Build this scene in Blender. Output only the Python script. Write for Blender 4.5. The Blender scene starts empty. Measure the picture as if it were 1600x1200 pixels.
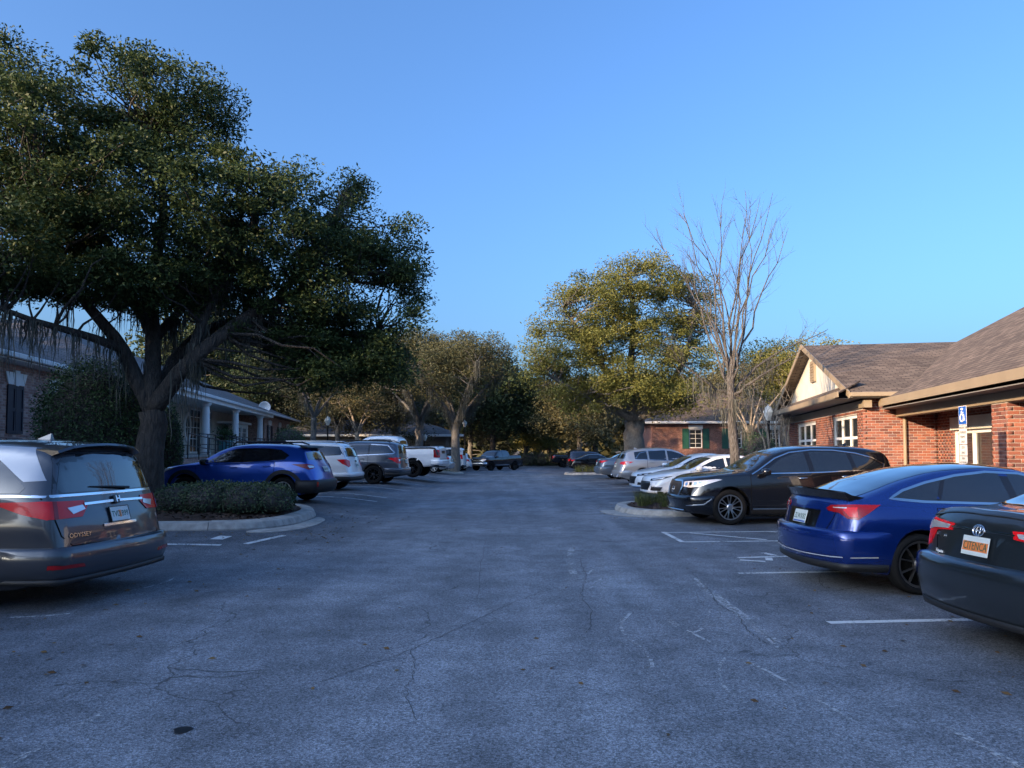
import bpy, bmesh, math, random
import numpy as np
from mathutils import Vector, Matrix
from mathutils.bvhtree import BVHTree
R = math.radians
random.seed(7); rng = np.random.default_rng(11)
scn = bpy.context.scene
COL = scn.collection
# ------------------------------------------------------------------ camera, sky, sun, exposure
FPX, PITCH, HOR = 1150.0, R(2.7), 703.0          # focal length in photo pixels, tilt, horizon row
cam_d = bpy.data.cameras.new('camera'); cam = bpy.data.objects.new('camera', cam_d); COL.objects.link(cam)
cam.location = (0, 0, 1.6); cam.rotation_euler = (R(90) + PITCH, 0, 0)
cam_d.sensor_width = 36; cam_d.lens = 36 * FPX / 1600
cam_d.shift_y = (HOR - 600 - FPX * math.tan(PITCH)) / 1600
cam_d.clip_end = 2500; cam_d.clip_start = .05
scn.camera = cam
SUN_EL, SUN_AZ = R(14.0), math.atan2(-.60, -.80)     # direction towards the sun in plan: behind the camera, to the left
sdir = Vector((math.cos(SUN_EL) * math.cos(SUN_AZ), math.cos(SUN_EL) * math.sin(SUN_AZ), math.sin(SUN_EL)))
world = bpy.data.worlds.new('World'); scn.world = world; world.use_nodes = True
wn = world.node_tree; bg = wn.nodes['Background']
sky = wn.nodes.new('ShaderNodeTexSky'); sky.sky_type = 'NISHITA'; sky.sun_disc = False
sky.sun_elevation = SUN_EL; sky.sun_rotation = math.atan2(sdir.x, sdir.y)
sky.air_density = 1.0; sky.dust_density = 5.5; sky.ozone_density = 6.3
wn.links.new(sky.outputs[0], bg.inputs[0]); bg.inputs[1].default_value = 0.15
sun_d = bpy.data.lights.new('sun', 'SUN'); sun_d.energy = 3.4; sun_d.angle = R(.6); sun_d.color = (1.0, .70, .42)
sun = bpy.data.objects.new('sun', sun_d); COL.objects.link(sun)
sun.rotation_euler = sdir.to_track_quat('Z', 'Y').to_euler()
vs = scn.view_settings; vs.view_transform = 'Standard'; vs.look = 'None'; vs.gamma = 1.0; vs.exposure = 1.6; vs.use_curve_mapping = False
scn.cycles.max_bounces = 6; scn.cycles.diffuse_bounces = 3; scn.cycles.glossy_bounces = 3; scn.cycles.transparent_max_bounces = 8
scn.cycles.caustics_reflective = False; scn.cycles.caustics_refractive = False; scn.cycles.use_denoising = True

def pix(u, v, Y):                                   # photo pixel at depth Y -> a point in the place
    a = (u - 800) / FPX; b = (600 + FPX * (HOR - 600 - FPX * math.tan(PITCH)) / FPX - v) / FPX
    d = Vector((a, math.cos(PITCH) - b * math.sin(PITCH), math.sin(PITCH) + b * math.cos(PITCH)))
    return Vector((0, 0, 1.6)) + d * (Y / d.y)
def ss(a, b, x):
    t = np.clip((np.asarray(x, float) - a) / (b - a), 0, 1); return t * t * (3 - 2 * t)
def gz(x, y):                                       # height of the paving: bays on the far left lie higher, the lane falls away
    return (.21 * ss(-3.0, -5.6, x) * ss(10, 16, y) * (1 - ss(50, 70, y)) + .06 * ss(3, 5, x) * ss(24, 32, y)
            - .42 * ss(38, 80, y) + .75 * ss(-9.5, -13.5, x))
def gzf(x, y): return float(gz(x, y))
# ------------------------------------------------------------------ helpers
def tag(o, label=None, cat=None, group=None, kind=None):
    if label: o['label'] = label
    if cat: o['category'] = cat
    if group: o['group'] = group
    if kind: o['kind'] = kind
    return o
def empty(name, loc=(0, 0, 0), rz=0, label=None, cat=None, group=None):
    o = bpy.data.objects.new(name, None); COL.objects.link(o); o.location = loc; o.rotation_euler = (0, 0, rz)
    o.empty_display_size = .2
    return tag(o, label, cat, group)
def link(name, me, mat=None, parent=None):
    o = bpy.data.objects.new(name, me); COL.objects.link(o)
    if mat is not None and not me.materials: me.materials.append(mat)
    if parent is not None: o.parent = parent
    return o
def mesh(name, V, F, mat=None, parent=None, smooth=False):
    me = bpy.data.meshes.new(name); me.from_pydata([tuple(v) for v in V], [], [tuple(f) for f in F])
    if smooth: me.polygons.foreach_set('use_smooth', [True] * len(me.polygons))
    me.update(); return link(name, me, mat, parent)
def np_mesh(name, V, Q, mat=None, parent=None, smooth=False, attr=None):
    """V (n,3) array, Q (m,4) or (m,3) int array; attr: dict name -> per-vertex float array"""
    me = bpy.data.meshes.new(name); V = np.asarray(V, np.float32); Q = np.asarray(Q, np.int32); k = Q.shape[1]
    me.vertices.add(len(V)); me.vertices.foreach_set('co', V.ravel())
    me.loops.add(Q.size); me.loops.foreach_set('vertex_index', Q.ravel())
    me.polygons.add(len(Q)); me.polygons.foreach_set('loop_start', np.arange(0, Q.size, k, dtype=np.int32))
    try: me.polygons.foreach_set('loop_total', np.full(len(Q), k, np.int32))
    except Exception: pass
    if smooth: me.polygons.foreach_set('use_smooth', np.ones(len(Q), bool))
    for n, a in (attr or {}).items():
        at = me.attributes.new(n, 'FLOAT', 'POINT'); at.data.foreach_set('value', np.asarray(a, np.float32))
    me.update(calc_edges=True); return link(name, me, mat, parent)
class MB:                                           # collects simple solids into one mesh
    def __init__(s): s.V = []; s.F = []
    def add(s, V, F):
        n = len(s.V); s.V += [tuple(v) for v in V]; s.F += [tuple(i + n for i in f) for f in F]; return s
    def box(s, x0, x1, y0, y1, z0, z1, c=0.0):
        if c <= 0:
            V = [(x, y, z) for x in (x0, x1) for y in (y0, y1) for z in (z0, z1)]
            F = [(0, 1, 3, 2), (4, 6, 7, 5), (0, 4, 5, 1), (2, 3, 7, 6), (0, 2, 6, 4), (1, 5, 7, 3)]
            return s.add(V, F)
        V = []; idx = {}
        for i, x in enumerate((x0, x1)):
            for j, y in enumerate((y0, y1)):
                for k, z in enumerate((z0, z1)):
                    dx, dy, dz = (c if i == 0 else -c), (c if j == 0 else -c), (c if k == 0 else -c)
                    idx[i, j, k] = len(V); V += [(x, y + dy, z + dz), (x + dx, y, z + dz), (x + dx, y + dy, z)]
        g = lambda i, j, k, a: idx[i, j, k] + a
        F = []
        for i in (0, 1):
            q = [g(i, 0, 0, 0), g(i, 0, 1, 0), g(i, 1, 1, 0), g(i, 1, 0, 0)]; F.append(q if i == 0 else q[::-1])
            q = [g(0, i, 0, 1), g(1, i, 0, 1), g(1, i, 1, 1), g(0, i, 1, 1)]; F.append(q if i == 0 else q[::-1])
            q = [g(0, 0, i, 2), g(0, 1, i, 2), g(1, 1, i, 2), g(1, 0, i, 2)]; F.append(q if i == 0 else q[::-1])
        for a in (0, 1):
            for b in (0, 1):
                F.append([g(a, b, 0, 0), g(a, b, 1, 0), g(a, b, 1, 1), g(a, b, 0, 1)] if (a == b) else [g(a, b, 0, 1), g(a, b, 1, 1), g(a, b, 1, 0), g(a, b, 0, 0)])
                F.append([g(a, 0, b, 0), g(a, 1, b, 0), g(a, 1, b, 2), g(a, 0, b, 2)] if (a != b) else [g(a, 0, b, 2), g(a, 1, b, 2), g(a, 1, b, 0), g(a, 0, b, 0)])
                F.append([g(0, a, b, 1), g(1, a, b, 1), g(1, a, b, 2), g(0, a, b, 2)] if (a == b) else [g(0, a, b, 2), g(1, a, b, 2), g(1, a, b, 1), g(0, a, b, 1)])
                for d in (0, 1):
                    t = [g(a, b, d, 0), g(a, b, d, 1), g(a, b, d, 2)]; F.append(t if (a + b + d) % 2 else t[::-1])
        return s.add(V, F)
    def tube(s, P, rad, n=8, caps=True):
        V, F = tube_vf(P, rad, n, caps); return s.add(V, F)
    def lathe(s, prof, n=16, c=(0, 0, 0), axis='z', close=True):
        V = []; F = []
        for r, h in prof:
            for k in range(n):
                a = 2 * math.pi * k / n; p = (r * math.cos(a), r * math.sin(a), h)
                if axis == 'y': p = (p[0], h, p[1])
                if axis == 'x': p = (h, p[0], p[1])
                V.append((p[0] + c[0], p[1] + c[1], p[2] + c[2]))
        for i in range(len(prof) - 1):
            for k in range(n):
                a, b = i * n + k, i * n + (k + 1) % n; F.append((a, b, b + n, a + n))
        if close:
            F.append(tuple(range(n))[::-1]); F.append(tuple(range((len(prof) - 1) * n, len(prof) * n)))
        return s.add(V, F)
    def build(s, name, mat, parent=None, smooth=False):
        o = mesh(name, s.V, s.F, mat, parent, smooth); return o
def tube_vf(P, rad, n=8, caps=True):
    P = [Vector(p) for p in P]; m = len(P)
    if not hasattr(rad, '__len__'): rad = [rad] * m
    V = []; F = []; up = Vector((0, 0, 1)); pu = None
    for i, p in enumerate(P):
        t = (P[min(i + 1, m - 1)] - P[max(i - 1, 0)]); t = t.normalized() if t.length > 1e-9 else Vector((0, 0, 1))
        if pu is None:
            u = t.cross(up if abs(t.z) < .95 else Vector((1, 0, 0))).normalized()
        else:
            u = (pu - t * pu.dot(t)); u = u.normalized() if u.length > 1e-6 else t.orthogonal().normalized()
        pu = u; w = t.cross(u)
        for k in range(n):
            a = 2 * math.pi * k / n; V.append(p + (u * math.cos(a) + w * math.sin(a)) * rad[i])
    for i in range(m - 1):
        for k in range(n):
            a, b = i * n + k, i * n + (k + 1) % n; F.append((a, b, b + n, a + n))
    if caps: F.append(tuple(range(n))[::-1]); F.append(tuple(range((m - 1) * n, m * n)))
    return V, F
# ------------------------------------------------------------------ materials
MATS = {}
def principled(name):
    m = bpy.data.materials.new(name); m.use_nodes = True; MATS[name] = m
    return m, m.node_tree, m.node_tree.nodes['Principled BSDF']
def pm(name, col, rough=.6, metal=0, coat=0, spec=.5, emit=None, es=0, noise=0, nscale=20, bump=0, bscale=60, coatr=.03):
    m, nt, b = principled(name)
    b.inputs['Base Color'].default_value = (*col, 1); b.inputs['Roughness'].default_value = rough; b.inputs['Metallic'].default_value = metal
    b.inputs['Coat Weight'].default_value = coat; b.inputs['Coat Roughness'].default_value = coatr; b.inputs['Specular IOR Level'].default_value = spec
    if emit: b.inputs['Emission Color'].default_value = (*emit, 1); b.inputs['Emission Strength'].default_value = es
    if noise or bump:
        tc = nt.nodes.new('ShaderNodeTexCoord')
    if noise:
        n = nt.nodes.new('ShaderNodeTexNoise'); n.inputs['Scale'].default_value = nscale; n.inputs['Detail'].default_value = 6
        nt.links.new(tc.outputs['Object'], n.inputs['Vector'])
        mr = nt.nodes.new('ShaderNodeMapRange'); mr.inputs['From Min'].default_value = .3; mr.inputs['From Max'].default_value = .7
        mr.inputs['To Min'].default_value = 1 - noise; mr.inputs['To Max'].default_value = 1 + noise
        nt.links.new(n.outputs['Fac'], mr.inputs['Value'])
        mx = nt.nodes.new('ShaderNodeVectorMath'); mx.operation = 'SCALE'; mx.inputs[0].default_value = col
        nt.links.new(mr.outputs[0], mx.inputs['Scale']); nt.links.new(mx.outputs[0], b.inputs['Base Color'])
    if bump:
        n = nt.nodes.new('ShaderNodeTexNoise'); n.inputs['Scale'].default_value = bscale; n.inputs['Detail'].default_value = 5
        nt.links.new(tc.outputs['Object'], n.inputs['Vector'])
        bp = nt.nodes.new('ShaderNodeBump'); bp.inputs['Strength'].default_value = bump; bp.inputs['Distance'].default_value = .02
        nt.links.new(n.outputs['Fac'], bp.inputs['Height']); nt.links.new(bp.outputs[0], b.inputs['Normal'])
    return m
def N(nt, t, **kw):
    n = nt.nodes.new(t)
    for k, v in kw.items():
        if k in n.inputs: n.inputs[k].default_value = v
        else: setattr(n, k, v)
    return n
def ramp(nt, fac, stops):
    r = nt.nodes.new('ShaderNodeValToRGB'); e = r.color_ramp.elements
    while len(e) < len(stops): e.new(.5)
    for i, (p, c) in enumerate(stops): e[i].position = p; e[i].color = (*c, 1) if len(c) == 3 else c
    nt.links.new(fac, r.inputs[0]); return r
def leaf_mat(name, c0, c1, trans=.25, rough=.5):
    m, nt, b = principled(name)
    at = N(nt, 'ShaderNodeAttribute', attribute_name='tint')
    r = ramp(nt, at.outputs['Fac'], [(0, c0), (1, c1)])
    nt.links.new(r.outputs[0], b.inputs['Base Color']); b.inputs['Roughness'].default_value = rough
    b.inputs['Specular IOR Level'].default_value = .2
    tr = N(nt, 'ShaderNodeBsdfTranslucent'); nt.links.new(r.outputs[0], tr.inputs['Color'])
    mx = N(nt, 'ShaderNodeMixShader'); mx.inputs[0].default_value = trans
    out = nt.nodes['Material Output']
    nt.links.new(b.outputs[0], mx.inputs[1]); nt.links.new(tr.outputs[0], mx.inputs[2]); nt.links.new(mx.outputs[0], out.inputs['Surface'])
    return m
def asphalt_mat():
    m, nt, b = principled('asphalt'); L = nt.links.new
    g = N(nt, 'ShaderNodeNewGeometry'); P = g.outputs['Position']
    big = N(nt, 'ShaderNodeTexNoise', Scale=.32, Detail=6.0, Roughness=.6); L(P, big.inputs['Vector'])
    mid = N(nt, 'ShaderNodeTexNoise', Scale=2.2, Detail=8.0, Roughness=.65); L(P, mid.inputs['Vector'])
    st = N(nt, 'ShaderNodeMapping'); st.inputs['Scale'].default_value = (1.6, .16, 1); L(P, st.inputs['Vector'])
    streak = N(nt, 'ShaderNodeTexNoise', Scale=1.0, Detail=5.0); L(st.outputs[0], streak.inputs['Vector'])
    spk = N(nt, 'ShaderNodeTexVoronoi', Scale=85.0); L(P, spk.inputs['Vector'])
    spk2 = N(nt, 'ShaderNodeTexVoronoi', Scale=190.0); L(P, spk2.inputs['Vector'])
    base = ramp(nt, big.outputs['Fac'], [(.28, (.106, .112, .124)), (.5, (.152, .160, .176)), (.72, (.205, .215, .234))])
    def mul(a, fac_out, lo, hi, f0, f1):
        mr = N(nt, 'ShaderNodeMapRange'); mr.inputs['From Min'].default_value = f0; mr.inputs['From Max'].default_value = f1
        mr.inputs['To Min'].default_value = lo; mr.inputs['To Max'].default_value = hi; L(fac_out, mr.inputs['Value'])
        v = N(nt, 'ShaderNodeVectorMath', operation='SCALE'); L(a, v.inputs[0]); L(mr.outputs[0], v.inputs['Scale']); return v.outputs[0]
    c = mul(base.outputs[0], mid.outputs['Fac'], .72, 1.3, .3, .7)
    c = mul(c, streak.outputs['Fac'], .78, 1.22, .3, .7)
    # the bays are more oil-stained than the lane
    px_ = N(nt, 'ShaderNodeSeparateXYZ'); L(P, px_.inputs[0]); ab = N(nt, 'ShaderNodeMath', operation='ABSOLUTE'); L(px_.outputs[0], ab.inputs[0])
    nb = N(nt, 'ShaderNodeTexNoise', Scale=.9, Detail=6.0, Roughness=.65); L(P, nb.inputs['Vector']); sb_ = N(nt, 'ShaderNodeMath', operation='MULTIPLY_ADD'); L(nb.outputs['Fac'], sb_.inputs[0]); sb_.inputs[1].default_value = 2.6; L(ab.outputs[0], sb_.inputs[2])
    c = mul(c, sb_.outputs[0], 1.12, .62, 3.6, 6.0)
    sx = N(nt, 'ShaderNodeSeparateColor'); L(spk.outputs['Color'], sx.inputs[0])
    c = mul(c, sx.outputs[0], .52, 1.55, 0, 1)
    sx2 = N(nt, 'ShaderNodeSeparateColor'); L(spk2.outputs['Color'], sx2.inputs[0])
    c = mul(c, sx2.outputs[1], .55, 1.5, 0, 1)
    # cracks: thin wandering lines kept to a few worn areas
    wv = N(nt, 'ShaderNodeTexNoise', Scale=1.3, Detail=6.0); L(P, wv.inputs['Vector'])
    ad = N(nt, 'ShaderNodeVectorMath', operation='MULTIPLY_ADD'); L(wv.outputs['Color'], ad.inputs[0]); ad.inputs[1].default_value = (1.1, 1.1, 0); L(P, ad.inputs[2])
    ck = N(nt, 'ShaderNodeTexVoronoi', feature='DISTANCE_TO_EDGE', Scale=.27); L(ad.outputs[0], ck.inputs['Vector'])
    ckm = N(nt, 'ShaderNodeMapRange'); ckm.inputs['From Min'].default_value = .0; ckm.inputs['From Max'].default_value = .003; ckm.inputs['To Min'].default_value = 1; ckm.inputs['To Max'].default_value = 0
    L(ck.outputs['Distance'], ckm.inputs['Value'])
    msk = N(nt, 'ShaderNodeTexNoise', Scale=.55, Detail=3.0); L(P, msk.inputs['Vector'])
    mm = N(nt, 'ShaderNodeMapRange'); mm.inputs['From Min'].default_value = .46; mm.inputs['From Max'].default_value = .56; L(msk.outputs['Fac'], mm.inputs['Value'])
    ckf = N(nt, 'ShaderNodeMath', operation='MULTIPLY'); L(ckm.outputs[0], ckf.inputs[0]); L(mm.outputs[0], ckf.inputs[1])
    mix = N(nt, 'ShaderNodeMix', data_type='RGBA'); L(ckf.outputs[0], mix.inputs['Factor']); L(c, mix.inputs[6]); mix.inputs[7].default_value = (.05, .05, .052, 1)
    # oil spots
    oil = N(nt, 'ShaderNodeTexVoronoi', Scale=.45); L(P, oil.inputs['Vector'])
    om = N(nt, 'ShaderNodeMapRange'); om.inputs['From Min'].default_value = .02; om.inputs['From Max'].default_value = .07; om.inputs['To Min'].default_value = .6; om.inputs['To Max'].default_value = 0
    L(oil.outputs['Distance'], om.inputs['Value'])
    mix2 = N(nt, 'ShaderNodeMix', data_type='RGBA'); L(om.outputs[0], mix2.inputs['Factor']); L(mix.outputs[2], mix2.inputs[6]); mix2.inputs[7].default_value = (.02, .02, .022, 1)
    L(mix2.outputs[2], b.inputs['Base Color']); b.inputs['Roughness'].default_value = .78; b.inputs['Specular IOR Level'].default_value = .35
    hsum = N(nt, 'ShaderNodeMath', operation='SUBTRACT'); L(spk.outputs['Distance'], hsum.inputs[0]); L(ckf.outputs[0], hsum.inputs[1])
    bp = N(nt, 'ShaderNodeBump'); bp.inputs['Strength'].default_value = .5; bp.inputs['Distance'].default_value = .006
    L(hsum.outputs[0], bp.inputs['Height']); L(bp.outputs[0], b.inputs['Normal'])
    return m
def worn_paint(name, col, keep):                    # faded line paint: flakes off where the noise says so
    m, nt, b = principled(name); L = nt.links.new
    g = N(nt, 'ShaderNodeNewGeometry'); n = N(nt, 'ShaderNodeTexNoise', Scale=28.0, Detail=8.0, Roughness=.75); L(g.outputs['Position'], n.inputs['Vector'])
    n2 = N(nt, 'ShaderNodeTexNoise', Scale=2.0, Detail=3.0); L(g.outputs['Position'], n2.inputs['Vector'])
    sm = N(nt, 'ShaderNodeMath', operation='MULTIPLY_ADD'); L(n2.outputs['Fac'], sm.inputs[0]); sm.inputs[1].default_value = .55; L(n.outputs['Fac'], sm.inputs[2])
    mr = N(nt, 'ShaderNodeMapRange'); mr.inputs['From Min'].default_value = keep; mr.inputs['From Max'].default_value = keep + .12; L(sm.outputs[0], mr.inputs['Value'])
    b.inputs['Base Color'].default_value = (*col, 1); b.inputs['Roughness'].default_value = .75
    tr = N(nt, 'ShaderNodeBsdfTransparent'); mx = N(nt, 'ShaderNodeMixShader'); L(mr.outputs[0], mx.inputs[0]); L(tr.outputs[0], mx.inputs[1]); L(b.outputs[0], mx.inputs[2])
    L(mx.outputs[0], nt.nodes['Material Output'].inputs['Surface']); return m
def bark_mat(name, c0, c1, sc=7):
    m, nt, b = principled(name); L = nt.links.new
    tc = N(nt, 'ShaderNodeTexCoord'); mp = N(nt, 'ShaderNodeMapping'); mp.inputs['Scale'].default_value = (sc, sc, sc * .22); L(tc.outputs['Object'], mp.inputs['Vector'])
    n = N(nt, 'ShaderNodeTexNoise', Scale=2.0, Detail=8.0, Roughness=.7); L(mp.outputs[0], n.inputs['Vector'])
    v = N(nt, 'ShaderNodeTexVoronoi', feature='DISTANCE_TO_EDGE', Scale=2.2); L(mp.outputs[0], v.inputs['Vector'])
    s = N(nt, 'ShaderNodeMath', operation='MULTIPLY'); L(n.outputs['Fac'], s.inputs[0]); s.inputs[1].default_value = 1.0
    r = ramp(nt, s.outputs[0], [(.3, c0), (.7, c1)]); L(r.outputs[0], b.inputs['Base Color']); b.inputs['Roughness'].default_value = .9
    a = N(nt, 'ShaderNodeMath', operation='ADD'); L(v.outputs['Distance'], a.inputs[0]); L(n.outputs['Fac'], a.inputs[1])
    bp = N(nt, 'ShaderNodeBump'); bp.inputs['Strength'].default_value = .9; bp.inputs['Distance'].default_value = .09; L(a.outputs[0], bp.inputs['Height']); L(bp.outputs[0], b.inputs['Normal'])
    return m
def shingle_mat(name, c0, c1):
    m, nt, b = principled(name); L = nt.links.new
    uv = N(nt, 'ShaderNodeUVMap'); br = N(nt, 'ShaderNodeTexBrick'); L(uv.outputs[0], br.inputs['Vector'])
    br.inputs['Scale'].default_value = 1.0; br.inputs['Brick Width'].default_value = .32; br.inputs['Row Height'].default_value = .14; br.inputs['Mortar Size'].default_value = .012
    br.inputs['Color1'].default_value = (*c0, 1); br.inputs['Color2'].default_value = (*c1, 1); br.inputs['Mortar'].default_value = (c0[0] * .28, c0[1] * .28, c0[2] * .28, 1)
    n = N(nt, 'ShaderNodeTexNoise', Scale=.8, Detail=5.0); L(uv.outputs[0], n.inputs['Vector'])
    mr = N(nt, 'ShaderNodeMapRange'); mr.inputs['From Min'].default_value = .3; mr.inputs['From Max'].default_value = .7; mr.inputs['To Min'].default_value = .75; mr.inputs['To Max'].default_value = 1.25; L(n.outputs['Fac'], mr.inputs['Value'])
    v = N(nt, 'ShaderNodeVectorMath', operation='SCALE'); L(br.outputs['Color'], v.inputs[0]); L(mr.outputs[0], v.inputs['Scale']); L(v.outputs[0], b.inputs['Base Color'])
    b.inputs['Roughness'].default_value = .9
    bp = N(nt, 'ShaderNodeBump'); bp.inputs['Strength'].default_value = .6; bp.inputs['Distance'].default_value = .012; L(br.outputs['Fac'], bp.inputs['Height']); bp.invert = True; L(bp.outputs[0], b.inputs['Normal'])
    return m
def brick_mat(name, stops):                         # colour of one brick from its own number; fine grain on top
    m, nt, b = principled(name); L = nt.links.new
    at = N(nt, 'ShaderNodeAttribute', attribute_name='bc'); r = ramp(nt, at.outputs['Fac'], stops)
    g = N(nt, 'ShaderNodeNewGeometry'); n = N(nt, 'ShaderNodeTexNoise', Scale=45.0, Detail=4.0); L(g.outputs['Position'], n.inputs['Vector'])
    mr = N(nt, 'ShaderNodeMapRange'); mr.inputs['From Min'].default_value = .3; mr.inputs['From Max'].default_value = .7; mr.inputs['To Min'].default_value = .8; mr.inputs['To Max'].default_value = 1.2; L(n.outputs['Fac'], mr.inputs['Value'])
    v = N(nt, 'ShaderNodeVectorMath', operation='SCALE'); L(r.outputs[0], v.inputs[0]); L(mr.outputs[0], v.inputs['Scale']); L(v.outputs[0], b.inputs['Base Color'])
    b.inputs['Roughness'].default_value = .85; return m
def farbrick_mat(name, c0, c1, mortar):             # for walls too far off to tell the bricks apart
    m, nt, b = principled(name); L = nt.links.new
    uv = N(nt, 'ShaderNodeUVMap'); br = N(nt, 'ShaderNodeTexBrick'); L(uv.outputs[0], br.inputs['Vector']); br.inputs['Scale'].default_value = 1.0
    br.inputs['Brick Width'].default_value = .21; br.inputs['Row Height'].default_value = .075; br.inputs['Mortar Size'].default_value = .006
    br.inputs['Color1'].default_value = (*c0, 1); br.inputs['Color2'].default_value = (*c1, 1); br.inputs['Mortar'].default_value = (*mortar, 1)
    n = N(nt, 'ShaderNodeTexNoise', Scale=9.0, Detail=3.0); L(uv.outputs[0], n.inputs['Vector'])
    mr = N(nt, 'ShaderNodeMapRange'); mr.inputs['From Min'].default_value = .3; mr.inputs['From Max'].default_value = .7; mr.inputs['To Min'].default_value = .7; mr.inputs['To Max'].default_value = 1.35; L(n.outputs['Fac'], mr.inputs['Value'])
    v = N(nt, 'ShaderNodeVectorMath', operation='SCALE'); L(br.outputs['Color'], v.inputs[0]); L(mr.outputs[0], v.inputs['Scale']); L(v.outputs[0], b.inputs['Base Color']); b.inputs['Roughness'].default_value = .88
    return m
M = {}
M['asphalt'] = asphalt_mat()
M['line'] = worn_paint('line_paint', (.62, .63, .62), .62)
M['chalk'] = worn_paint('marking_paint', (.42, .43, .44), .74)
M['concrete'] = pm('kerb_concrete', (.36, .34, .31), .85, noise=.28, nscale=6, bump=.35, bscale=70)
M['mulch'] = pm('mulch', (.055, .032, .022), .95, noise=.6, nscale=40, bump=1.0, bscale=55)
M['chip'] = pm('mulch_chip', (.085, .05, .034), .95, noise=.5, nscale=3)
M['soil'] = pm('soil', (.075, .06, .04), .95, noise=.4, nscale=3, bump=.6, bscale=20)
M['lawn'] = pm('lawn', (.06, .07, .03), .95, noise=.5, nscale=2.5, bump=.8, bscale=30)
M['bark'] = bark_mat('oak_bark', (.022, .019, .017), (.10, .088, .078))
M['bark_grey'] = bark_mat('grey_bark', (.09, .085, .08), (.24, .225, .205), 10)
M['bark_dusk'] = bark_mat('dusky_bark', (.065, .06, .058), (.17, .155, .145), 10)
M['bark_pale'] = bark_mat('pale_bark', (.22, .18, .14), (.42, .36, .29), 9)
M['leaf'] = leaf_mat('oak_leaf', (.024, .046, .016), (.078, .108, .036))
M['leaf_y'] = leaf_mat('oak_leaf_sunlit_tint', (.07, .09, .022), (.27, .25, .07), .3)  # lit copy of the oak leaf: sunlight's yellow mixed into the colour
M['leaf_olive'] = leaf_mat('olive_leaf', (.05, .062, .030), (.17, .145, .07), .25)
M['leaf_dark'] = leaf_mat('dark_leaf', (.018, .034, .016), (.07, .09, .036), .15)
M['leaf_rust'] = leaf_mat('rust_leaf', (.10, .05, .02), (.24, .15, .06), .3)
M['leaf_shrub'] = leaf_mat('shrub_leaf', (.018, .042, .018), (.12, .19, .08), .12, .4)
M['leaf_hedge'] = leaf_mat('hedge_leaf', (.015, .035, .016), (.13, .17, .09), .2)
M['grass'] = leaf_mat('liriope_blade', (.05, .07, .02), (.16, .17, .06), .3)
M['moss'] = leaf_mat('spanish_moss', (.075, .08, .07), (.15, .152, .132), .3, .9)
M['glass'] = pm('tinted_glass', (.008, .011, .016), .02, spec=.8, coat=1.0)
M['glass_b'] = pm('building_glass', (.02, .024, .03), .05, spec=.7)
M['black'] = pm('black_plastic', (.012, .012, .013), .55)
M['blackm'] = pm('black_metal', (.010, .010, .011), .45, spec=.5)
M['gloss'] = pm('gloss_black', (.006, .006, .007), .12, coat=.6)
M['under'] = pm('underbody', (.006, .006, .006), .95, spec=.1)
M['rubber'] = pm('tyre_rubber', (.009, .009, .0095), .85, spec=.15, noise=.2, nscale=30)
M['chrome'] = pm('chrome', (.75, .76, .78), .12, metal=1)
M['alloy'] = pm('alloy', (.55, .56, .58), .28, metal=1)
M['alloy_t'] = pm('graphite_alloy', (.16, .15, .145), .28, metal=.8)
M['alloy_d'] = pm('dark_alloy', (.02, .02, .022), .3, metal=.6, coat=.4)
M['red'] = pm('tail_lens', (.68, .010, .016), .22, coat=.35, spec=.3)
M['redd'] = pm('tail_lens_dark', (.26, .006, .01), .15, coat=.5, spec=.3)
M['clear'] = pm('clear_lens', (.62, .62, .64), .16, metal=.45, coat=.6)
M['amber'] = pm('amber_lens', (.5, .2, .05), .1, coat=1)
M['plate'] = pm('plate_white', (.62, .66, .64), .4)
M['plate_o'] = pm('plate_orange', (.75, .22, .06), .4)
M['plate_t'] = pm('plate_green', (.02, .10, .06), .5)
M['white'] = pm('white_paint', (.80, .80, .79), .5, noise=.06, nscale=2)
M['cream'] = pm('cream_stucco', (.58, .56, .50), .85, noise=.08, nscale=3, bump=.2, bscale=120)
M['tan'] = pm('tan_trim', (.27, .215, .15), .6, noise=.08, nscale=2)
M['gutter'] = pm('brown_gutter', (.18, .135, .10), .45)
M['soffit'] = pm('soffit_grey', (.20, .19, .175), .7)
M['mortar'] = pm('mortar', (.42, .38, .34), .95, noise=.12, nscale=8)
M['mortar_d'] = pm('mortar_rose', (.45, .40, .37), .95, noise=.12, nscale=8)
M['brick'] = brick_mat('red_brick', [(0, (.13, .045, .035)), (.45, (.235, .075, .048)), (.8, (.30, .11, .07)), (1, (.16, .075, .07))])
M['brick_l'] = brick_mat('rose_brick', [(0, (.25, .14, .115)), (.5, (.38, .22, .185)), (1, (.48, .33, .28))])
M['farbrick'] = farbrick_mat('far_red_brick', (.20, .075, .055), (.29, .13, .10), (.30, .25, .22))
M['farbrick_l'] = farbrick_mat('far_rose_brick', (.30, .17, .14), (.42, .26, .215), (.48, .42, .38))
M['shingle'] = shingle_mat('grey_shingle', (.085, .086, .092), (.15, .148, .15))
M['shingle_r'] = shingle_mat('brown_shingle', (.095, .068, .050), (.19, .145, .11))
M['shutter'] = pm('navy_shutter', (.012, .016, .035), .5)
M['shutter_g'] = pm('green_shutter', (.015, .085, .06), .5)
M['globe'] = pm('lamp_globe', (.75, .73, .66), .3)
M['signblue'] = pm('sign_blue', (.01, .10, .45), .4)
M['signwhite'] = pm('sign_white', (.72, .71, .67), .45)
M['wood'] = pm('brown_post', (.16, .095, .045), .7, noise=.2, nscale=10)
M['door'] = pm('dark_wood', (.05, .035, .03), .6)
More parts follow.
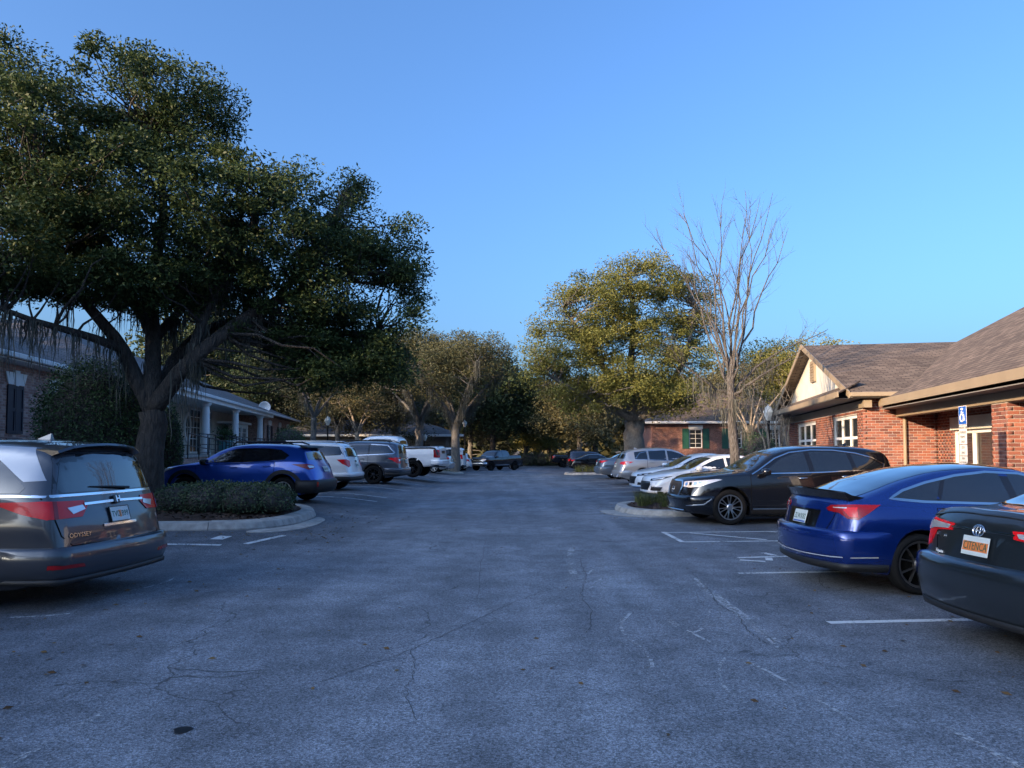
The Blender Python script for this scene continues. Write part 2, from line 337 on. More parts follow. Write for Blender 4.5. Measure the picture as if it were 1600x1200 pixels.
# ------------------------------------------------------------------ ground
def axis(lo, hi, fine_lo, fine_hi, fine, coarse):
    a = list(np.arange(lo, fine_lo, coarse)) + list(np.arange(fine_lo, fine_hi, fine)) + list(np.arange(fine_hi, hi + .01, coarse)); return np.array(a)
xs = axis(-30, 34, -14, 10, .5, 2.0); ys = axis(-30, 122, 4, 90, .5, 2.0)
X, Y = np.meshgrid(xs, ys); Z = gz(X, Y)
nx, ny = len(xs), len(ys); I = np.arange(nx * ny).reshape(ny, nx)
Q = np.stack([I[:-1, :-1].ravel(), I[:-1, 1:].ravel(), I[1:, 1:].ravel(), I[1:, :-1].ravel()], 1)
tag(np_mesh('parking_lot', np.stack([X.ravel(), Y.ravel(), Z.ravel()], 1), Q, M['asphalt'], smooth=True), kind='structure')
tag(mesh('ground', [(-900, -600, -.75), (900, -600, -.75), (900, 1500, -.75), (-900, 1500, -.75)], [(0, 1, 2, 3)], M['soil']), kind='structure')
def ribbon_on_ground(name, pts, w, mat, lift=.004, parent=None, step=.35):
    P = [Vector((p[0], p[1], 0)) for p in pts]; D = [P[0]]
    for a, b in zip(P[:-1], P[1:]):
        n = max(1, int((b - a).length / step))
        for k in range(1, n + 1): D.append(a.lerp(b, k / n))
    V = []; F = []
    for i, p in enumerate(D):
        t = (D[min(i + 1, len(D) - 1)] - D[max(i - 1, 0)]).normalized(); s = Vector((-t.y, t.x, 0)) * w / 2
        for q in (p - s, p + s): V.append((q.x, q.y, gzf(q.x, q.y) + lift))
        if i: k = 2 * i; F.append((k - 2, k - 1, k + 1, k))
    return mesh(name, V, F, mat, parent)
def smooth_px(pxs, n=6):                            # Catmull-Rom through photo points laid on the paving
    P = [pix(u, v, 1.6 * FPX / (v - HOR)) for u, v in pxs]; out = []
    for i in range(len(P) - 1):
        p0, p1, p2, p3 = P[max(i - 1, 0)], P[i], P[i + 1], P[min(i + 2, len(P) - 1)]
        for k in range(n):
            t = k / n; out.append(.5 * ((2 * p1) + (p2 - p0) * t + (2 * p0 - 5 * p1 + 4 * p2 - p3) * t * t + (3 * p1 - p0 - 3 * p2 + p3) * t ** 3))
    return out + [P[-1]]
A6 = R(5.0)
def stall_line_right(Zs, x0=2.93, x1=8.2, w=.10):
    o = ribbon_on_ground('stall_line', [(x0, Zs), (x1, Zs + math.tan(A6) * (x1 - x0))], w, M['line'])
    return tag(o, kind='structure')
for z_ in (4.2, 6.9, 9.63, 22.3, 25.0, 27.7, 30.4, 33.4, 36.4, 39.2, 42.0): stall_line_right(z_)
hat = [((2.97, 12.87), (8.0, 13.3)), ((2.92, 14.3), (8.0, 14.75)), ((2.95, 12.8), (2.93, 14.38)), ((3.4, 14.2), (4.5, 13.1)), ((5.0, 14.35), (6.2, 13.3)), ((6.6, 14.5), (7.7, 13.4))]
for i, (a, b) in enumerate(hat): tag(ribbon_on_ground('hatch_line', [a, b], .09, M['line'], .005 + .003 * i), kind='structure')
for i, pts in enumerate(([(3.35, 11.0), (4.45, 11.2)], [(3.72, 10.72), (3.80, 10.99)], [(3.98, 11.2), (3.9, 11.5)], [(4.5, 11.3), (4.95, 11.05)], [(3.3, 10.75), (3.62, 10.6)])):
    tag(ribbon_on_ground('wheelchair_marking', pts, .10, M['line'], .005 + .001 * i), kind='structure')
for a, b in (((-6.4, 12.1), (-4.75, 12.1)), ((-4.42, 12.3), (-4.12, 13.42)), ((-10.5, 22.3), (-4.0, 21.9)), ((-10.5, 24.0), (-4.0, 23.6)), ((-10, 28.2), (-3.8, 27.8)), ((-10, 32.6), (-3.8, 32.2)), ((-10, 37.2), (-3.4, 36.9)), ((-10, 41.5), (-3.4, 41.2))):
    tag(ribbon_on_ground('stall_line', [a, b], .11, M['line'], .005), kind='structure')
tag(mesh('stall_line', [(x, y, gzf(x, y) + .005) for x, y in ((-5.15, 12.62), (-4.93, 12.62), (-4.9, 12.98), (-5.12, 12.98))], [(0, 1, 2, 3)], M['line']), kind='structure')
for pxs, w in (([(985, 955), (970, 975), (985, 995), (1010, 1015), (1020, 1040), (1012, 1060)], .03), ([(1110, 950), (1100, 975), (1080, 985), (1055, 975), (1042, 958), (1060, 948)], .03),
               ([(1040, 962), (1090, 990), (1140, 1014), (1240, 1065), (1330, 1118)], .03), ([(1145, 1014), (1125, 1035), (1130, 1065), (1165, 1092)], .025),
               ([(932, 882), (912, 905), (942, 898), (918, 920)], .03), ([(1030, 905), (1100, 910), (1170, 925)], .02), ([(895, 850), (890, 880), (905, 905)], .10),
               ([(1080, 897), (1130, 935), (1175, 968), (1215, 1000)], .06), ([(1090, 910), (1140, 948), (1190, 985), (1222, 1012)], .05), ([(1480, 1128), (1540, 1160), (1600, 1190)], .05), ([(0, 1192), (120, 1128), (200, 1090)], .05), ([(240, 1006), (290, 1004)], .02),
               ([(225, 917), (260, 907), (275, 900)], .03), ([(15, 962), (60, 960), (110, 956)], .05)):
    tag(ribbon_on_ground('spray_marking', smooth_px(pxs), w, M['chalk'], .004, step=.1), kind='structure')
M['crack'] = pm('open_crack', (.06, .058, .057), .95)
for pxs, w in (([(500, 1060), (560, 1040), (640, 1012), (700, 985), (760, 958), (800, 940), (860, 918)], .014), ([(640, 1012), (648, 1040), (636, 1075), (650, 1120)], .012), ([(905, 870), (915, 900), (908, 925), (925, 955), (918, 985)], .016), ([(1080, 893), (1105, 915), (1120, 940), (1150, 957), (1172, 985), (1200, 1002)], .018), ([(1105, 915), (1090, 925), (1098, 945)], .012), ([(1285, 893), (1280, 905), (1290, 918)], .02), ([(760, 840), (752, 880), (748, 930)], .010), ([(1010, 1075), (1100, 1120), (1180, 1150)], .009)):
    P = smooth_px(pxs, 10); P = [p + Vector((random.gauss(0, .009), random.gauss(0, .009), 0)) for p in P]; tag(ribbon_on_ground('crack', P, w * .4, M['crack'], .004, step=.08), kind='structure')
# leaves, twigs and a stain lying about on the paving
V = []; Q = []
for k in range(1100):
    y = 4 + 46 * random.random() ** 1.3; x = random.uniform(-4.6, 4.6) if random.random() < .3 else random.choice((-1, 1)) * random.uniform(2.6, 6.2)
    if k % 4 == 0: x, y = random.choice(((random.gauss(-3.6, .35), random.uniform(12.5, 18)), (random.uniform(-9, -4), 13.3 - abs(random.gauss(0, .25))), (random.gauss(2.5, .3), random.uniform(17, 22))))
    s = random.uniform(.015, .04); a = random.random() * 6.28; c_, s_ = math.cos(a) * s, math.sin(a) * s; z = gzf(x, y) + .006; n = len(V)
    V += [(x - c_, y - s_, z), (x + s_ * .45, y - c_ * .45, z + s * .3), (x + c_, y + s_, z + .004), (x - s_ * .45, y + c_ * .45, z)]; Q.append((n, n + 1, n + 2, n + 3))
np_mesh('leaf_litter', V, Q, M['leaf_rust'], attr={'tint': np.repeat(rng.random(len(V) // 4), 4)})
tag(bpy.data.objects['leaf_litter'], 'dry brown leaves scattered over the asphalt', 'leaf litter', kind='stuff')
# ------------------------------------------------------------------ planting islands
def offset_poly(P, d):
    n = len(P); out = []
    for i in range(n):
        a, b, c = Vector(P[i - 1]), Vector(P[i]), Vector(P[(i + 1) % n]); e1 = (b - a).normalized(); e2 = (c - b).normalized()
        n1 = Vector((-e1.y, e1.x)); n2 = Vector((-e2.y, e2.x)); m = (n1 + n2); m = m / max(m.dot(n1), .3) if m.length > 1e-6 else n1
        out.append(b + m * d)
    return out
def round_poly(P, it=2):
    P = [Vector(p) for p in P]
    for _ in range(it):
        Q_ = []
        for i in range(len(P)):
            a, b = P[i], P[(i + 1) % len(P)]
            if (b - a).length > 1.6: Q_ += [a.lerp(b, .4 / (b - a).length), a.lerp(b, 1 - .4 / (b - a).length)]
            else: Q_ += [a.lerp(b, .25), a.lerp(b, .75)]
        P = Q_
    return P
def island(name, poly, label, apron=None, chips=900, bed_mat='mulch', visible=None):
    poly = round_poly(poly, 2); area = sum(poly[i].x * poly[(i + 1) % len(poly)].y - poly[(i + 1) % len(poly)].x * poly[i].y for i in range(len(poly)))
    if area < 0: poly = poly[::-1]
    D = []
    for i in range(len(poly)):
        a, b = poly[i], poly[(i + 1) % len(poly)]; n = max(1, int((b - a).length / .28))
        for k in range(n): D.append(a.lerp(b, k / n))
    rings = [(offset_poly(D, .0), -.02), (offset_poly(D, .0), .025), (offset_poly(D, .05), .12), (offset_poly(D, .075), .135), (offset_poly(D, .30), .14), (offset_poly(D, .325), .12), (offset_poly(D, .33), .02)]
    root = empty(name, (0, 0, 0)); tag(root, kind='structure')
    n = len(D); seg = max(1, round(n / 7)); bounds = [round(i * n / seg) for i in range(seg + 1)]
    for s in range(seg):
        i0, i1 = bounds[s], bounds[s + 1]; V = []; F = []; idx = list(range(i0, i1 + 1)); g_ = .012
        for j, i in enumerate(idx):
            for r_, (pl, h) in enumerate(rings):
                p = pl[i % n]; q = pl[(i + 1) % n] if j == 0 else pl[(i - 1) % n]
                if j in (0, len(idx) - 1) and (q - p).length > .03: p = p + (q - p).normalized() * g_ * .5
                V.append((p.x, p.y, gzf(p.x, p.y) + h + (.004 * math.sin(s * 3.7))))
        k = len(rings)
        for j in range(len(idx) - 1):
            for r_ in range(k - 1): a = j * k + r_; F.append((a, a + k, a + k + 1, a + 1))
        F.append(tuple(range(k))); F.append(tuple(range((len(idx) - 1) * k, len(idx) * k))[::-1])
        mesh('kerb_stone', V, F, M['concrete'], root)
    inner = offset_poly(D, .31); cx = sum(p.x for p in inner) / n; cy = sum(p.y for p in inner) / n
    # planting bed as a bumpy sheet
    V = []; F = []; rr = 9
    for r_ in range(rr + 1):
        t = r_ / rr
        for p in inner:
            x = cx + (p.x - cx) * (1 - t); y = cy + (p.y - cy) * (1 - t)
            V.append((x, y, gzf(x, y) + .105 + .10 * math.sin(min(t, .5) * math.pi) + .02 * math.sin(x * 5.1) * math.cos(y * 4.3)))
    for r_ in range(rr):
        for i in range(n): a = r_ * n + i; b = r_ * n + (i + 1) % n; F.append((a, b, b + n, a + n))
    bed = mesh('mulch_bed', V, F, M[bed_mat], root, True)
    if chips:
        V = []; Q = []; x0, x1 = min(p.x for p in inner), max(p.x for p in inner); y0, y1 = min(p.y for p in inner), max(p.y for p in inner)
        vx0, vx1 = visible or (x0, x1); bvh = BVHTree.FromPolygons([v_.co.copy() for v_ in bed.data.vertices], [p.vertices[:] for p in bed.data.polygons])
        for k in range(chips):
            x, y = random.uniform(max(x0, vx0), min(x1, vx1)), random.uniform(y0, y1); h = bvh.ray_cast(Vector((x, y, 3)), Vector((0, 0, -1)))
            if h[0] is None: continue
            z = h[0].z + .012; s = random.uniform(.02, .06); a = random.random() * 6.28; u = Vector((math.cos(a), math.sin(a), random.uniform(-.5, .5))) * s; w = Vector((-math.sin(a), math.cos(a), random.uniform(-.4, .4))) * s * .35
            p = Vector((x, y, z)); m_ = len(V); V += [p - u - w, p + u - w, p + u + w, p - u + w]; Q.append((m_, m_ + 1, m_ + 2, m_ + 3))
        o = np_mesh('mulch_chips', V, Q, M['chip'], root); tag(o, kind='stuff')
    return root
island('planting_island', [(-15, 13.45), (-5.6, 13.45), (-4.8, 13.75), (-4.4, 14.6), (-4.3, 15.8), (-4.45, 17.0), (-5.0, 17.75), (-15, 17.75)], 'x', chips=2600, visible=(-9.5, -4))
island('planting_island', [(10.5, 17.75), (3.9, 17.72), (3.2, 17.95), (2.8, 18.6), (2.72, 19.5), (2.85, 20.6), (3.3, 21.3), (4.2, 21.6), (10.5, 21.7)], 'x', chips=1500, visible=(2.8, 6))
island('planting_island', [(14, 47.8), (4.4, 47.6), (3.7, 48.3), (3.5, 50), (3.7, 51.8), (4.4, 52.6), (14, 52.6)], 'x', chips=0)
island('planting_island', [(-16, 48.9), (-4.4, 48.9), (-3.6, 49.6), (-3.3, 51), (-3.5, 52.8), (-4.3, 53.6), (-16, 53.6)], 'x', chips=0, bed_mat='lawn')
# flat concrete aprons at the two near island tips
for nm, pts in (('concrete_apron', [(-4.95, 13.45), (-4.5, 13.5), (-4.1, 14.2), (-3.98, 15.2), (-4.05, 16.2), (-4.32, 16.5), (-4.28, 15.6), (-4.36, 14.6), (-4.6, 14.0)]),
                ('concrete_apron', [(3.9, 17.55), (3.0, 17.6), (2.5, 18.1), (2.3, 18.8), (2.3, 19.6), (2.72, 19.7), (2.8, 18.7), (3.2, 18.0), (3.9, 17.76)])):
    P = round_poly(pts, 2); c = sum(P, Vector((0, 0))) / len(P)
    b_ = bmesh.new(); f = b_.faces.new([b_.verts.new((p.x, p.y, gzf(p.x, p.y) + .012)) for p in P])
    r_ = bmesh.ops.extrude_face_region(b_, geom=[f])
    for e in r_['geom']:
        if isinstance(e, bmesh.types.BMVert): e.co.z -= .06
    bmesh.ops.recalc_face_normals(b_, faces=b_.faces); me = bpy.data.meshes.new(nm); b_.to_mesh(me); tag(link(nm, me, M['concrete']), kind='structure')
# ------------------------------------------------------------------ buildings
def uv_faces(name, polys, mat, parent=None, thick=0):
    V = []; F = []
    for P in polys: n = len(V); V += [Vector(p) for p in P]; F.append(tuple(range(n, n + len(P))))
    me = bpy.data.meshes.new(name); me.from_pydata([tuple(v) for v in V], [], F); uv = me.uv_layers.new(name='UVMap')
    for p in me.polygons:
        nrm = p.normal; u = Vector((0, 0, 1)).cross(nrm); u = u.normalized() if u.length > .05 else Vector((1, 0, 0)); w = nrm.cross(u)
        for li in p.loop_indices: co = V[me.loops[li].vertex_index]; uv.data[li].uv = (co.dot(u), co.dot(w))
    me.update(); return link(name, me, mat, parent)
def roof_solid(name, polys, mat, parent, t=.10):     # roof planes with thickness
    allp = []
    for P in polys:
        P = [Vector(p) for p in P]; allp.append(P); n = (P[1] - P[0]).cross(P[2] - P[0]).normalized(); sgn = 1 if n.z > 0 else -1
        if sgn < 0: P.reverse()
        low = [p - Vector((0, 0, t)) for p in P]
        allp[-1] = P; allp.append(low[::-1])
        for i in range(len(P)): j = (i + 1) % len(P); allp.append([P[j], P[i], low[i], low[j]])
    return uv_faces(name, allp, mat, parent)
class Wall:
    """a wall in a building's own frame: o start, u along, n outwards"""
    def __init__(s, o, u, n, length, z0, z1, openings=()):
        s.o = Vector((o[0], o[1], 0)); s.u = Vector((u[0], u[1], 0)).normalized(); s.n = Vector((n[0], n[1], 0)).normalized(); s.len = length; s.z0, s.z1 = z0, z1; s.op = list(openings)
    def P(s, a, z, out=0): return s.o + s.u * a + s.n * out + Vector((0, 0, z))
    def panel(s, name, mat, parent, depth=.16, top=None):
        us = sorted({0, s.len, *[q for o in s.op for q in (max(o[0], 0), min(o[1], s.len))]}); zs = sorted({s.z0, s.z1, *[q for o in s.op for q in o[2:4]]})
        polys = []
        for a, b in zip(us[:-1], us[1:]):
            for c, d in zip(zs[:-1], zs[1:]):
                if any(o[0] - 1e-4 <= a and b <= o[1] + 1e-4 and o[2] - 1e-4 <= c and d <= o[3] + 1e-4 for o in s.op): continue
                polys.append([s.P(a, c), s.P(b, c), s.P(b, d), s.P(a, d)])
        for a, b, c, d in s.op:
            for q in ([(a, c), (a, d)], [(b, d), (b, c)], [(a, d), (b, d)], [(b, c), (a, c)]):
                polys.append([s.P(q[0][0], q[0][1]), s.P(q[1][0], q[1][1]), s.P(q[1][0], q[1][1], -depth), s.P(q[0][0], q[0][1], -depth)])
        return uv_faces(name, polys, mat, parent)
    def bricks(s, out, bl=.2, bh=.065, j=.01, skip=None):
        row = 0; z = s.z0 + j
        while z + bh <= s.z1 + .02:
            a = -(bl + j) * .5 if row % 2 else 0
            while a < s.len:
                a0, a1 = max(a, 0.0), min(a + bl, s.len)
                for o in s.op:
                    if z + bh > o[2] and z < o[3]:
                        if a0 >= o[0] - .001 and a1 <= o[1] + .001: a1 = a0
                        elif a0 < o[0] < a1: a1 = o[0]
                        elif a0 < o[1] < a1: a0 = o[1]
                if a1 - a0 > .03: out.append((s.P((a0 + a1) / 2, z + bh / 2), math.atan2(s.u.y, s.u.x), a1 - a0, s.n))
                a += bl + j
            z += bh + j; row += 1
BV = {}
def brick_mesh(bc, mat, key):                        # one brick, shared by all its look-alikes
    if (key, bc) in BV: return BV[key, bc]
    mb = MB().box(-.1, .1, -.03, .008, -.0325, .0325, .003); me = bpy.data.meshes.new('brick'); me.from_pydata(mb.V, [], mb.F); me.materials.append(mat)
    at = me.attributes.new('bc', 'FLOAT', 'POINT'); at.data.foreach_set('value', [bc] * len(mb.V)); BV[key, bc] = me; return me
def lay_bricks(root, bricks, mat, key, parent, zmin=1.2, cap=290):
    bpy.context.view_layer.update(); mw = root.matrix_world.copy(); sc = []
    for i, (p, ang, ln, n) in enumerate(bricks):
        w = mw @ p; nw = mw.to_3x3() @ n; d = w - Vector((0, 0, 1.6)); px = 800 + FPX * d.x / max(d.y, .1)
        ok = abs(ln - .2) < .002 and nw.dot(d) < 0 and 0 <= px <= 1600 and d.y > 2 and w.z > zmin
        if ok: sc.append((-abs(nw.dot(d)) / d.length ** 3, i))
    sc.sort(); single = {i for _, i in sc[:cap]}; V = []; F = []; A = []
    for i, (p, ang, ln, n) in enumerate(bricks):
        bc = random.choice((.05, .2, .35, .5, .6, .75, .9, 1.0)); u = Vector((math.cos(ang), math.sin(ang), 0))
        flip = (Vector((u.y, -u.x, 0)).dot(n) < 0)      # outward side is local -y ... keep the proud face outwards
        if i in single:
            o = link('brick', brick_mesh(bc, mat, key), None, parent); o.location = p; o.rotation_euler = (0, 0, math.atan2(n.y, n.x) - math.pi / 2)
        else:
            w = n * .008; b = -n * .03; h = Vector((0, 0, .0325)); a = u * ln / 2; k = len(V)
            V += [p - a - h + w, p + a - h + w, p + a + h + w, p - a + h + w, p - a - h + b, p + a - h + b, p + a + h + b, p - a + h + b]; A += [bc] * 8
            F += [(k, k + 1, k + 2, k + 3), (k + 3, k + 2, k + 6, k + 7), (k + 4, k + 5, k + 1, k), (k, k + 3, k + 7, k + 4), (k + 1, k + 5, k + 6, k + 2)]
    if V: tag(np_mesh('brickwork', np.array([tuple(v) for v in V]), F, mat, parent, attr={'bc': A}), kind='stuff')
def bar_mesh(w, items, name, mat, parent, d0, d1):   # boxes given in wall coordinates (a0,a1,z0,z1)
    V = []; F = []
    for a0, a1, z0, z1 in items:
        k = len(V); V += [w.P(a, z, d) for d in (d0, d1) for a, z in ((a0, z0), (a1, z0), (a1, z1), (a0, z1))]
        F += [(k + 3, k + 2, k + 1, k), (k + 4, k + 5, k + 6, k + 7), (k, k + 1, k + 5, k + 4), (k + 1, k + 2, k + 6, k + 5), (k + 2, k + 3, k + 7, k + 6), (k + 3, k, k + 4, k + 7)]
    return mesh(name, V, F, mat, parent)
def window(w, root, a0, a1, z0, z1, cols=2, rows=2, fr=.06, mull=.035, mat='white', rec=-.10, splits=None, glass='glass_b'):
    us = [a0 + (a1 - a0) * i / cols for i in range(cols + 1)]; zs = splits or [z0 + (z1 - z0) * i / rows for i in range(rows + 1)]
    items = [(a0, a0 + fr, z0, z1), (a1 - fr, a1, z0, z1), (a0 + fr, a1 - fr, z0, z0 + fr), (a0 + fr, a1 - fr, z1 - fr, z1)]
    items += [(u - mull / 2, u + mull / 2, z0 + fr, z1 - fr) for u in us[1:-1]]
    o = bar_mesh(w, items, 'window', M[mat], root, rec, rec + .055)
    if len(zs) > 2:
        for a_, b_ in zip(us[:-1], us[1:]): bar_mesh(w, [(max(a_ + mull / 2, a0 + fr), min(b_ - mull / 2, a1 - fr), z - mull / 2, z + mull / 2) for z in zs[1:-1]], 'glazing_bar', M[mat], o, rec + .002, rec + .05)
    for a_, b_ in zip(us[:-1], us[1:]):
        for c_, d_ in zip(zs[:-1], zs[1:]): bar_mesh(w, [(a_ + .005, b_ - .005, c_ + .005, d_ - .005)], 'pane', M[glass], o, rec + .012, rec + .02)
    return o
def shutter(w, root, a0, a1, z0, z1, mat):
    items = [(a0, a0 + .06, z0, z1), (a1 - .06, a1, z0, z1), (a0 + .06, a1 - .06, z0, z0 + .09), (a0 + .06, a1 - .06, z1 - .09, z1), (a0 + .06, a1 - .06, (z0 + z1) / 2 - .05, (z0 + z1) / 2 + .05)]
    o = bar_mesh(w, items, 'shutter', M[mat], root, .008, .045); bar_mesh(w, [(a0 + .05, a1 - .05, z0 + .05, z1 - .05)], 'shutter_panel', M[mat], o, .006, .025); return o
def keystone(w, root, a0, a1, z, h=.34):
    k = .16; m = (a0 + a1) / 2
    for pts in ([(a0, z), (m - .09, z), (m - .12, z + h), (a0 - k, z + h)], [(m + .09, z), (a1, z), (a1 + k, z + h), (m + .12, z + h)]):
        V = [w.P(a, zz, d) for d in (.006, .05) for a, zz in pts]; mesh('lintel', V, [(3, 2, 1, 0), (4, 5, 6, 7), (0, 1, 5, 4), (1, 2, 6, 5), (2, 3, 7, 6), (3, 0, 4, 7)], M['white'], root)
    pts = [(m - .085, z - .03), (m + .085, z - .03), (m + .13, z + h + .06), (m - .13, z + h + .06)]; V = [w.P(a, zz, d) for d in (.006, .075) for a, zz in pts]
    mesh('keystone', V, [(3, 2, 1, 0), (4, 5, 6, 7), (0, 1, 5, 4), (1, 2, 6, 5), (2, 3, 7, 6), (3, 0, 4, 7)], M['white'], root)
# ---- the brick office on the right: gabled wing, recessed bay under a low eave
rb = empty('brick_office', (9.1, 19.8, 0), R(-11), 'red brick office with brown shingle roof, tan eaves and gabled wing in low sun', 'building')
bricks = []
wg = Wall((.45, .45), (0, 1), (-1, 0), 11.9, 0, 2.75, [(.6, 3.5, .9, 2.6), (6.05, 9.45, .9, 2.6)])
wy = Wall((.45, .45), (1, 0), (0, -1), 1.85, 0, 3.05)
wbay = Wall((2.3, .45), (0, -1), (-1, 0), 8.72, 0, 2.72, [(1.1, 3.25, .1, 2.1), (4.6, 7.6, .1, 2.1)])
for w in (wg, wy, wbay): w.panel('mortar_wall', M['mortar'], rb); w.bricks(bricks)
for (lx0, lx1, ly0, ly1) in ((1.3, 1.95, -5.95, -5.3), (1.3, 1.95, -8.25, -7.6)):      # porch piers
    for w in (Wall((lx0, ly1), (0, -1), (-1, 0), ly1 - ly0, 0, 2.5), Wall((lx0, ly0), (1, 0), (0, -1), lx1 - lx0, 0, 2.5), Wall((lx1, ly0), (0, 1), (1, 0), ly1 - ly0, 0, 2.5), Wall((lx1, ly1), (-1, 0), (0, 1), lx1 - lx0, 0, 2.5)):
        w.panel('pier', M['mortar'], rb); w.bricks(bricks)
lay_bricks(rb, bricks, M['brick'], 'r', rb, zmin=1.15)
window(wg, rb, .6, 3.5, .9, 2.6, 3, 2, .09, .08, splits=[.9, 1.95, 2.6]); window(wg, rb, 6.05, 9.45, .9, 2.6, 3, 2, .09, .08, splits=[.9, 1.95, 2.6])
window(wbay, rb, 1.1, 3.25, .1, 2.1, 2, 1, .09, .14); window(wbay, rb, 4.6, 7.6, .1, 2.1, 3, 1, .09, .1)
bar_mesh(wbay, [(1.0, 3.4, 2.1, 2.42)], 'window_header', M['cream'], rb, .004, .05); bar_mesh(wbay, [(4.5, 7.7, 2.1, 2.42)], 'window_header', M['cream'], rb, .004, .05)
bar_mesh(wg, [(-.3, 12.2, 2.75, 2.95)], 'frieze_board', M['tan'], rb, -.15, .06)
wsth = Wall((2.3, -8.28), (1, 0), (0, -1), 11.5, 0, 2.85); wsth.panel('end_wall', M['farbrick'], rb); uv_faces('end_gable', [[(1.0, -8.29, 2.87), (15.0, -8.29, 2.87), (8, -8.29, 6.9)]], M['cream'], rb)
# roofs (frame coordinates: x inwards, y away)
S1 = .336
roof_solid('wing_roof', [[(0, -.02, 3.15), (14, -.02, 3.15), (14, 6.4, 3.15 + 6.42 * S1), (0, 6.4, 3.15 + 6.42 * S1)], [(14, 12.82, 3.15), (0, 12.82, 3.15), (0, 6.4, 3.15 + 6.42 * S1), (14, 6.4, 3.15 + 6.42 * S1)]], M['shingle_r'], rb, .06)
S2 = .6; zr = 2.9 + 7.05 * S2
roof_solid('main_roof', [[(.95, -8.3, 2.9), (.95, 9.8, 2.9), (8, 2.75, zr), (8, -8.3, zr)], [(.95, 9.8, 2.9), (15.05, 9.8, 2.9), (8, 2.75, zr)], [(15.05, 9.8, 2.9), (15.05, -8.3, 2.9), (8, -8.3, zr), (8, 2.75, zr)]], M['shingle_r'], rb, .06)
# the bay's own roof skin lies a hand's breadth proud of the main slope; its edge is the hip seen running up the roof
def mp(x): return 2.9 + (x - .95) * S2 + .11
roof_solid('bay_roof', [[(.85, -8.28, mp(.85)), (.85, .25, mp(.85)), (7.0, -5.9, mp(7.0)), (7.0, -8.28, mp(7.0))]], M['shingle_r'], rb, .05)
MB().box(-.32, .42, .3, 12.5, 3.0, 3.02).build('wing_soffit', M['soffit'], rb)
roof_solid('pent_roof', [[(-.3, 12.85, 3.14), (-.3, -.05, 3.14), (.42, .55, 3.52), (.42, 12.25, 3.52)]], M['shingle_r'], rb, .04)
MB().box(-.34, -.30, -.1, 12.9, 3.02, 3.17).build('pent_fascia', M['tan'], rb)
uv_faces('gable_wall', [[(.4, .9, 3.42), (.4, 11.9, 3.42), (.4, 6.4, 5.26)]], M['cream'], rb)
MB().box(.33, .398, 6.05, 6.75, 4.0, 4.75).build('louvre', M['tan'], rb)
for k in range(7): MB().box(.31, .335, 6.1, 6.7, 4.06 + k * .095, 4.11 + k * .095).build('louvre_slat', M['tan'], bpy.data.objects['louvre'])
for ya, yb in ((-.06, 6.4), (12.86, 6.4)):           # rake boards
    za, zb = 3.13, 3.13 + 6.42 * S1 + .02; V = [(x, y, z) for x in (-.035, .0) for y, z in ((ya, za - .13), (yb, zb - .13), (yb, zb + .05), (ya, za + .05))]
    mesh('rake_board', V, [(3, 2, 1, 0), (4, 5, 6, 7), (0, 1, 5, 4), (1, 2, 6, 5), (2, 3, 7, 6), (3, 0, 4, 7)], M['tan'], rb)
MB().box(0, 1.6, -.12, -.025, 3.03, 3.15, .015).build('gutter', M['tan'], rb); MB().box(0.02, 1.9, -.02, .44, 3.0, 3.03).build('wing_side_soffit', M['soffit'], rb)
mb = MB(); mb.tube([(1.47, -.07, 3.05), (1.47, -.07, 2.93), (1.47, .33, 2.62), (1.47, .38, 2.5), (1.47, .38, .05)], .045, 8); mb.build('downspout', M['tan'], rb)
MB().box(.80, .84, -8.3, .28, 2.78, 2.97).build('bay_fascia', M['tan'], rb); MB().box(.845, 2.29, -8.3, .24, 2.70, 2.72).build('bay_soffit', M['soffit'], rb)
MB().box(1.27, 1.52, -8.26, .42, 2.5, 2.695).build('porch_beam', M['tan'], rb)
# ---- the long office on the left: brick end, then a raised porch with white columns
lb = empty('porch_office', (-13.2, 19, 0), R(8.63), 'long rose brick office with white columned porch, navy shutters and grey shingle roof', 'building')
FL = 1.38
wa = Wall((-.5, -16), (0, 1), (1, 0), 20.3, 0, 4.0, [(3.5, 4.6, 2.05, 3.4)])
wa.panel('mortar_wall', M['mortar_d'], lb); bl = []
w2 = Wall((-.5, -3.0), (0, 1), (1, 0), 7.3, 1.2, 4.0); w2.bricks(bl); lay_bricks(lb, bl, M['brick_l'], 'l', lb, 1.6)
for a in (17.25, 19.75): shutter(wa, lb, a, a + .42, 2.05, 3.4, 'shutter'); shutter(wa, lb, a + .44, a + .86, 2.05, 3.4, 'shutter'); keystone(wa, lb, a, a + .86, 3.42)
window(wa, lb, 3.5, 4.6, 2.05, 3.4, 2, 3)
wend = Wall((-.5, 4.3), (-1, 0), (0, 1), 12, 0, 4.0); wend.panel('end_wall', M['farbrick_l'], lb)
zl = 4.2 + 8 * .42
roof_solid('brick_end_roof', [[(0, -30, 4.2), (0, 4.8, 4.2), (-8, -3.2, zl), (-8, -30, zl)], [(0, 4.8, 4.2), (-16, 4.8, 4.2), (-8, -3.2, zl)], [(-16, 4.8, 4.2), (-16, -30, 4.2), (-8, -30, zl), (-8, -3.2, zl)]], M['shingle'], lb, .08)
roof_solid('link_roof', [[(-1.5, 0, 4.35), (-1.5, 14, 4.35), (-8, 14, 7.0), (-8, 0, 7.0)]], M['shingle'], lb, .08)
MB().box(.01, .13, -30, 4.9, 4.05, 4.19, .02).build('gutter', M['white'], lb); MB().box(-.5, .0, -30, 4.8, 4.0, 4.04).build('soffit', M['white'], lb)
MB().box(-2.6, -2.45, -.6, -.4, 5.2, 5.75).build('roof_vent', M['white'], lb)
zh = 4.2 + 9 * .42
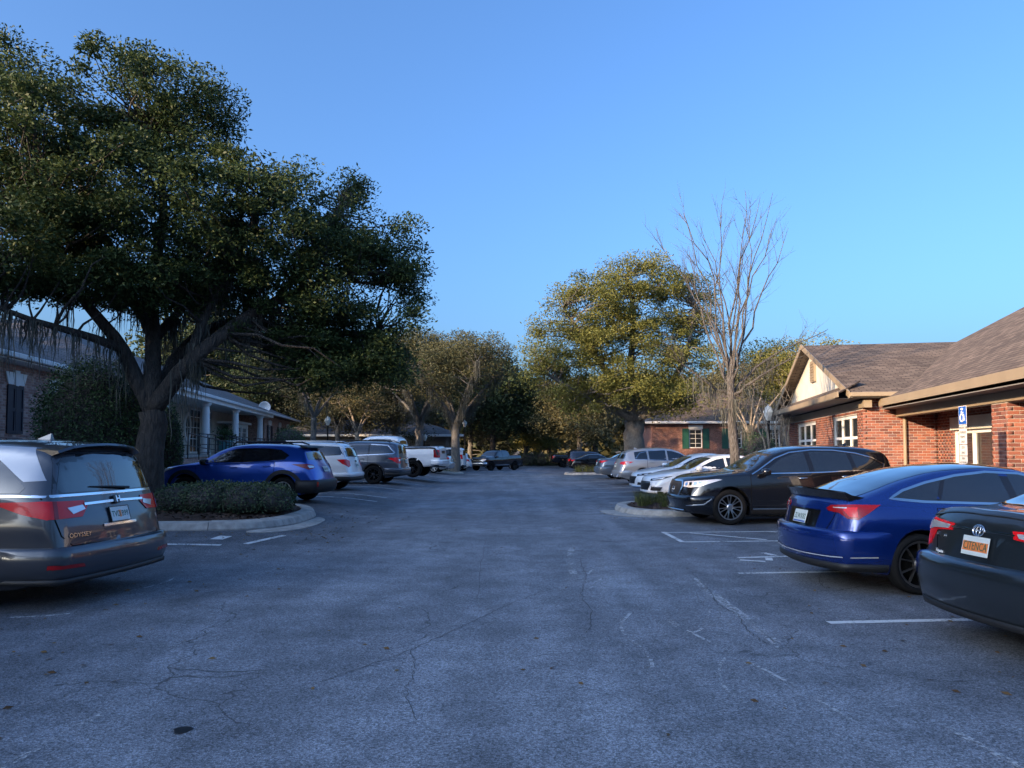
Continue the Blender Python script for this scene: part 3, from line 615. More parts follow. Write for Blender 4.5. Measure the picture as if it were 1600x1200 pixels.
roof_solid('porch_roof', [[(1.3, 8.5, 4.2), (1.3, 47, 4.2), (-7.7, 38, zh), (-7.7, 17.5, zh)], [(1.3, 47, 4.2), (-16.7, 47, 4.2), (-7.7, 38, zh)], [(-16.7, 8.5, 4.2), (1.3, 8.5, 4.2), (-7.7, 17.5, zh)], [(-16.7, 47, 4.2), (-16.7, 8.5, 4.2), (-7.7, 17.5, zh), (-7.7, 38, zh)]], M['shingle'], lb, .08)
MB().box(1.31, 1.43, 8.5, 47, 4.05, 4.19, .02).build('gutter', M['white'], lb); MB().box(.75, 1.28, 8.6, 33.5, 3.86, 4.10).build('porch_beam', M['white'], lb); MB().box(-1.4, .74, 8.6, 33.5, 4.06, 4.09).build('porch_ceiling', M['white'], lb)
for ly in (10.0, 16.2, 22.6, 30.0):
    mb = MB(); mb.lathe([(.26, FL), (.26, FL + .10), (.21, FL + .16), (.195, FL + .2), (.19, FL + .9), (.165, 3.62), (.16, 3.68), (.20, 3.70), (.20, 3.74), (.25, 3.78), (.25, 3.859)], 20, (1.0, ly, 0)); mb.build('column', M['white'], lb, True)
uv_faces('porch_base', [[(1.35, 8, 0), (1.35, 34, 0), (1.35, 34, FL - .1), (1.35, 8, FL - .1)], [(1.35, 8, 0), (-1.4, 8, 0), (-1.4, 8, FL - .1), (1.35, 8, FL - .1)][::-1]], M['farbrick_l'], lb)
MB().box(-1.4, 1.42, 7.95, 34, FL - .1, FL).build('porch_floor', M['concrete'], lb)
wc = Wall((-1.4, 8), (0, 1), (1, 0), 27, FL, 4.06, [(14.6, 16.9, FL + .05, 3.95), (17.2, 19.3, FL + .05, 3.95)]); wc.panel('cream_wall', M['cream'], lb)
for a0, a1 in ((14.6, 16.9), (17.2, 19.3)): window(wc, lb, a0, a1, FL + .05, 3.95, 3, 4, .08, .04, splits=[FL + .05, FL + .85, FL + 1.5, FL + 2.1, 3.95])
mb = MB()                                           # oval window on the cream wall
for r0, r1, d in ((.62, .5, .07),):
    V = []; F = []; n = 28
    for k in range(n):
        a = 2 * math.pi * k / n
        for rr, dd in ((1.0, 0.005), (1.0, d), (.74, d), (.74, .005)): V.append((-1.4 + dd, 21.9 + .62 * rr * math.cos(a), 2.85 + .85 * rr * math.sin(a)))
    for k in range(n):
        for j in range(3): a, b = k * 4 + j, ((k + 1) % n) * 4 + j; F.append((a, b, b + 1, a + 1))
    ov = mesh('oval_window', V, F, M['white'], lb); mesh('pane', [(-1.385, 21.9 + .46 * math.cos(2 * math.pi * k / n), 2.85 + .63 * math.sin(2 * math.pi * k / n)) for k in range(n)], [tuple(range(n))], M['glass_b'], ov)
    MB().box(-1.384, -1.36, 21.88, 21.92, 2.24, 3.46).box(-1.383, -1.361, 21.46, 21.879, 2.83, 2.87).box(-1.383, -1.361, 21.921, 22.34, 2.83, 2.87).build('glazing_bar', M['white'], ov)
wb2 = Wall((.6, 33.8), (0, 1), (1, 0), 12.6, 0, 4.05, [(1.6, 2.7, 1.9, 3.4), (6.2, 7.3, 1.9, 3.4), (10.3, 11.3, 1.9, 3.4)]); wb2.panel('brick_wing_wall', M['farbrick_l'], lb)
uv_faces('brick_wing_side', [[(-1.4, 33.8, 0), (.6, 33.8, 0), (.6, 33.8, 4.05), (-1.4, 33.8, 4.05)]], M['farbrick_l'], lb)
for a in (1.6, 6.2, 10.3):
    window(wb2, lb, a, a + 1.1, 1.9, 3.4, 2, 4); shutter(wb2, lb, a - .62, a - .06, 1.9, 3.4, 'shutter'); shutter(wb2, lb, a + 1.16, a + 1.72, 1.9, 3.4, 'shutter'); keystone(wb2, lb, a, a + 1.1, 3.42)
# small white glazed entry between porch and brick wing
we = Wall((-.2, 28.6), (0, 1), (1, 0), 3.6, FL, 3.3, [(.3, 1.6, FL + .7, 3.1), (1.9, 3.3, FL + .7, 3.1)]); we.panel('entry_wall', M['white'], lb)
for a0, a1 in ((.3, 1.6), (1.9, 3.3)): window(we, lb, a0, a1, FL + .7, 3.1, 2, 3)
MB().box(-1.39, .0, 28.4, 32.4, 3.3, 3.45, .02).build('entry_roof', M['white'], lb)
mb = MB(); mb.lathe([(.01, 0), (.2, .03), (.34, .10), (.42, .2), (.40, .2), (.32, .115), (.18, .05), (.01, .02)], 18, (0, 0, 0)); 
dish = empty('satellite_dish', tuple(lb.matrix_world @ Vector((.2, 36, 4.75))), 0, 'small white satellite dish on the eave of the columned office', 'satellite dish')
d_ = mb.build('dish_bowl', M['white'], dish, True); d_.rotation_euler = (R(75), 0, R(25)); MB().tube([(0, 0.02, 0), (0, .1, -.25), (0, .12, -.62)], .03, 6).build('dish_mast', M['white'], dish)
# railings in front of the porch
def railing(name, p0, p1, zf0, zf1, n, label, frame=lb, mid=(.5,), hgt=.95, bal=0):
    a, b = frame.matrix_world @ Vector((*p0, zf0)), frame.matrix_world @ Vector((*p1, zf1)); root = empty(name, tuple(a), 0, label, 'railing', 'black metal railings at the porch'); d = b - a
    P = lambda t, h: d * t + Vector((0, 0, h))
    MB().tube([P(0, hgt), P(1, hgt)], .026, 6).build('top_rail', M['blackm'], root)
    for m_ in mid: MB().tube([P(0, hgt * m_), P(1, hgt * m_)], .02, 6).build('mid_rail', M['blackm'], root)
    for k in range(n + 1): MB().tube([P(k / n, -.04 - .4 * (zf0 < 1.2)), P(k / n, hgt)], .024, 6).build('post', M['blackm'], root)
    for k in range(bal): MB().tube([P((k + .5) / bal, .08), P((k + .5) / bal, hgt)], .012, 5).build('baluster', M['blackm'], root)
    return root
bpy.context.view_layer.update()
railing('porch_railing', (1.3, 14.0), (1.3, 18.3), FL, FL, 3, 'black railing along the porch edge by the first white column', mid=(.5, .12))
railing('porch_railing', (1.3, 19.8), (1.3, 26.5), FL, FL, 4, 'black railing along the porch edge by the middle white column', mid=(.5, .12))
railing('porch_railing', (1.3, 26.9), (1.3, 33.0), FL, FL, 4, 'black railing along the porch edge by the farthest white column', mid=(.5, .12))
railing('stair_railing', (1.45, 18.4), (3.3, 18.2), FL, .75, 2, 'black sloping stair rail on the near side of the porch steps')
railing('stair_railing', (1.45, 19.7), (3.3, 19.5), FL, .75, 2, 'black sloping stair rail on the far side of the porch steps')
railing('ramp_railing', (3.2, 9.0), (3.2, 17.6), .55, .95, 5, 'black ramp railing behind the conical shrub beside the oak', mid=(.62, .3))
railing('ramp_railing', (2.0, 9.6), (2.0, 17.6), 1.3, .98, 5, 'black upper ramp railing against the porch base', mid=(.5,))
railing('ramp_railing', (3.6, 20.5), (3.6, 28.0), .7, 1.0, 4, 'black ramp railing behind the parked blue crossover', mid=(.62, .3))
st = empty('porch_steps', tuple(lb.matrix_world @ Vector((1.45, 19.05, 0))), R(8.63), 'concrete steps climbing to the columned porch', 'steps')
for k in range(4): MB().box(.0 if k == 3 else .003 * k, 1.8 - k * .42, -.62, .62, (.45 + k * .19) if k else .2, .64 + k * .19, .01).build('step', M['concrete'], st)
# ---- dark low house far left of the lane and the green-shuttered brick house on the right
fh = empty('grey_house', (-15, 76, -.35), R(3), 'low dark house with white fascia behind the far parked cars', 'house')
wf = Wall((-9, 0), (1, 0), (0, -1), 18, 0, 3.4, [(2, 3.2, 1.0, 2.6), (5, 6.2, 1.0, 2.6), (11, 12.2, 1, 2.6), (14.5, 15.5, .1, 2.5)]); wf.panel('wall', M['soffit'], fh)
for a in (2, 5, 11): window(wf, fh, a, a + 1.2, 1.0, 2.6, 2, 2)
bar_mesh(wf, [(14.5, 15.5, .1, 2.5)], 'door', M['door'], fh, -.1, -.05)
for a in (.5, 8.4, 13.5, 17.2): MB().box(-9 + a, -8.75 + a, -1.5, -1.25, 0, 3.38).build('porch_post', M['soffit'], fh)
roof_solid('roof', [[(-10, -1.8, 3.5), (10, -1.8, 3.5), (5, 4.5, 5.2), (-5, 4.5, 5.2)], [(10, -1.8, 3.5), (10, 10.5, 3.5), (5, 4.5, 5.2)], [(-10, 10.5, 3.5), (-10, -1.8, 3.5), (-5, 4.5, 5.2)]], M['shingle'], fh, .08)
MB().box(-10, 10, -1.92, -1.81, 3.3, 3.52, .02).build('fascia', M['white'], fh)
gh = empty('green_shutter_house', (16, 60, -.25), R(-2), 'red brick office with white windows and green shutters beyond the oak', 'building')
wgh = Wall((-4.6, 0), (1, 0), (0, -1), 16.6, 0, 4.0, [(3.05, 4.1, 2.0, 3.55), (6.25, 7.3, 2.0, 3.55), (9.3, 10.35, 2.0, 3.55)]); wgh.panel('wall', M['farbrick'], gh)
for a in (3.05, 6.25, 9.3):
    window(wgh, gh, a, a + 1.05, 2.0, 3.55, 2, 4, .07, .03); shutter(wgh, gh, a - .56, a - .04, 1.95, 3.6, 'shutter_g'); shutter(wgh, gh, a + 1.09, a + 1.61, 1.95, 3.6, 'shutter_g'); bar_mesh(wgh, [(a - .06, a + 1.11, 3.56, 3.85)], 'lintel', M['white'], gh, .005, .05)
uv_faces('side_wall', [[(-4.6, 12, 0), (-4.6, 0, 0), (-4.6, 0, 4), (-4.6, 12, 4)]], M['farbrick'], gh)
roof_solid('roof', [[(-5.2, -.6, 4.15), (13, -.6, 4.15), (7, 6, 7.0), (.9, 6, 7.0)], [(-5.2, 13, 4.15), (-5.2, -.6, 4.15), (.9, 6, 7.0)]], M['shingle_r'], gh, .08)
MB().box(-5.2, 13, -.72, -.61, 3.98, 4.17, .02).build('fascia', M['white'], gh); MB().box(-5.1, 13, -.6, -.01, 4.0, 4.04).build('soffit', M['white'], gh)
# ------------------------------------------------------------------ vehicles
def pchip(kn):
    x = np.array([k[0] for k in kn], float); y = np.array([k[1] for k in kn], float); h = np.diff(x); d = np.diff(y) / h; n = len(x); m = np.zeros(n)
    if n == 2: m[:] = d[0]
    else:
        for i in range(1, n - 1):
            if d[i - 1] * d[i] > 0: w1, w2 = 2 * h[i] + h[i - 1], h[i] + 2 * h[i - 1]; m[i] = (w1 + w2) / (w1 / d[i - 1] + w2 / d[i])
        m[0], m[-1] = d[0], d[-1]
    def f(q):
        q = np.clip(q, x[0], x[-1]); i = np.clip(np.searchsorted(x, q) - 1, 0, n - 2); t = (q - x[i]) / h[i]
        return (1 + 2 * t) * (1 - t) ** 2 * y[i] + t * (1 - t) ** 2 * h[i] * m[i] + t * t * (3 - 2 * t) * y[i + 1] + t * t * (t - 1) * h[i] * m[i + 1]
    return f
def chaikin(P, it):
    P = np.asarray(P, float)
    for _ in range(it):
        a = P[:-1] * .75 + P[1:] * .25; b = P[:-1] * .25 + P[1:] * .75; Q_ = np.empty((len(a) * 2, 2)); Q_[0::2] = a; Q_[1::2] = b; P = np.vstack([P[:1], Q_, P[-1:]])
    return P
PAINT = {}
def paint(name, col, metal=.35, rough=.32):
    if name not in PAINT: PAINT[name] = pm('paint_' + name, col, rough, metal=metal, coat=1.0, coatr=.02)
    return PAINT[name]
def text_mesh(name, txt, size, ext, mat, parent=None):
    cu = bpy.data.curves.new(name, 'FONT'); cu.body = txt; cu.size = size; cu.extrude = ext; cu.align_x = 'CENTER'; cu.align_y = 'CENTER'; cu.resolution_u = 2
    t = bpy.data.objects.new('tmp', cu); COL.objects.link(t); bpy.context.view_layer.update(); me = bpy.data.meshes.new_from_object(t.evaluated_get(bpy.context.evaluated_depsgraph_get())); bpy.data.objects.remove(t); bpy.data.curves.remove(cu)
    me.name = name; me.materials.clear(); return link(name, me, mat, parent)
class Car:
    """x runs from the front bumper (0) to the rear (L); everything is kept in the car's own frame, centred on the ground"""
    def __init__(s, name, label, group, sp, loc, rz, pnt, cat='car', detail=1):
        s.sp = sp; s.L, s.W = sp['L'], sp['W']; s.pnt = pnt; s.detail = detail
        s.root = empty(name, (loc[0], loc[1], gzf(loc[0], loc[1])), rz, label, cat, group); s.body()
        for side in (-1, 1):
            for xw in (sp['xf'], sp['xr']): s.wheel(xw, side)
    def o(s, p): return Vector((p[0] - s.L / 2, p[1], p[2]))
    def body(s):
        sp = s.sp; L, W = s.L, s.W; top = pchip(sp['top']); belt = pchip(sp['belt']); rt, ra = sp['rt'], sp['ra']; sill = pchip(sp.get('sill', [(0, .26), (.5, .20), (L - .6, .21), (L, .34)]))
        plan = pchip(sp.get('plan', [(0, .80), (.12, .88), (.4, .955), (.9, 1.0), (L - 1.0, 1.0), (L - .4, .965), (L - .12, .905), (L, .86)]))
        prof = pchip(sp.get('prof', [(0, .905), (.10, .955), (.34, .984), (.55, .99), (.66, 1.0), (.80, .985), (1, .95)])); tum = sp.get('tum', .36)
        q = np.linspace(0, L, 3000); zt = top(q); arc = np.concatenate([[0], np.cumsum(np.hypot(np.diff(q), np.diff(zt)))])
        ns = 76 if s.detail else 44
        X = list(np.interp(np.linspace(0, arc[-1], ns), arc, q)); na = 13 if s.detail else 9
        for xw in (sp['xf'], sp['xr']):
            X = [x for x in X if abs(x - xw) > ra + .012]
            X += [xw - ra - .003, xw + ra + .003] + [xw - (ra - .002) * math.cos(math.pi * k / (na - 1)) for k in range(na)]
        X = np.array(sorted(X)); rings = []
        nsd = 15 if s.detail else 10
        for x in X:
            zs = float(sill(x)); zb = zs
            for xw in (sp['xf'], sp['xr']):
                if abs(x - xw) <= ra: zb = max(zb, rt + math.sqrt(max(ra * ra - (x - xw) ** 2, 0)))
            z1 = float(top(x)); zbl = min(float(belt(x)), z1 - .035); zb = min(zb, zbl - .08); w = W * float(plan(x))
            zz = np.linspace(zb, zbl, nsd); yy = w * prof(np.clip((zz - zs) / max(zbl - zs, .05), 0, 1))
            g = z1 - zbl; yb = yy[-1]; yr = yb - tum * g - min(.05, g * .5); cr = min(.085, .12 * g + .018)
            up = chaikin([(yb, zbl), (yb - (yb - yr) * .30, zbl + (g - cr) * .35), (yr + .03 * min(1, g * 2), z1 - cr - .22 * (g - cr)), (yr - .012, z1 - cr * 1.15), (yr - .13 * min(1, yr), z1 - cr * .55), (yr * .5, z1 - cr * .12), (0, z1)], 2 if s.detail else 1)
            half = [(0, zb), (yy[0] * .55, zb), (yy[0] - .035, zb)] + list(zip(yy, zz)) + [tuple(p) for p in up[1:]]
            rings.append(half)
        nh = len(rings[0]); bf, br_ = sp.get('bowf', .20), sp.get('bowr', .13); V = []; F = []
        def bow(x, y):
            a = (abs(y) / W) ** 2.2; kf = max(0, 1 - x / 1.0); kr = max(0, 1 - (L - x) / 1.0)
            return x + bf * a * kf * kf * (3 - 2 * kf) - br_ * a * kr * kr * (3 - 2 * kr)
        for x, half in zip(X, rings):
            full = [(-y, z) for y, z in half[::-1][:-1]] + half       # top centre -> left ... bottom -> right -> top
            full = full[:-1]
            for y, z in full: V.append(s.o((bow(x, y), y, z)))
        m = 2 * nh - 2
        for i in range(len(X) - 1):
            for k in range(m): a = i * m + k; b = i * m + (k + 1) % m; F.append((a, b, b + m, a + m))
        for end, i in ((0, 0), (1, len(X) - 1)):       # bowed end caps
            x = X[i]; half = rings[i]; nc = 10; base = i * m; cols = []
            for y, z in half:
                row = []
                for c in range(nc + 1): yy_ = -y + 2 * y * c / nc; V.append(s.o((bow(x, yy_), yy_, z))); row.append(len(V) - 1)
                cols.append(row)
            for j in range(nh - 1):
                for c in range(nc): f = (cols[j][c], cols[j][c + 1], cols[j + 1][c + 1], cols[j + 1][c]); F.append(f if end else f[::-1])
        me = bpy.data.meshes.new('body'); me.from_pydata([tuple(v) for v in V], [], F); me.validate()
        b_ = bmesh.new(); b_.from_mesh(me); bmesh.ops.remove_doubles(b_, verts=b_.verts, dist=.0008); bmesh.ops.recalc_face_normals(b_, faces=b_.faces); b_.to_mesh(me); b_.free()
        me.materials.append(s.pnt); me.materials.append(M['under'])
        for p in me.polygons:
            p.use_smooth = True
            if p.normal.z < -.6: p.material_index = 1
        s.body_o = link('body', me, None, s.root); s.bvh = BVHTree.FromPolygons([v.co.copy() for v in me.vertices], [tuple(p.vertices) for p in me.polygons])
        s.vn = [v.normal.copy() for v in me.vertices]; s.vc = [v.co.copy() for v in me.vertices]; s.pf = [tuple(p.vertices) for p in me.polygons]
    def hit(s, p, d):
        d = Vector(d).normalized(); r = s.bvh.ray_cast(p - d * 5, d)
        if r[0] is None: r = s.bvh.find_nearest(p)
        co, n, fi = r[0], r[1], r[2]; acc = Vector((0, 0, 0))
        for vi in s.pf[fi]:
            w = 1 / ((s.vc[vi] - co).length + 1e-4)
            if s.vn[vi].dot(n) > .3: acc += s.vn[vi] * w
        nn = acc.normalized() if acc.length > 1e-6 else n
        if nn.dot(d) > 0: nn = -nn
        return co, nn
    def panel(s, name, pts, d, mat, off=.004, thick=.014, parent=None, grid=.07, mirror=False, edge=None):
        d = Vector(d).normalized(); P3 = [s.o(p) for p in pts]; u = d.cross(Vector((0, 0, 1))); u = u.normalized() if u.length > .1 else Vector((0, 1, 0)); w = u.cross(d)
        b_ = bmesh.new(); vs_ = [b_.verts.new((p.dot(u), p.dot(w), 0)) for p in P3]; b_.faces.new(vs_)
        xs_ = [v.co.x for v in b_.verts]; ys_ = [v.co.y for v in b_.verts]
        for ax, lo, hi in ((0, min(xs_), max(xs_)), (1, min(ys_), max(ys_))):
            n = int((hi - lo) / grid)
            for k in range(1, n + 1):
                co = [0, 0, 0]; no = [0, 0, 0]; co[ax] = lo + (hi - lo) * k / (n + 1); no[ax] = 1
                bmesh.ops.bisect_plane(b_, geom=b_.verts[:] + b_.edges[:] + b_.faces[:], dist=1e-5, plane_co=co, plane_no=no)
        bmesh.ops.triangulate(b_, faces=b_.faces[:]); b_.verts.index_update(); V = []; Nn = []
        c0 = sum(P3, Vector()) / len(P3)
        for v in b_.verts:
            p = u * v.co.x + w * v.co.y + d * c0.dot(d); co, n = s.hit(p, d); V.append(co + n * off); Nn.append(n)
        F = [tuple(v.index for v in f.verts) for f in b_.faces]; bd = [(e.verts[0].index, e.verts[1].index) for e in b_.edges if len(e.link_faces) == 1]; b_.free()
        F2 = []
        for f in F:
            nrm = (V[f[1]] - V[f[0]]).cross(V[f[2]] - V[f[0]]); F2.append(f if nrm.dot(Nn[f[0]]) > 0 else f[::-1])
        low = {}
        for a, b in bd:
            for q in (a, b):
                if q not in low: low[q] = len(V); V.append(V[q] - Nn[q] * thick); Nn.append(Nn[q])
            F2.append((a, b, low[b], low[a]))
        me = bpy.data.meshes.new(name); me.from_pydata([tuple(v) for v in V], [], F2); me.polygons.foreach_set('use_smooth', [True] * len(me.polygons)); me.update()
        me.normals_split_custom_set_from_vertices([tuple(n) for n in Nn]); o = link(name, me, mat, parent or s.root)
        if mirror: s.panel(name, [(p[0], -p[1], p[2]) for p in pts], (d.x, -d.y, d.z), mat, off, thick, parent, grid)
        return o
    def strip(s, name, pts, d, w, mat, off=.003, parent=None, step=.08, mirror=False, closed=False, raise_=.0):
        d = Vector(d).normalized(); P = [s.o(p) for p in pts]
        if closed: P.append(P[0])
        D = [P[0]]
        for a, b in zip(P[:-1], P[1:]):
            n = max(1, int((b - a).length / step))
            for k in range(1, n + 1): D.append(a.lerp(b, k / n))
        H = [s.hit(p, d) for p in D]; V = []; Nn = []; F = []
        for i, (co, n) in enumerate(H):
            t = H[min(i + 1, len(H) - 1)][0] - H[max(i - 1, 0)][0]
            if closed and i in (0, len(H) - 1): t = H[1][0] - H[-2][0]
            t = t.normalized() if t.length > 1e-6 else Vector((1, 0, 0)); sd = n.cross(t).normalized() * w / 2
            V += [co - sd + n * (off - .004), co - sd * .8 + n * (off + raise_), co + sd * .8 + n * (off + raise_), co + sd + n * (off - .004)]; Nn += [(n - sd.normalized() * .5 * (raise_ > 0)).normalized(), n, n, (n + sd.normalized() * .5 * (raise_ > 0)).normalized()]
            if i:
                k = 4 * i
                for j in range(3): F.append((k - 4 + j, k + j, k + j + 1, k - 3 + j))
        me = bpy.data.meshes.new(name); me.from_pydata([tuple(v) for v in V], [], F); me.polygons.foreach_set('use_smooth', [True] * len(F)); me.update(); me.normals_split_custom_set_from_vertices([tuple(n) for n in Nn]); o = link(name, me, mat, parent or s.root)
        if mirror: s.strip(name, [(p[0], -p[1], p[2]) for p in pts], (d.x, -d.y, d.z), w, mat, off, parent, step, False, closed, raise_)
        return o
    def wheel(s, xw, side):
        sp = s.sp; rt = sp['rt']; key = id(sp); wd = sp.get('tw', .225); rr = sp.get('rr', rt * .70)
        if not hasattr(s, 'wm'):
            h = wd / 2
            tyre = MB().lathe([(rr - .012, h * .78), (rr + .01, h * .95), (rt - .05, h * 1.02), (rt - .018, h * .92), (rt - .003, h * .7), (rt, h * .3), (rt, -h * .3), (rt - .003, -h * .7), (rt - .018, -h * .92), (rt - .05, -h), (rr, -h * .8)], 40, axis='y', close=False)
            hub = MB().lathe([(rr - .005, h * .70), (rr - .03, h * .3), (rr - .05, -h * .5), (.16, -h * .5), (.15, h * .1), (.05, h * .12), (.002, h * .12)], 28, axis='y', close=False)
            rim = MB().lathe([(rr - .03, h * .72), (rr - .022, h * .86), (rr - .004, h * .86), (rr - .002, h * .70)], 40, axis='y', close=False)
            n, pair, sw = sp.get('spokes', (5, 1, .05)); hubz = h * .62
            for k in range(n):
                for j in ((-1, 1) if pair else (0,)):
                    a0 = 2 * math.pi * k / n + (j * .07); a1 = 2 * math.pi * k / n + j * sp.get('spread', .24)
                    p0 = Vector((math.cos(a0) * .055, 0, math.sin(a0) * .055)); p1 = Vector((math.cos(a1) * (rr - .015), 0, math.sin(a1) * (rr - .015))); t = (p1 - p0).normalized(); n_ = Vector((-t.z, 0, t.x))
                    V = []
                    for p, w_, y0, y1 in ((p0, sw * .75, h * .40, hubz), (p0.lerp(p1, .5), sw * .42, h * .45, hubz + .015), (p1, sw * .6, h * .5, h * .82)):
                        for q, yy in ((-1, y0), (-.75, y1), (.75, y1), (1, y0)): V.append(p + n_ * w_ / 1 * q * .5 + Vector((0, yy, 0)))
                    F = [(r_ * 4 + c, r_ * 4 + c + 1, r_ * 4 + c + 5, r_ * 4 + c + 4) for r_ in range(2) for c in range(3)]; rim.add(V, F)
            rim.lathe([(.075, h * .45), (.07, hubz + .012), (.055, hubz + .022), (.002, hubz + .024)], 20, axis='y', close=False)
            s.wm = []
            for nm, mb, mt, sm in (('tyre', tyre, M['rubber'], True), ('wheel', hub, M['under'], True), ('rim', rim, sp.get('rim', M['alloy']), False)):
                me = bpy.data.meshes.new(nm); me.from_pydata(mb.V, [], mb.F); me.materials.append(mt); me.polygons.foreach_set('use_smooth', [sm] * len(mb.F)); b_ = bmesh.new(); b_.from_mesh(me); bmesh.ops.recalc_face_normals(b_, faces=b_.faces); b_.to_mesh(me); b_.free(); s.wm.append(me)
        w = link('wheel', s.wm[1], None, s.root); w.location = s.o((xw, side * (s.W - .115), rt)); w.rotation_euler = (0, random.random() * 3, 0 if side > 0 else math.pi)
        link('tyre', s.wm[0], None, w); link('rim', s.wm[2], None, w)
    def text(s, name, txt, p, d, size, mat, parent=None, ext=.004, off=.006):
        return s.on(text_mesh(name, txt, size, ext, mat), p, d, off)
    def on(s, o_, p, d, off=.004):                  # seat an object on the bodywork, its z outwards
        co, n = s.hit(s.o(p), d); z = n; x = Vector((0, 0, 1)).cross(z).normalized(); y = z.cross(x); o_.parent = s.root; o_.matrix_local = Matrix((x, y, z)).transposed().to_4x4(); o_.location = co + n * off; return o_
    def plate(s, p, d, txt, kind=0, w=.305, h=.155):
        mb = MB().box(-w / 2, w / 2, -h / 2, h / 2, 0, .006, .002); o = s.on(mb.build('licence_plate', M['plate']), p, d, .012); fr = MB()
        for a in ((-w / 2 - .008, w / 2 + .008, -h / 2 - .01, -h / 2 - .001), (-w / 2 - .008, w / 2 + .008, h / 2 + .001, h / 2 + .01), (-w / 2 - .008, -w / 2 - .001, -h / 2 - .001, h / 2 + .001), (w / 2 + .001, w / 2 + .008, -h / 2 - .001, h / 2 + .001)): fr.box(*a, -.004, .009)
        if kind == 2: fr.build('plate_frame', M['gloss'], o)
        if kind == 1: MB().box(-w / 2 + .008, w / 2 - .008, -h * .28, h * .22, .0062, .0066).build('plate_band', M['plate_o'], o)
        if kind == 2: MB().box(-.02, .02, -h * .25, h * .25, .0062, .0066).build('plate_orange', M['plate_o'], o)
        if kind == 3: MB().box(-w / 2 + .01, w / 2 - .01, -h / 2 + .006, -h / 2 + .024, .0062, .0066).build('plate_band', M['signblue'], o)
        t = text_mesh('plate_number', txt, .088, .0006, M['plate_t'], o); t.location = (0, -.004, .0075); t.scale = (min(1, .27 / max(t.dimensions.x, .01)), 1.05, 1)
        return o
    def mirrors(s, x, z, mat=None, y=None):
        for sd in (-1, 1):
            y0 = (y or s.W * .93) * sd; c = s.o((x, y0 + sd * .13, z)); V = []; F = []; n = 12; prof_ = [(-.10, .35), (-.085, .75), (-.03, 1), (.04, .95), (.07, .8), (.075, .7)]
            for dx, k in prof_:
                for q in range(n):
                    a = 2 * math.pi * q / n; ca, sa = math.cos(a), math.sin(a); V.append((c.x + dx, c.y + math.copysign(abs(ca) ** .6, ca) * .115 * k, c.z + math.copysign(abs(sa) ** .6, sa) * .08 * k))
            for i in range(len(prof_) - 1):
                for q in range(n): a, b = i * n + q, i * n + (q + 1) % n; F.append((a, b, b + n, a + n))
            F.append(tuple(range(n))[::-1]); o = mesh('mirror', V, F, mat or s.pnt, s.root, True)
            mesh('mirror_glass', [V[(len(prof_) - 1) * n + q] for q in range(n)], [tuple(range(n))], M['chrome'], o); MB().tube([c + Vector((-.01, -sd * .09, -.03)), c + Vector((-.02, -sd * .2, -.07))], [.035, .045], 8).build('mirror_stalk', M['black'], o)
    def handle(s, door, x, z, side, mat=None):
        co, n = s.hit(s.o((x, side * s.W, z)), (0, -side, 0)); c = co + n * .022
        MB().tube([co + Vector((-.10, 0, 0)), c + Vector((-.075, 0, .002)), c + Vector((.075, 0, .004)), co + Vector((.10, 0, .004))], [.012, .016, .016, .012], 7).build('handle', mat or s.pnt, door, True)
    def doors(s, cuts, z0, z1f, sides=(-1, 1), hx=None, hz=.92, hmat=None):
        """cuts: x positions of the seams; each door is the stretch between two of them"""
        for sd in sides:
            for k, (a, b) in enumerate(zip(cuts[:-1], cuts[1:])):
                pts = [(a, z0), (b, z0), (b, z1f(b)), (a, z1f(a))]
                if abs(b - s.sp['xr']) < s.sp['ra'] + .1:      # rear door follows the wheel arch
                    ra = s.sp['ra'] + .04; rt = s.sp['rt']; arc = [(s.sp['xr'] - ra * math.cos(t), rt + ra * math.sin(t)) for t in np.linspace(.05, 1.15, 6)]
                    arc = [q for q in arc if q[0] < b]; pts = [(a, z0), (min(arc[0][0], b) - .02, z0)] + arc + [(b, max(arc[-1][1] + .03, z0 + .3)), (b, z1f(b)), (a, z1f(a))]
                if s.detail > 1:
                    sm = s.panel('door', [(x, sd * s.W, z) for x, z in pts], (0, -sd, 0), s.pnt, off=.004, thick=.005, grid=.09)
                    s.strip('door_seam', [(x, sd * s.W, z) for x, z in pts], (0, -sd, 0), .022, M['under'], off=.0025, closed=True, step=.05, parent=sm)
                else:
                    sm = s.strip('door', [(x, sd * s.W, z) for x, z in pts], (0, -sd, 0), .014, M['under'], off=.0025, closed=True, step=.06)
                if hx: s.handle(sm, hx[k], hz if not hasattr(hz, '__len__') else hz[k], sd, hmat)
    def bumper(s, end, prof, xext=.6, mat=None, zref=.5, n=45, name=None, span=90):
        L = s.L; cx = L - xext if end == 'rear' else xext; sg = 1 if end == 'rear' else -1; V = []; F = []
        for k in range(n):
            a = R(-span + 2 * span * k / (n - 1)); d = Vector((sg * math.cos(a), math.sin(a), 0)); r_ = s.bvh.ray_cast(s.o((cx, 0, zref)) + d * 4, -d)
            co = r_[0] if r_[0] is not None else s.bvh.find_nearest(s.o((cx, 0, zref)) + d)[0]; nn = Vector((co.x - s.o((cx, 0, 0)).x, co.y * .9, 0)); hn = Vector((r_[1].x, r_[1].y, 0)) if r_[0] is not None else nn
            hn = hn.normalized() if hn.length > .1 else nn.normalized()
            if hn.dot(d) < 0: hn = -hn
            fade = min(1, (n - 1 - abs(2 * k - (n - 1))) / (n * .16)) if span >= 89 else 1
            for out, z in prof: V.append(Vector((co.x, co.y, z)) + hn * (out * fade if out > 0 else out))
        m = len(prof)
        for k in range(n - 1):
            for j in range(m - 1): a = k * m + j; F.append((a, a + m, a + m + 1, a + 1))
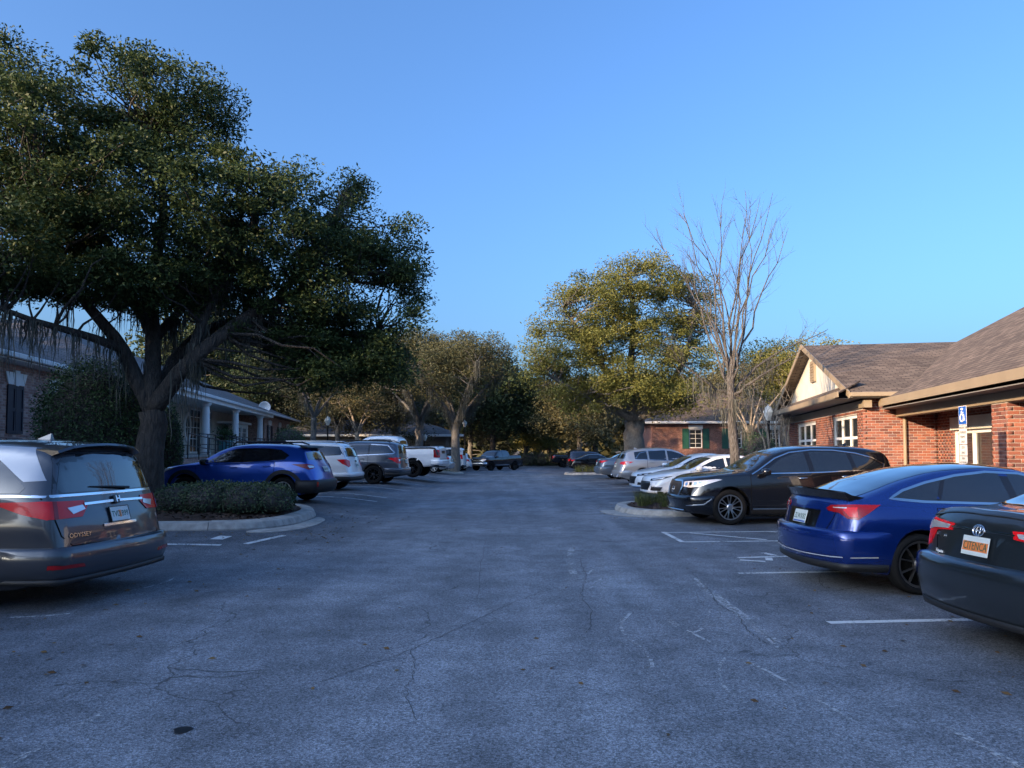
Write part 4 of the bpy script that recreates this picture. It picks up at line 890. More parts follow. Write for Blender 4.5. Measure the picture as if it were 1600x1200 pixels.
        o = mesh(name or ('rear_bumper' if end == 'rear' else 'front_bumper'), V, F, mat or s.pnt, s.root, True); b_ = bmesh.new(); b_.from_mesh(o.data); bmesh.ops.recalc_face_normals(b_, faces=b_.faces)
        c_ = s.o((cx, 0, zref)); f0 = max(b_.faces, key=lambda f: abs(f.normal.x) * f.calc_area())
        if (f0.calc_center_median() - c_).dot(f0.normal) < 0: bmesh.ops.reverse_faces(b_, faces=b_.faces[:])
        b_.to_mesh(o.data); b_.free(); return o
    def side_glass(s, panes, trim=None, tw=.022, mat=None):
        for sd in (-1, 1):
            if len(panes) > 1:                          # blacked-out pillars behind the panes: one dark field the panes sit on
                pts = sorted({q for P in panes for q in P}); hull = []
                for seq in (pts, pts[::-1]):
                    h = []
                    for q in seq:
                        while len(h) > 1 and (h[-1][0] - h[-2][0]) * (q[1] - h[-2][1]) - (h[-1][1] - h[-2][1]) * (q[0] - h[-2][0]) <= 0: h.pop()
                        h.append(q)
                    hull += h[:-1]
                s.panel('pillars', [(x, sd * s.W, z) for x, z in hull], (0, -sd, 0), M['gloss'], off=.0015, thick=.006, grid=.08)
            for P in panes: s.panel('side_window', [(x, sd * s.W, z) for x, z in P], (0, -sd, 0), mat or M['glass'], off=.003, thick=.008, grid=.10)
            if trim:
                for T, closed in trim: s.strip('window_trim', [(x, sd * s.W, z) for x, z in T], (0, -sd, 0), tw, M['chrome'], off=.006, closed=closed, raise_=.004, step=.06)
    def screen(s, name, xb, xt, yb, yt, d, mat=None, bulge=.06, off=.003):
        """windscreen or rear glass: base edge at xb=(x,z), top edge at xt"""
        n = 6; lo = [(xb[0] + (bulge if xb[0] > xt[0] else -bulge) * (1 - (2 * k / n - 1) ** 2), yb * (2 * k / n - 1), xb[1] - .0 * k) for k in range(n + 1)]; hi = [(xt[0], yt * (1 - 2 * k / n), xt[1]) for k in range(n + 1)]
        return s.panel(name, lo + hi, d, mat or M['glass'], off=off, thick=.008, grid=.12)
    def arch_trim(s, mat, w=.07, off=.004):
        for sd in (-1, 1):
            for xw in (s.sp['xf'], s.sp['xr']):
                r_ = s.sp['ra'] + w * .55; pts = [(xw - r_ * math.cos(t), sd * s.W, s.sp['rt'] + r_ * math.sin(t)) for t in np.linspace(-.25, math.pi + .25, 26)]
                s.strip('arch_trim', pts, (0, -sd, 0), w, mat, off=off, raise_=.008, step=.2)
def ell(cx, cz, rx, rz_, n=20): return [(cx + rx * math.cos(2 * math.pi * k / n), cz + rz_ * math.sin(2 * math.pi * k / n)) for k in range(n)]
def place(x, y, rz, L, end):                        # world centre from the point where the rear (or front) centre stands
    s = 1 if end == 'front' else -1; return (x + s * math.cos(rz) * L / 2, y + s * math.sin(rz) * L / 2)
LEFTG, RIGHTG, FARG = 'cars parked in the bays left of the lane', 'cars parked in the bays right of the lane', 'cars parked far down the lane'
REAR, FRONT = (-1, 0, 0), (1, 0, 0)
def mk(L, W, xf, xr, rt, top, belt, **k):
    d = dict(L=L, W=W, xf=xf, xr=xr, rt=rt, ra=k.pop('ra', rt + .055), top=top, belt=belt); d.update(k); return d
SP = {}
SP['minivan'] = mk(5.16, .99, .98, 3.98, .35, [(0, .58), (.06, .80), (.2, .92), (.55, 1.02), (1.0, 1.10), (1.2, 1.14), (2.05, 1.62), (2.5, 1.70), (3.2, 1.735), (4.2, 1.72), (4.75, 1.665), (4.87, 1.60), (5.02, 1.16), (5.07, 1.0), (5.12, .85), (5.16, .60)],
    [(0, .55), (.5, .92), (1.2, 1.06), (3, 1.10), (4.6, 1.12), (5.0, 1.05), (5.16, .56)], spokes=(10, 0, .05), rr=.235, bowr=.10, tum=.30)
SP['camry'] = mk(4.81, .91, .95, 3.725, .325, [(0, .50), (.04, .62), (.12, .72), (.4, .82), (.9, .90), (1.25, .96), (1.9, 1.28), (2.15, 1.39), (2.5, 1.46), (3.0, 1.455), (3.4, 1.39), (3.75, 1.26), (4.08, 1.135), (4.3, 1.115), (4.6, 1.11), (4.67, 1.085), (4.715, .97), (4.765, .75), (4.81, .55)],
    [(0, .48), (.4, .76), (1.25, .90), (2.5, .94), (4.0, 1.0), (4.5, 1.0), (4.7, .95), (4.81, .5)], bowr=.16)
SP['tesla'] = mk(4.69, .925, .84, 3.715, .335, [(0, .50), (.05, .62), (.15, .70), (.5, .80), (1.0, .90), (1.25, .96), (1.9, 1.28), (2.3, 1.415), (2.7, 1.44), (3.2, 1.405), (3.7, 1.29), (4.1, 1.155), (4.4, 1.075), (4.52, 1.06), (4.57, .98), (4.62, .82), (4.69, .58)],
    [(0, .48), (.5, .74), (1.25, .87), (2.5, .91), (3.6, .95), (4.3, .97), (4.5, .96), (4.69, .5)], rr=.262, spokes=(5, 1, .028), spread=.30, rim=M['alloy_t'], bowr=.24, tum=.40, prof=[(0, .90), (.12, .955), (.34, .978), (.55, .985), (.72, 1.0), (.84, .985), (1, .94)], ra=.385)
SP['mdx'] = mk(4.98, .98, .95, 3.77, .378, [(0, .62), (.05, .84), (.12, .96), (.3, 1.03), (1.0, 1.11), (1.35, 1.155), (2.1, 1.57), (2.5, 1.67), (3.1, 1.71), (3.9, 1.70), (4.45, 1.635), (4.66, 1.56), (4.83, 1.17), (4.90, .98), (4.98, .66)],
    [(0, .60), (.3, .95), (1.35, 1.06), (2.5, 1.09), (4.0, 1.14), (4.7, 1.12), (4.98, .6)], spokes=(7, 1, .035), spread=.17, rr=.272, rim=M['alloy'], ra=.44, bowf=.26)
SP['crosstrek'] = mk(4.48, .895, .92, 3.585, .345, [(0, .62), (.04, .78), (.12, .90), (.35, .97), (.95, 1.05), (1.15, 1.08), (1.85, 1.44), (2.15, 1.53), (2.6, 1.565), (3.4, 1.55), (3.9, 1.49), (4.03, 1.44), (4.24, 1.12), (4.33, .98), (4.40, .85), (4.48, .60)],
    [(0, .58), (.3, .90), (1.15, 1.0), (2.5, 1.03), (3.6, 1.09), (4.2, 1.07), (4.48, .56)], spokes=(5, 1, .04), spread=.2, rr=.236, ra=.43, rim=M['alloy'])
SP['equinox'] = mk(4.77, .92, .93, 3.79, .36, [(0, .65), (.05, .85), (.15, .97), (.5, 1.04), (1.1, 1.10), (1.3, 1.14), (2.0, 1.54), (2.3, 1.62), (2.9, 1.675), (3.9, 1.65), (4.3, 1.60), (4.40, 1.555), (4.60, 1.14), (4.66, .98), (4.72, .80), (4.77, .62)],
    [(0, .6), (.4, .95), (1.3, 1.05), (2.6, 1.08), (4.2, 1.14), (4.6, 1.06), (4.77, .58)], spokes=(5, 1, .05), rr=.235, sill=[(0, .3), (.5, .22), (4.1, .24), (4.77, .42)])
SP['pilot'] = mk(4.94, .995, .96, 3.78, .382, [(0, .66), (.05, .86), (.15, 1.0), (.4, 1.06), (1.1, 1.13), (1.3, 1.17), (2.0, 1.60), (2.3, 1.70), (3.0, 1.765), (4.2, 1.745), (4.55, 1.70), (4.68, 1.64), (4.82, 1.20), (4.87, 1.0), (4.94, .66)],
    [(0, .62), (.3, .98), (1.3, 1.08), (2.5, 1.12), (4.2, 1.17), (4.8, 1.06), (4.94, .6)], rim=M['alloy_d'], spokes=(5, 1, .05), rr=.26, sill=[(0, .32), (.5, .24), (4.3, .25), (4.94, .42)])
SP['rdx'] = mk(4.66, .935, .90, 3.585, .355, [(0, .62), (.05, .82), (.15, .94), (.4, 1.0), (1.0, 1.08), (1.25, 1.12), (1.95, 1.52), (2.3, 1.615), (2.8, 1.65), (3.6, 1.605), (4.1, 1.52), (4.27, 1.45), (4.47, 1.12), (4.56, .95), (4.66, .64)],
    [(0, .6), (.3, .92), (1.25, 1.03), (2.5, 1.05), (3.8, 1.11), (4.4, 1.06), (4.66, .58)])
SP['malibu'] = mk(4.93, .925, .97, 3.80, .335, [(0, .50), (.04, .64), (.12, .74), (.4, .83), (.9, .92), (1.3, .98), (2.05, 1.32), (2.4, 1.43), (2.8, 1.46), (3.3, 1.42), (3.8, 1.28), (4.25, 1.12), (4.6, 1.08), (4.78, 1.03), (4.85, .85), (4.93, .55)],
    [(0, .48), (.4, .78), (1.3, .92), (2.5, .95), (4.1, 1.0), (4.7, .96), (4.93, .5)], bowf=.30)
SP['sedan'] = mk(4.75, .90, .93, 3.68, .325, [(0, .50), (.05, .64), (.14, .73), (.4, .82), (.9, .90), (1.25, .96), (1.95, 1.30), (2.2, 1.40), (2.6, 1.455), (3.1, 1.43), (3.55, 1.30), (4.0, 1.13), (4.3, 1.09), (4.58, 1.06), (4.65, .92), (4.75, .55)],
    [(0, .48), (.4, .77), (1.25, .90), (2.5, .94), (4.0, .99), (4.5, .96), (4.75, .5)])
SP['pickup'] = mk(5.92, 1.02, 1.02, 4.62, .42, [(0, .80), (.04, 1.05), (.12, 1.2), (.4, 1.27), (1.3, 1.33), (1.5, 1.36), (2.1, 1.83), (2.4, 1.95), (3.2, 1.985), (3.75, 1.94), (3.88, 1.80), (3.93, 1.47), (4.0, 1.455), (5.0, 1.455), (5.8, 1.47), (5.86, 1.40), (5.89, .95), (5.92, .70)],
    [(0, .75), (.2, 1.15), (1.5, 1.24), (3.0, 1.27), (3.9, 1.33), (4.2, 1.36), (5.7, 1.38), (5.92, .70)], sill=[(0, .5), (.5, .42), (5.2, .5), (5.92, .62)], plan=[(0, .86), (.2, .94), (.7, 1.0), (5.5, 1.0), (5.8, .985), (5.92, .97)], bowf=.16, bowr=.02, tum=.22, rr=.265, ra=.50, tw=.29, rim=M['alloy_d'])
SP['bigsuv'] = mk(5.18, 1.01, .98, 3.93, .40, [(0, .75), (.05, .98), (.15, 1.10), (.4, 1.15), (1.2, 1.22), (1.4, 1.26), (2.0, 1.70), (2.3, 1.80), (3.2, 1.86), (4.6, 1.85), (4.95, 1.80), (5.02, 1.72), (5.09, 1.2), (5.12, 1.0), (5.18, .7)],
    [(0, .7), (.3, 1.06), (1.4, 1.15), (3, 1.18), (4.6, 1.19), (5.05, 1.1), (5.18, .65)], sill=[(0, .4), (.5, .32), (4.5, .34), (5.18, .48)])
def beltz(sp, d=0): f = pchip(sp['belt']); return lambda x: float(f(x)) + d
def lamps(c, name, pts, d, mat, off=.010, **k): return c.panel(name, pts, d, mat, off=off, thick=.02, mirror=True, grid=.035, **k)
def emblem_ring(c, p, d, rx, ry, mat=None, r=.007, extra=()):
    n = 24; mb = MB().tube([(rx * math.cos(2 * math.pi * k / n), ry * math.sin(2 * math.pi * k / n), .008) for k in range(n + 1)], r, 6, False)
    for pts in extra: mb.tube([(x, y, .009) for x, y in pts], r * .9, 6)
    return c.on(mb.build('emblem', mat or M['chrome'], None, True), p, d, .004)
def wiper(c, p0, p1, d):
    a, n1 = c.hit(c.o(p0), d); b, n2 = c.hit(c.o(p1), d); MB().tube([a + n1 * .03, a.lerp(b, .5) + n1 * .035, b + n2 * .015], [.016, .012, .006], 6).build('wiper', M['black'], c.root)
def fin(c, x):
    co, n = c.hit(c.o((x, 0, 2)), (0, 0, -1)); V = [(co.x - .12, co.y - .02, co.z - .01), (co.x - .12, co.y + .02, co.z - .01), (co.x + .08, co.y + .035, co.z - .01), (co.x + .08, co.y - .035, co.z - .01), (co.x + .07, co.y - .008, co.z + .065), (co.x + .07, co.y + .008, co.z + .065)]
    mesh('antenna_fin', V, [(0, 1, 2, 3), (0, 4, 5, 1), (1, 5, 2), (2, 5, 4, 3), (3, 4, 0)], c.pnt, c.root)
# ---- dark grey minivan, tail towards the lane
rz = R(-7); c = Car('minivan', 'dark grey minivan cut by the picture edge, tail towards the lane', LEFTG, SP['minivan'], place(-4.28, 8.15, rz, 5.16, 'rear'), rz, paint('graphite', (.05, .056, .07), .45, .3), 'minivan', 2)
L = c.L; W = c.W
c.side_glass([[(1.45, 1.16), (2.2, 1.52), (2.55, 1.56), (2.6, 1.14)], [(2.68, 1.14), (2.66, 1.57), (3.6, 1.58), (3.62, 1.15)], [(3.70, 1.16), (3.68, 1.57), (4.35, 1.50), (4.70, 1.22), (4.66, 1.17)]])
c.panel('quarter_panel', [(3.9, W, 1.66), (4.62, W, 1.62), (4.86, W, 1.29), (4.66, W, 1.28), (4.44, W, 1.42), (4.2, W, 1.57)], (0, -1, 0), paint('pearl', (.42, .43, .46), .5, .35), off=.006, mirror=True, grid=.035)
c.strip('chrome_strip', [(1.3, W, 1.10), (3.0, W, 1.125), (4.6, W, 1.14), (4.95, W, 1.13)], (0, -1, 0), .025, M['chrome'], off=.006, mirror=True, raise_=.004)
c.doors([1.35, 2.62, 3.66], .30, beltz(c.sp, .0), hx=[2.42, 2.86], hz=.98)
c.screen('rear_window', (5.005, 1.165), (4.865, 1.56), .76, .60, REAR, bulge=.0, off=.004)
c.panel('window_surround', [(4.95, -.80, 1.145), (4.95, .80, 1.145), (4.9, .65, 1.585), (4.9, -.65, 1.585)], REAR, M['gloss'], off=.002, thick=.008)
mb = MB(); V = []; n = 9
for k in range(n):
    y = -.66 + 1.32 * k / (n - 1); b = 1 - (y / .70) ** 4; zt_ = c.hit(c.o((4.62, y, 2)), (0, 0, -1))[0].z
    for dx, z in ((4.58, zt_ + .006), (4.86 + .08 * b, zt_ - .012), (4.875 + .085 * b, zt_ - .036), (4.76, zt_ - .08)): V.append(c.o((dx, y, z)))
mesh('spoiler', V, [(k * 4 + j, k * 4 + (j + 1) % 4, k * 4 + 4 + (j + 1) % 4, k * 4 + 4 + j) for k in range(n - 1) for j in range(4)] + [(3, 2, 1, 0), tuple((n - 1) * 4 + j for j in range(4))], c.pnt, c.root, False)
c.strip('chrome_strip', [(5, -.88, 1.135), (5, 0, 1.135), (5, .88, 1.135)], REAR, .03, M['chrome'], off=.008, raise_=.004)
lamps(c, 'tail_lamp', [(4.42, W, 1.075), (4.9, W * .92, 1.085), (5.05, .50, 1.075), (5.05, .44, 1.01), (5.06, .52, .915), (4.95, W * .88, .905), (4.75, W * .97, .96)], (-.62, -.78, 0), M['red'])
lamps(c, 'lamp_insert', [(5.05, .69, 1.01), (5.05, .50, 1.03), (5.05, .48, .985), (5.05, .64, .945)], REAR, M['clear'], off=.017)
lamps(c, 'lamp_band', [(5.0, .845, 1.08), (5.0, .80, 1.08), (5.0, .79, .91), (5.0, .835, .91)], (-.8, -.5, 0), M['redd'], off=.014)
c.strip('chrome_bar', [(5.05, -.48, 1.035), (5.05, 0, 1.045), (5.05, .48, 1.035)], REAR, .03, M['chrome'], off=.012, raise_=.010)
c.on(MB().box(-.05, .05, -.045, .045, 0, .02, .006).build('emblem_plate', M['gloss']), (5.05, 0, 1.055), REAR, .012)
mb = MB(); [mb.box(*b_, 0, .012) for b_ in ((-.032, -.018, -.035, .035), (.018, .032, -.035, .035), (-.018, .018, -.007, .007))]; c.on(mb.build('emblem', M['chrome']), (5.05, 0, 1.055), REAR, .032)
c.plate((5.09, 0, .90), REAR, 'TVD B99', 2)
c.strip('plate_recess_trim', [(5.1, -.27, .80), (5.1, .27, .80)], REAR, .03, M['chrome'], off=.006, raise_=.004)
c.text('badge', 'ODYSSEY', (5.1, -.60, .735), REAR, .066, M['chrome'])
c.strip('tailgate_seam', [(5.0, -.86, 1.12), (5.05, -.83, .9), (5.1, -.80, .74), (5.1, -.70, .635), (5.1, 0, .62), (5.1, .70, .635), (5.1, .80, .74), (5.05, .83, .9), (5.0, .86, 1.12)], REAR, .016, M['under'], off=.003)
c.bumper('rear', [(-.03, .635), (.03, .63), (.058, .60), (.062, .50), (.05, .40), (.02, .31), (-.05, .28)], .78)
lamps(c, 'reflector', [(5.1, .62, .455), (5.1, .90, .475), (5.1, .90, .435), (5.1, .60, .42)], (-.9, -.3, 0), M['redd'], off=.066)
c.bumper('rear', [(-.02, .325), (.035, .32), (.03, .27), (-.06, .25)], .70, M['black'], name='bumper_valance')
c.strip('bumper_crease', [(4.7, W, .60), (4.95, W * .9, .62)], (-.5, -.8, 0), .012, M['under'], mirror=True)
wiper(c, (5.02, .25, 1.17), (4.99, -.35, 1.21), REAR); fin(c, 4.2)
# ---- dark green-grey sedan in the near right corner
rz = R(184); c = Car('sedan', 'dark slate sedan in the near right corner with orange licence plate', RIGHTG, SP['camry'], place(3.70, 5.99, rz, 4.81, 'rear'), rz, paint('slate', (.020, .026, .032), .45, .3), 'car', 2)
L = c.L; W = c.W
c.side_glass([[(1.5, .97), (2.1, 1.28), (2.45, 1.36), (2.5, .98)], [(2.58, .985), (2.54, 1.365), (3.1, 1.355), (3.55, 1.22), (3.75, 1.04)]], [([(1.35, .95), (2.5, .97), (3.85, 1.03)], False)])
c.doors([1.3, 2.54, 3.55], .28, beltz(c.sp), hx=[2.38, 3.4], hz=.86)
c.screen('rear_window', (4.08, 1.15), (3.18, 1.43), .66, .50, (-.45, 0, -1), bulge=.10); c.screen('windscreen', (1.27, .97), (2.08, 1.36), .68, .52, (.45, 0, -1), bulge=.12)
c.strip('trunk_seam', [(4.16, -.70, 1.12), (4.5, -.70, 1.1), (4.66, -.67, 1.06), (4.72, -.62, .95), (4.76, -.55, .75), (4.78, -.40, .665), (4.78, .40, .665), (4.76, .55, .75), (4.72, .62, .95), (4.66, .67, 1.06), (4.5, .70, 1.1), (4.16, .70, 1.12)], (-1, 0, -.55), .013, M['under'], off=.003)
c.bumper('rear', [(-.04, .70), (.03, .692), (.062, .665), (.07, .60), (.07, .48), (.05, .36), (.02, .28), (-.05, .25)], .70)
c.bumper('rear', [(-.02, .30), (.035, .295), (.02, .24), (-.06, .22)], .64, M['black'], name='bumper_valance')
lamps(c, 'tail_lamp', [(4.40, W, .99), (4.62, .86, 1.0), (4.74, .62, .985), (4.74, .37, .975), (4.75, .39, .915), (4.74, .66, .895), (4.72, .76, .76), (4.66, .83, .725), (4.55, W, .78)], (-.78, -.62, 0), M['red'], off=.010)
lamps(c, 'lamp_lens', [(4.58, .865, .965), (4.70, .70, .97), (4.74, .41, .958), (4.74, .43, .925), (4.72, .68, .91), (4.6, .86, .865)], (-.85, -.53, 0), M['clear'], off=.017)
c.strip('chrome_line', [(4.74, -.36, .945), (4.74, -.2, .95), (4.74, -.08, .945), (4.74, .08, .945), (4.74, .2, .95), (4.74, .36, .945)], REAR, .014, M['chrome'], off=.008, raise_=.004)
emblem_ring(c, (4.73, 0, .945), REAR, .066, .046, extra=([(.022 * math.cos(a), .040 * math.sin(a)) for a in np.linspace(0, 6.283, 20)], [(.05 * math.cos(a), .014 + .018 * math.sin(a)) for a in np.linspace(0, 6.283, 20)]), r=.006)
c.plate((4.77, 0, .82), REAR, 'CITENCA', 1)
c.text('badge', 'LE', (4.77, .50, .84), REAR, .05, M['chrome']); c.text('badge', 'Camry', (4.76, -.52, .86), REAR, .055, M['chrome']); c.text('dealer_badge', 'Toyota', (4.77, -.50, .72), REAR, .045, M['white'])
c.strip('trunk_lip', [(4.62, -.70, 1.105), (4.66, 0, 1.105), (4.62, .70, 1.105)], (-.2, 0, -1), .05, c.pnt, off=.012, raise_=.006)
# ---- blue hatch-backed electric saloon
rz = R(185); c = Car('electric_sedan', 'glossy dark blue sedan with black boot spoiler, parked nose in', RIGHTG, SP['tesla'], place(3.46, 9.0, rz, 4.69, 'rear'), rz, paint('deepblue', (.005, .028, .19), .5, .25), 'car', 2)
L = c.L; W = c.W
dlo = [(1.42, .955), (2.55, .985), (3.6, 1.02), (3.98, 1.055), (3.80, 1.14), (3.5, 1.225), (3.1, 1.305), (2.7, 1.345), (2.3, 1.325), (1.95, 1.235)]
c.side_glass([[(1.42, .955), (2.46, .983), (2.44, 1.34), (2.3, 1.325), (1.95, 1.235)], [(2.56, .985), (3.42, 1.01), (3.22, 1.28), (2.7, 1.345), (2.54, 1.345)], [(3.47, 1.014), (3.6, 1.02), (3.95, 1.057), (3.80, 1.135), (3.5, 1.222), (3.29, 1.262)]], [(dlo, True)], .03)
c.panel('glass_roof', [(2.28, .52, 1.5), (2.28, -.52, 1.5), (2.9, -.55, 1.5), (3.5, -.55, 1.3), (4.0, -.58, 1.1), (4.34, -.60, 1.1), (4.42, 0, 1.1), (4.34, .60, 1.1), (4.0, .58, 1.1), (3.5, .55, 1.3), (2.9, .55, 1.5)], (-.15, 0, -1), M['glass'], off=.003, thick=.008, grid=.12)
c.screen('windscreen', (1.22, .96), (2.24, 1.40), .68, .52, (.45, 0, -1), bulge=.14)
c.doors([1.25, 2.5, 3.48], .28, beltz(c.sp), hx=[2.3, 3.28], hz=.87)
V = []; n = 13
for k in range(n):
    y = -.70 + 1.40 * k / (n - 1); b = 1 - (y / .74) ** 2; x0 = 4.36 + .16 * b
    for dx, z in ((x0 - .16, 1.055 + .035 * b), (x0 + .0, 1.085 + .03 * b), (x0 + .085, 1.125 + .03 * b), (x0 + .09, 1.11 + .03 * b), (x0 + .04, 1.03 + .02 * b), (x0 - .1, 1.0)): V.append(c.o((dx, y, z)))
mesh('spoiler', V, [(k * 6 + j, k * 6 + (j + 1) % 6, k * 6 + 6 + (j + 1) % 6, k * 6 + 6 + j) for k in range(n - 1) for j in range(6)] + [tuple(range(6))[::-1], tuple((n - 1) * 6 + j for j in range(6))], M['gloss'], c.root, False)
lamps(c, 'tail_lamp', [(4.22, W, .985), (4.45, .80, .985), (4.58, .56, .965), (4.6, .50, .93), (4.6, .54, .90), (4.56, .70, .885), (4.5, .78, .83), (4.42, .86, .82), (4.32, .90, .90)], (-.72, -.70, 0), M['redd'], off=.008)
lamps(c, 'lamp_glow', [(4.42, .835, .955), (4.5, .74, .95), (4.52, .72, .92), (4.47, .78, .85), (4.41, .85, .845)], (-.75, -.66, 0), M['red'], off=.013)  # brighter red in the colour stands for glow at the lens corner
lamps(c, 'lamp_strip', [(4.57, .70, .950), (4.58, .54, .945), (4.58, .54, .935), (4.57, .70, .938)], REAR, M['clear'], off=.014)
c.panel('plate_recess', [(4.6, -.36, .90), (4.6, .36, .90), (4.64, .33, .70), (4.64, -.33, .70)], REAR, M['gloss'], off=.003, thick=.008)
c.plate((4.62, 0, .80), REAR, 'ZLWX82', 3)
c.strip('trunk_seam', [(4.45, -.62, 1.05), (4.55, -.60, .95), (4.6, -.56, .80), (4.63, -.50, .66), (4.64, 0, .645), (4.63, .50, .66), (4.6, .56, .80), (4.55, .60, .95), (4.45, .62, 1.05)], REAR, .012, M['under'], off=.003)
c.bumper('rear', [(-.03, .70), (.02, .695), (.045, .67), (.05, .58), (.04, .45), (.015, .34), (-.05, .28)], .70)
c.bumper('rear', [(-.02, .34), (.02, .335), (.02, .28), (-.05, .24)], .62, M['black'], name='bumper_valance')
c.strip('bumper_line', [(4.4, .86, .42), (4.6, .60, .40), (4.66, .2, .395), (4.66, -.2, .395), (4.6, -.60, .40), (4.4, -.86, .42)], REAR, .012, M['clear'], off=.045)
# ---- black SUV facing the lane
rz = R(5); c = Car('suv', 'glossy black SUV with chrome window line facing the lane', RIGHTG, SP['mdx'], place(3.62, 16.62, rz, 4.98, 'front'), rz, paint('black', (.005, .006, .010), .3, .2), 'SUV', 2)
L = c.L; W = c.W
c.side_glass([[(1.72, 1.12), (2.2, 1.42), (2.55, 1.53), (2.72, 1.55), (2.74, 1.125)], [(2.86, 1.125), (2.84, 1.56), (3.3, 1.56), (3.68, 1.53), (3.72, 1.155)], [(3.82, 1.16), (3.79, 1.515), (4.15, 1.44), (4.42, 1.28), (4.40, 1.21)]],
             [([(1.45, 1.075), (1.62, 1.16), (2.05, 1.42), (2.4, 1.545), (2.9, 1.60), (3.4, 1.595), (3.9, 1.53), (4.25, 1.43), (4.50, 1.29), (4.44, 1.195), (4.0, 1.16), (3.0, 1.115), (1.62, 1.09)], False)], .026)
c.doors([1.42, 2.80, 3.78], .34, beltz(c.sp), hx=[2.58, 3.55], hz=(.985, 1.02), hmat=M['chrome'])
c.screen('windscreen', (1.36, 1.165), (2.12, 1.565), .74, .58, (.5, 0, -1), bulge=.16); c.screen('rear_window', (4.79, 1.20), (4.66, 1.48), .70, .62, REAR, bulge=0)
c.mirrors(1.72, 1.13); c.strip('rocker_trim', [(1.45, W, .335), (3.25, W, .345)], (0, -1, 0), .028, M['chrome'], off=.008, mirror=True, raise_=.006)
c.panel('rocker', [(1.42, W, .32), (3.28, W, .32), (3.28, W, .22), (1.42, W, .22)], (0, -1, 0), M['black'], off=.004, mirror=True)
c.panel('grille', [(0, -.34, .90), (0, .34, .90), (0, .43, .80), (0, .30, .56), (0, 0, .52), (0, -.30, .56), (0, -.43, .80)], FRONT, M['black'], off=.004, thick=.02)
c.strip('grille_surround', [(0, -.36, .92), (0, .36, .92), (0, .455, .80), (0, .315, .54), (0, 0, .495), (0, -.315, .54), (0, -.455, .80)], FRONT, .045, M['chrome'], off=.014, closed=True, raise_=.01)
for k in range(7):
    zz = .57 + k * .045; hw = .31 + .1 * min(1, (zz - .55) / .25) - (.06 if zz > .85 else 0); c.strip('grille_bar', [(0, -hw, zz), (0, hw, zz)], FRONT, .014, M['alloy_d'], off=.016, raise_=.006)
lamps(c, 'headlamp', [(.12, .46, .905), (.10, .47, .80), (.22, .66, .785), (.42, .82, .83), (.75, W, .965), (.62, W, .975), (.40, .84, .945), (.2, .64, .92)], (.72, -.70, 0), M['clear'], off=.008)
for k in range(4): lamps(c, 'lamp_jewel', [(.13 + k * .07, .52 + k * .085, .885 + .008 * k), (.13 + k * .07, .52 + k * .085, .825 + .008 * k), (.17 + k * .07, .575 + k * .085, .825 + .008 * k), (.17 + k * .07, .575 + k * .085, .89 + .008 * k)], (.72, -.70, 0), M['chrome'], off=.014)
c.bumper('front', [(-.03, .62), (.02, .615), (.05, .57), (.05, .50), (.03, .40), (.02, .30), (-.05, .24)], .62)
lamps(c, 'fog_recess', [(.15, .52, .54), (.12, .50, .44), (.35, .80, .42), (.45, .86, .52)], (.8, -.6, 0), M['gloss'], off=.05)
c.strip('fog_trim', [(.5, W, .56), (.40, .88, .44), (.2, .6, .405)], (.75, -.65, 0), .022, M['chrome'], off=.055, mirror=True, raise_=.005)
c.bumper('front', [(-.02, .315), (.04, .31), (.045, .29), (-.03, .27)], .5, M['chrome'], name='skid_trim', span=55)
emblem_ring(c, (0, 0, .73), FRONT, .07, .075, extra=([(-.035, -.055), (0, .06), (.035, -.055)], [(-.02, -.005), (.02, -.005)]), r=.009)
c.strip('hood_seam', [(.14, W * .60, .95), (.5, W * .88, 1.03), (1.3, W * .86, 1.12)], (0, 0, -1), .012, M['under'], mirror=True)
c.strip('hood_crease', [(.3, .36, 1.1), (1.25, .52, 1.2)], (0, 0, -1), .03, c.pnt, off=.006, mirror=True, raise_=.004); fin(c, 4.0)
lamps(c, 'tail_lamp', [(4.55, W, 1.02), (4.85, .84, 1.02), (4.88, .55, 1.0), (4.9, .55, .93), (4.8, .86, .9)], (-.7, -.7, 0), M['red'])
# ---- blue crossover on the left
rz = R(-6); c = Car('crossover', 'bright blue crossover with black cladding parked behind the low hedge', LEFTG, SP['crosstrek'], place(-4.9, 19.72, rz, 4.48, 'rear'), rz, paint('skyblue', (.012, .075, .42), .45, .28), 'SUV', 2)
L = c.L; W = c.W
c.side_glass([[(1.42, 1.06), (1.95, 1.33), (2.2, 1.415), (2.4, 1.43), (2.42, 1.07)], [(2.50, 1.07), (2.48, 1.435), (3.1, 1.43), (3.22, 1.11)], [(3.28, 1.115), (3.17, 1.425), (3.45, 1.39), (3.70, 1.25), (3.60, 1.14)]])
c.doors([1.22, 2.46, 3.34], .40, beltz(c.sp), hx=[2.25, 3.15], hz=(.93, .96)); c.mirrors(1.5, 1.08, M['black'])
c.screen('windscreen', (1.18, 1.08), (1.88, 1.43), .66, .52, (.5, 0, -1), bulge=.12); c.screen('rear_window', (4.23, 1.13), (4.02, 1.41), .66, .56, REAR, bulge=0)
c.arch_trim(M['black'], .10); c.panel('cladding', [(1.34, W, .40), (3.15, W, .40), (3.15, W, .2), (1.34, W, .2)], (0, -1, 0), M['black'], off=.006, mirror=True)
c.strip('cladding_trim', [(1.42, W, .415), (3.05, W, .445)], (0, -1, 0), .022, M['chrome'], off=.010, mirror=True, raise_=.004)
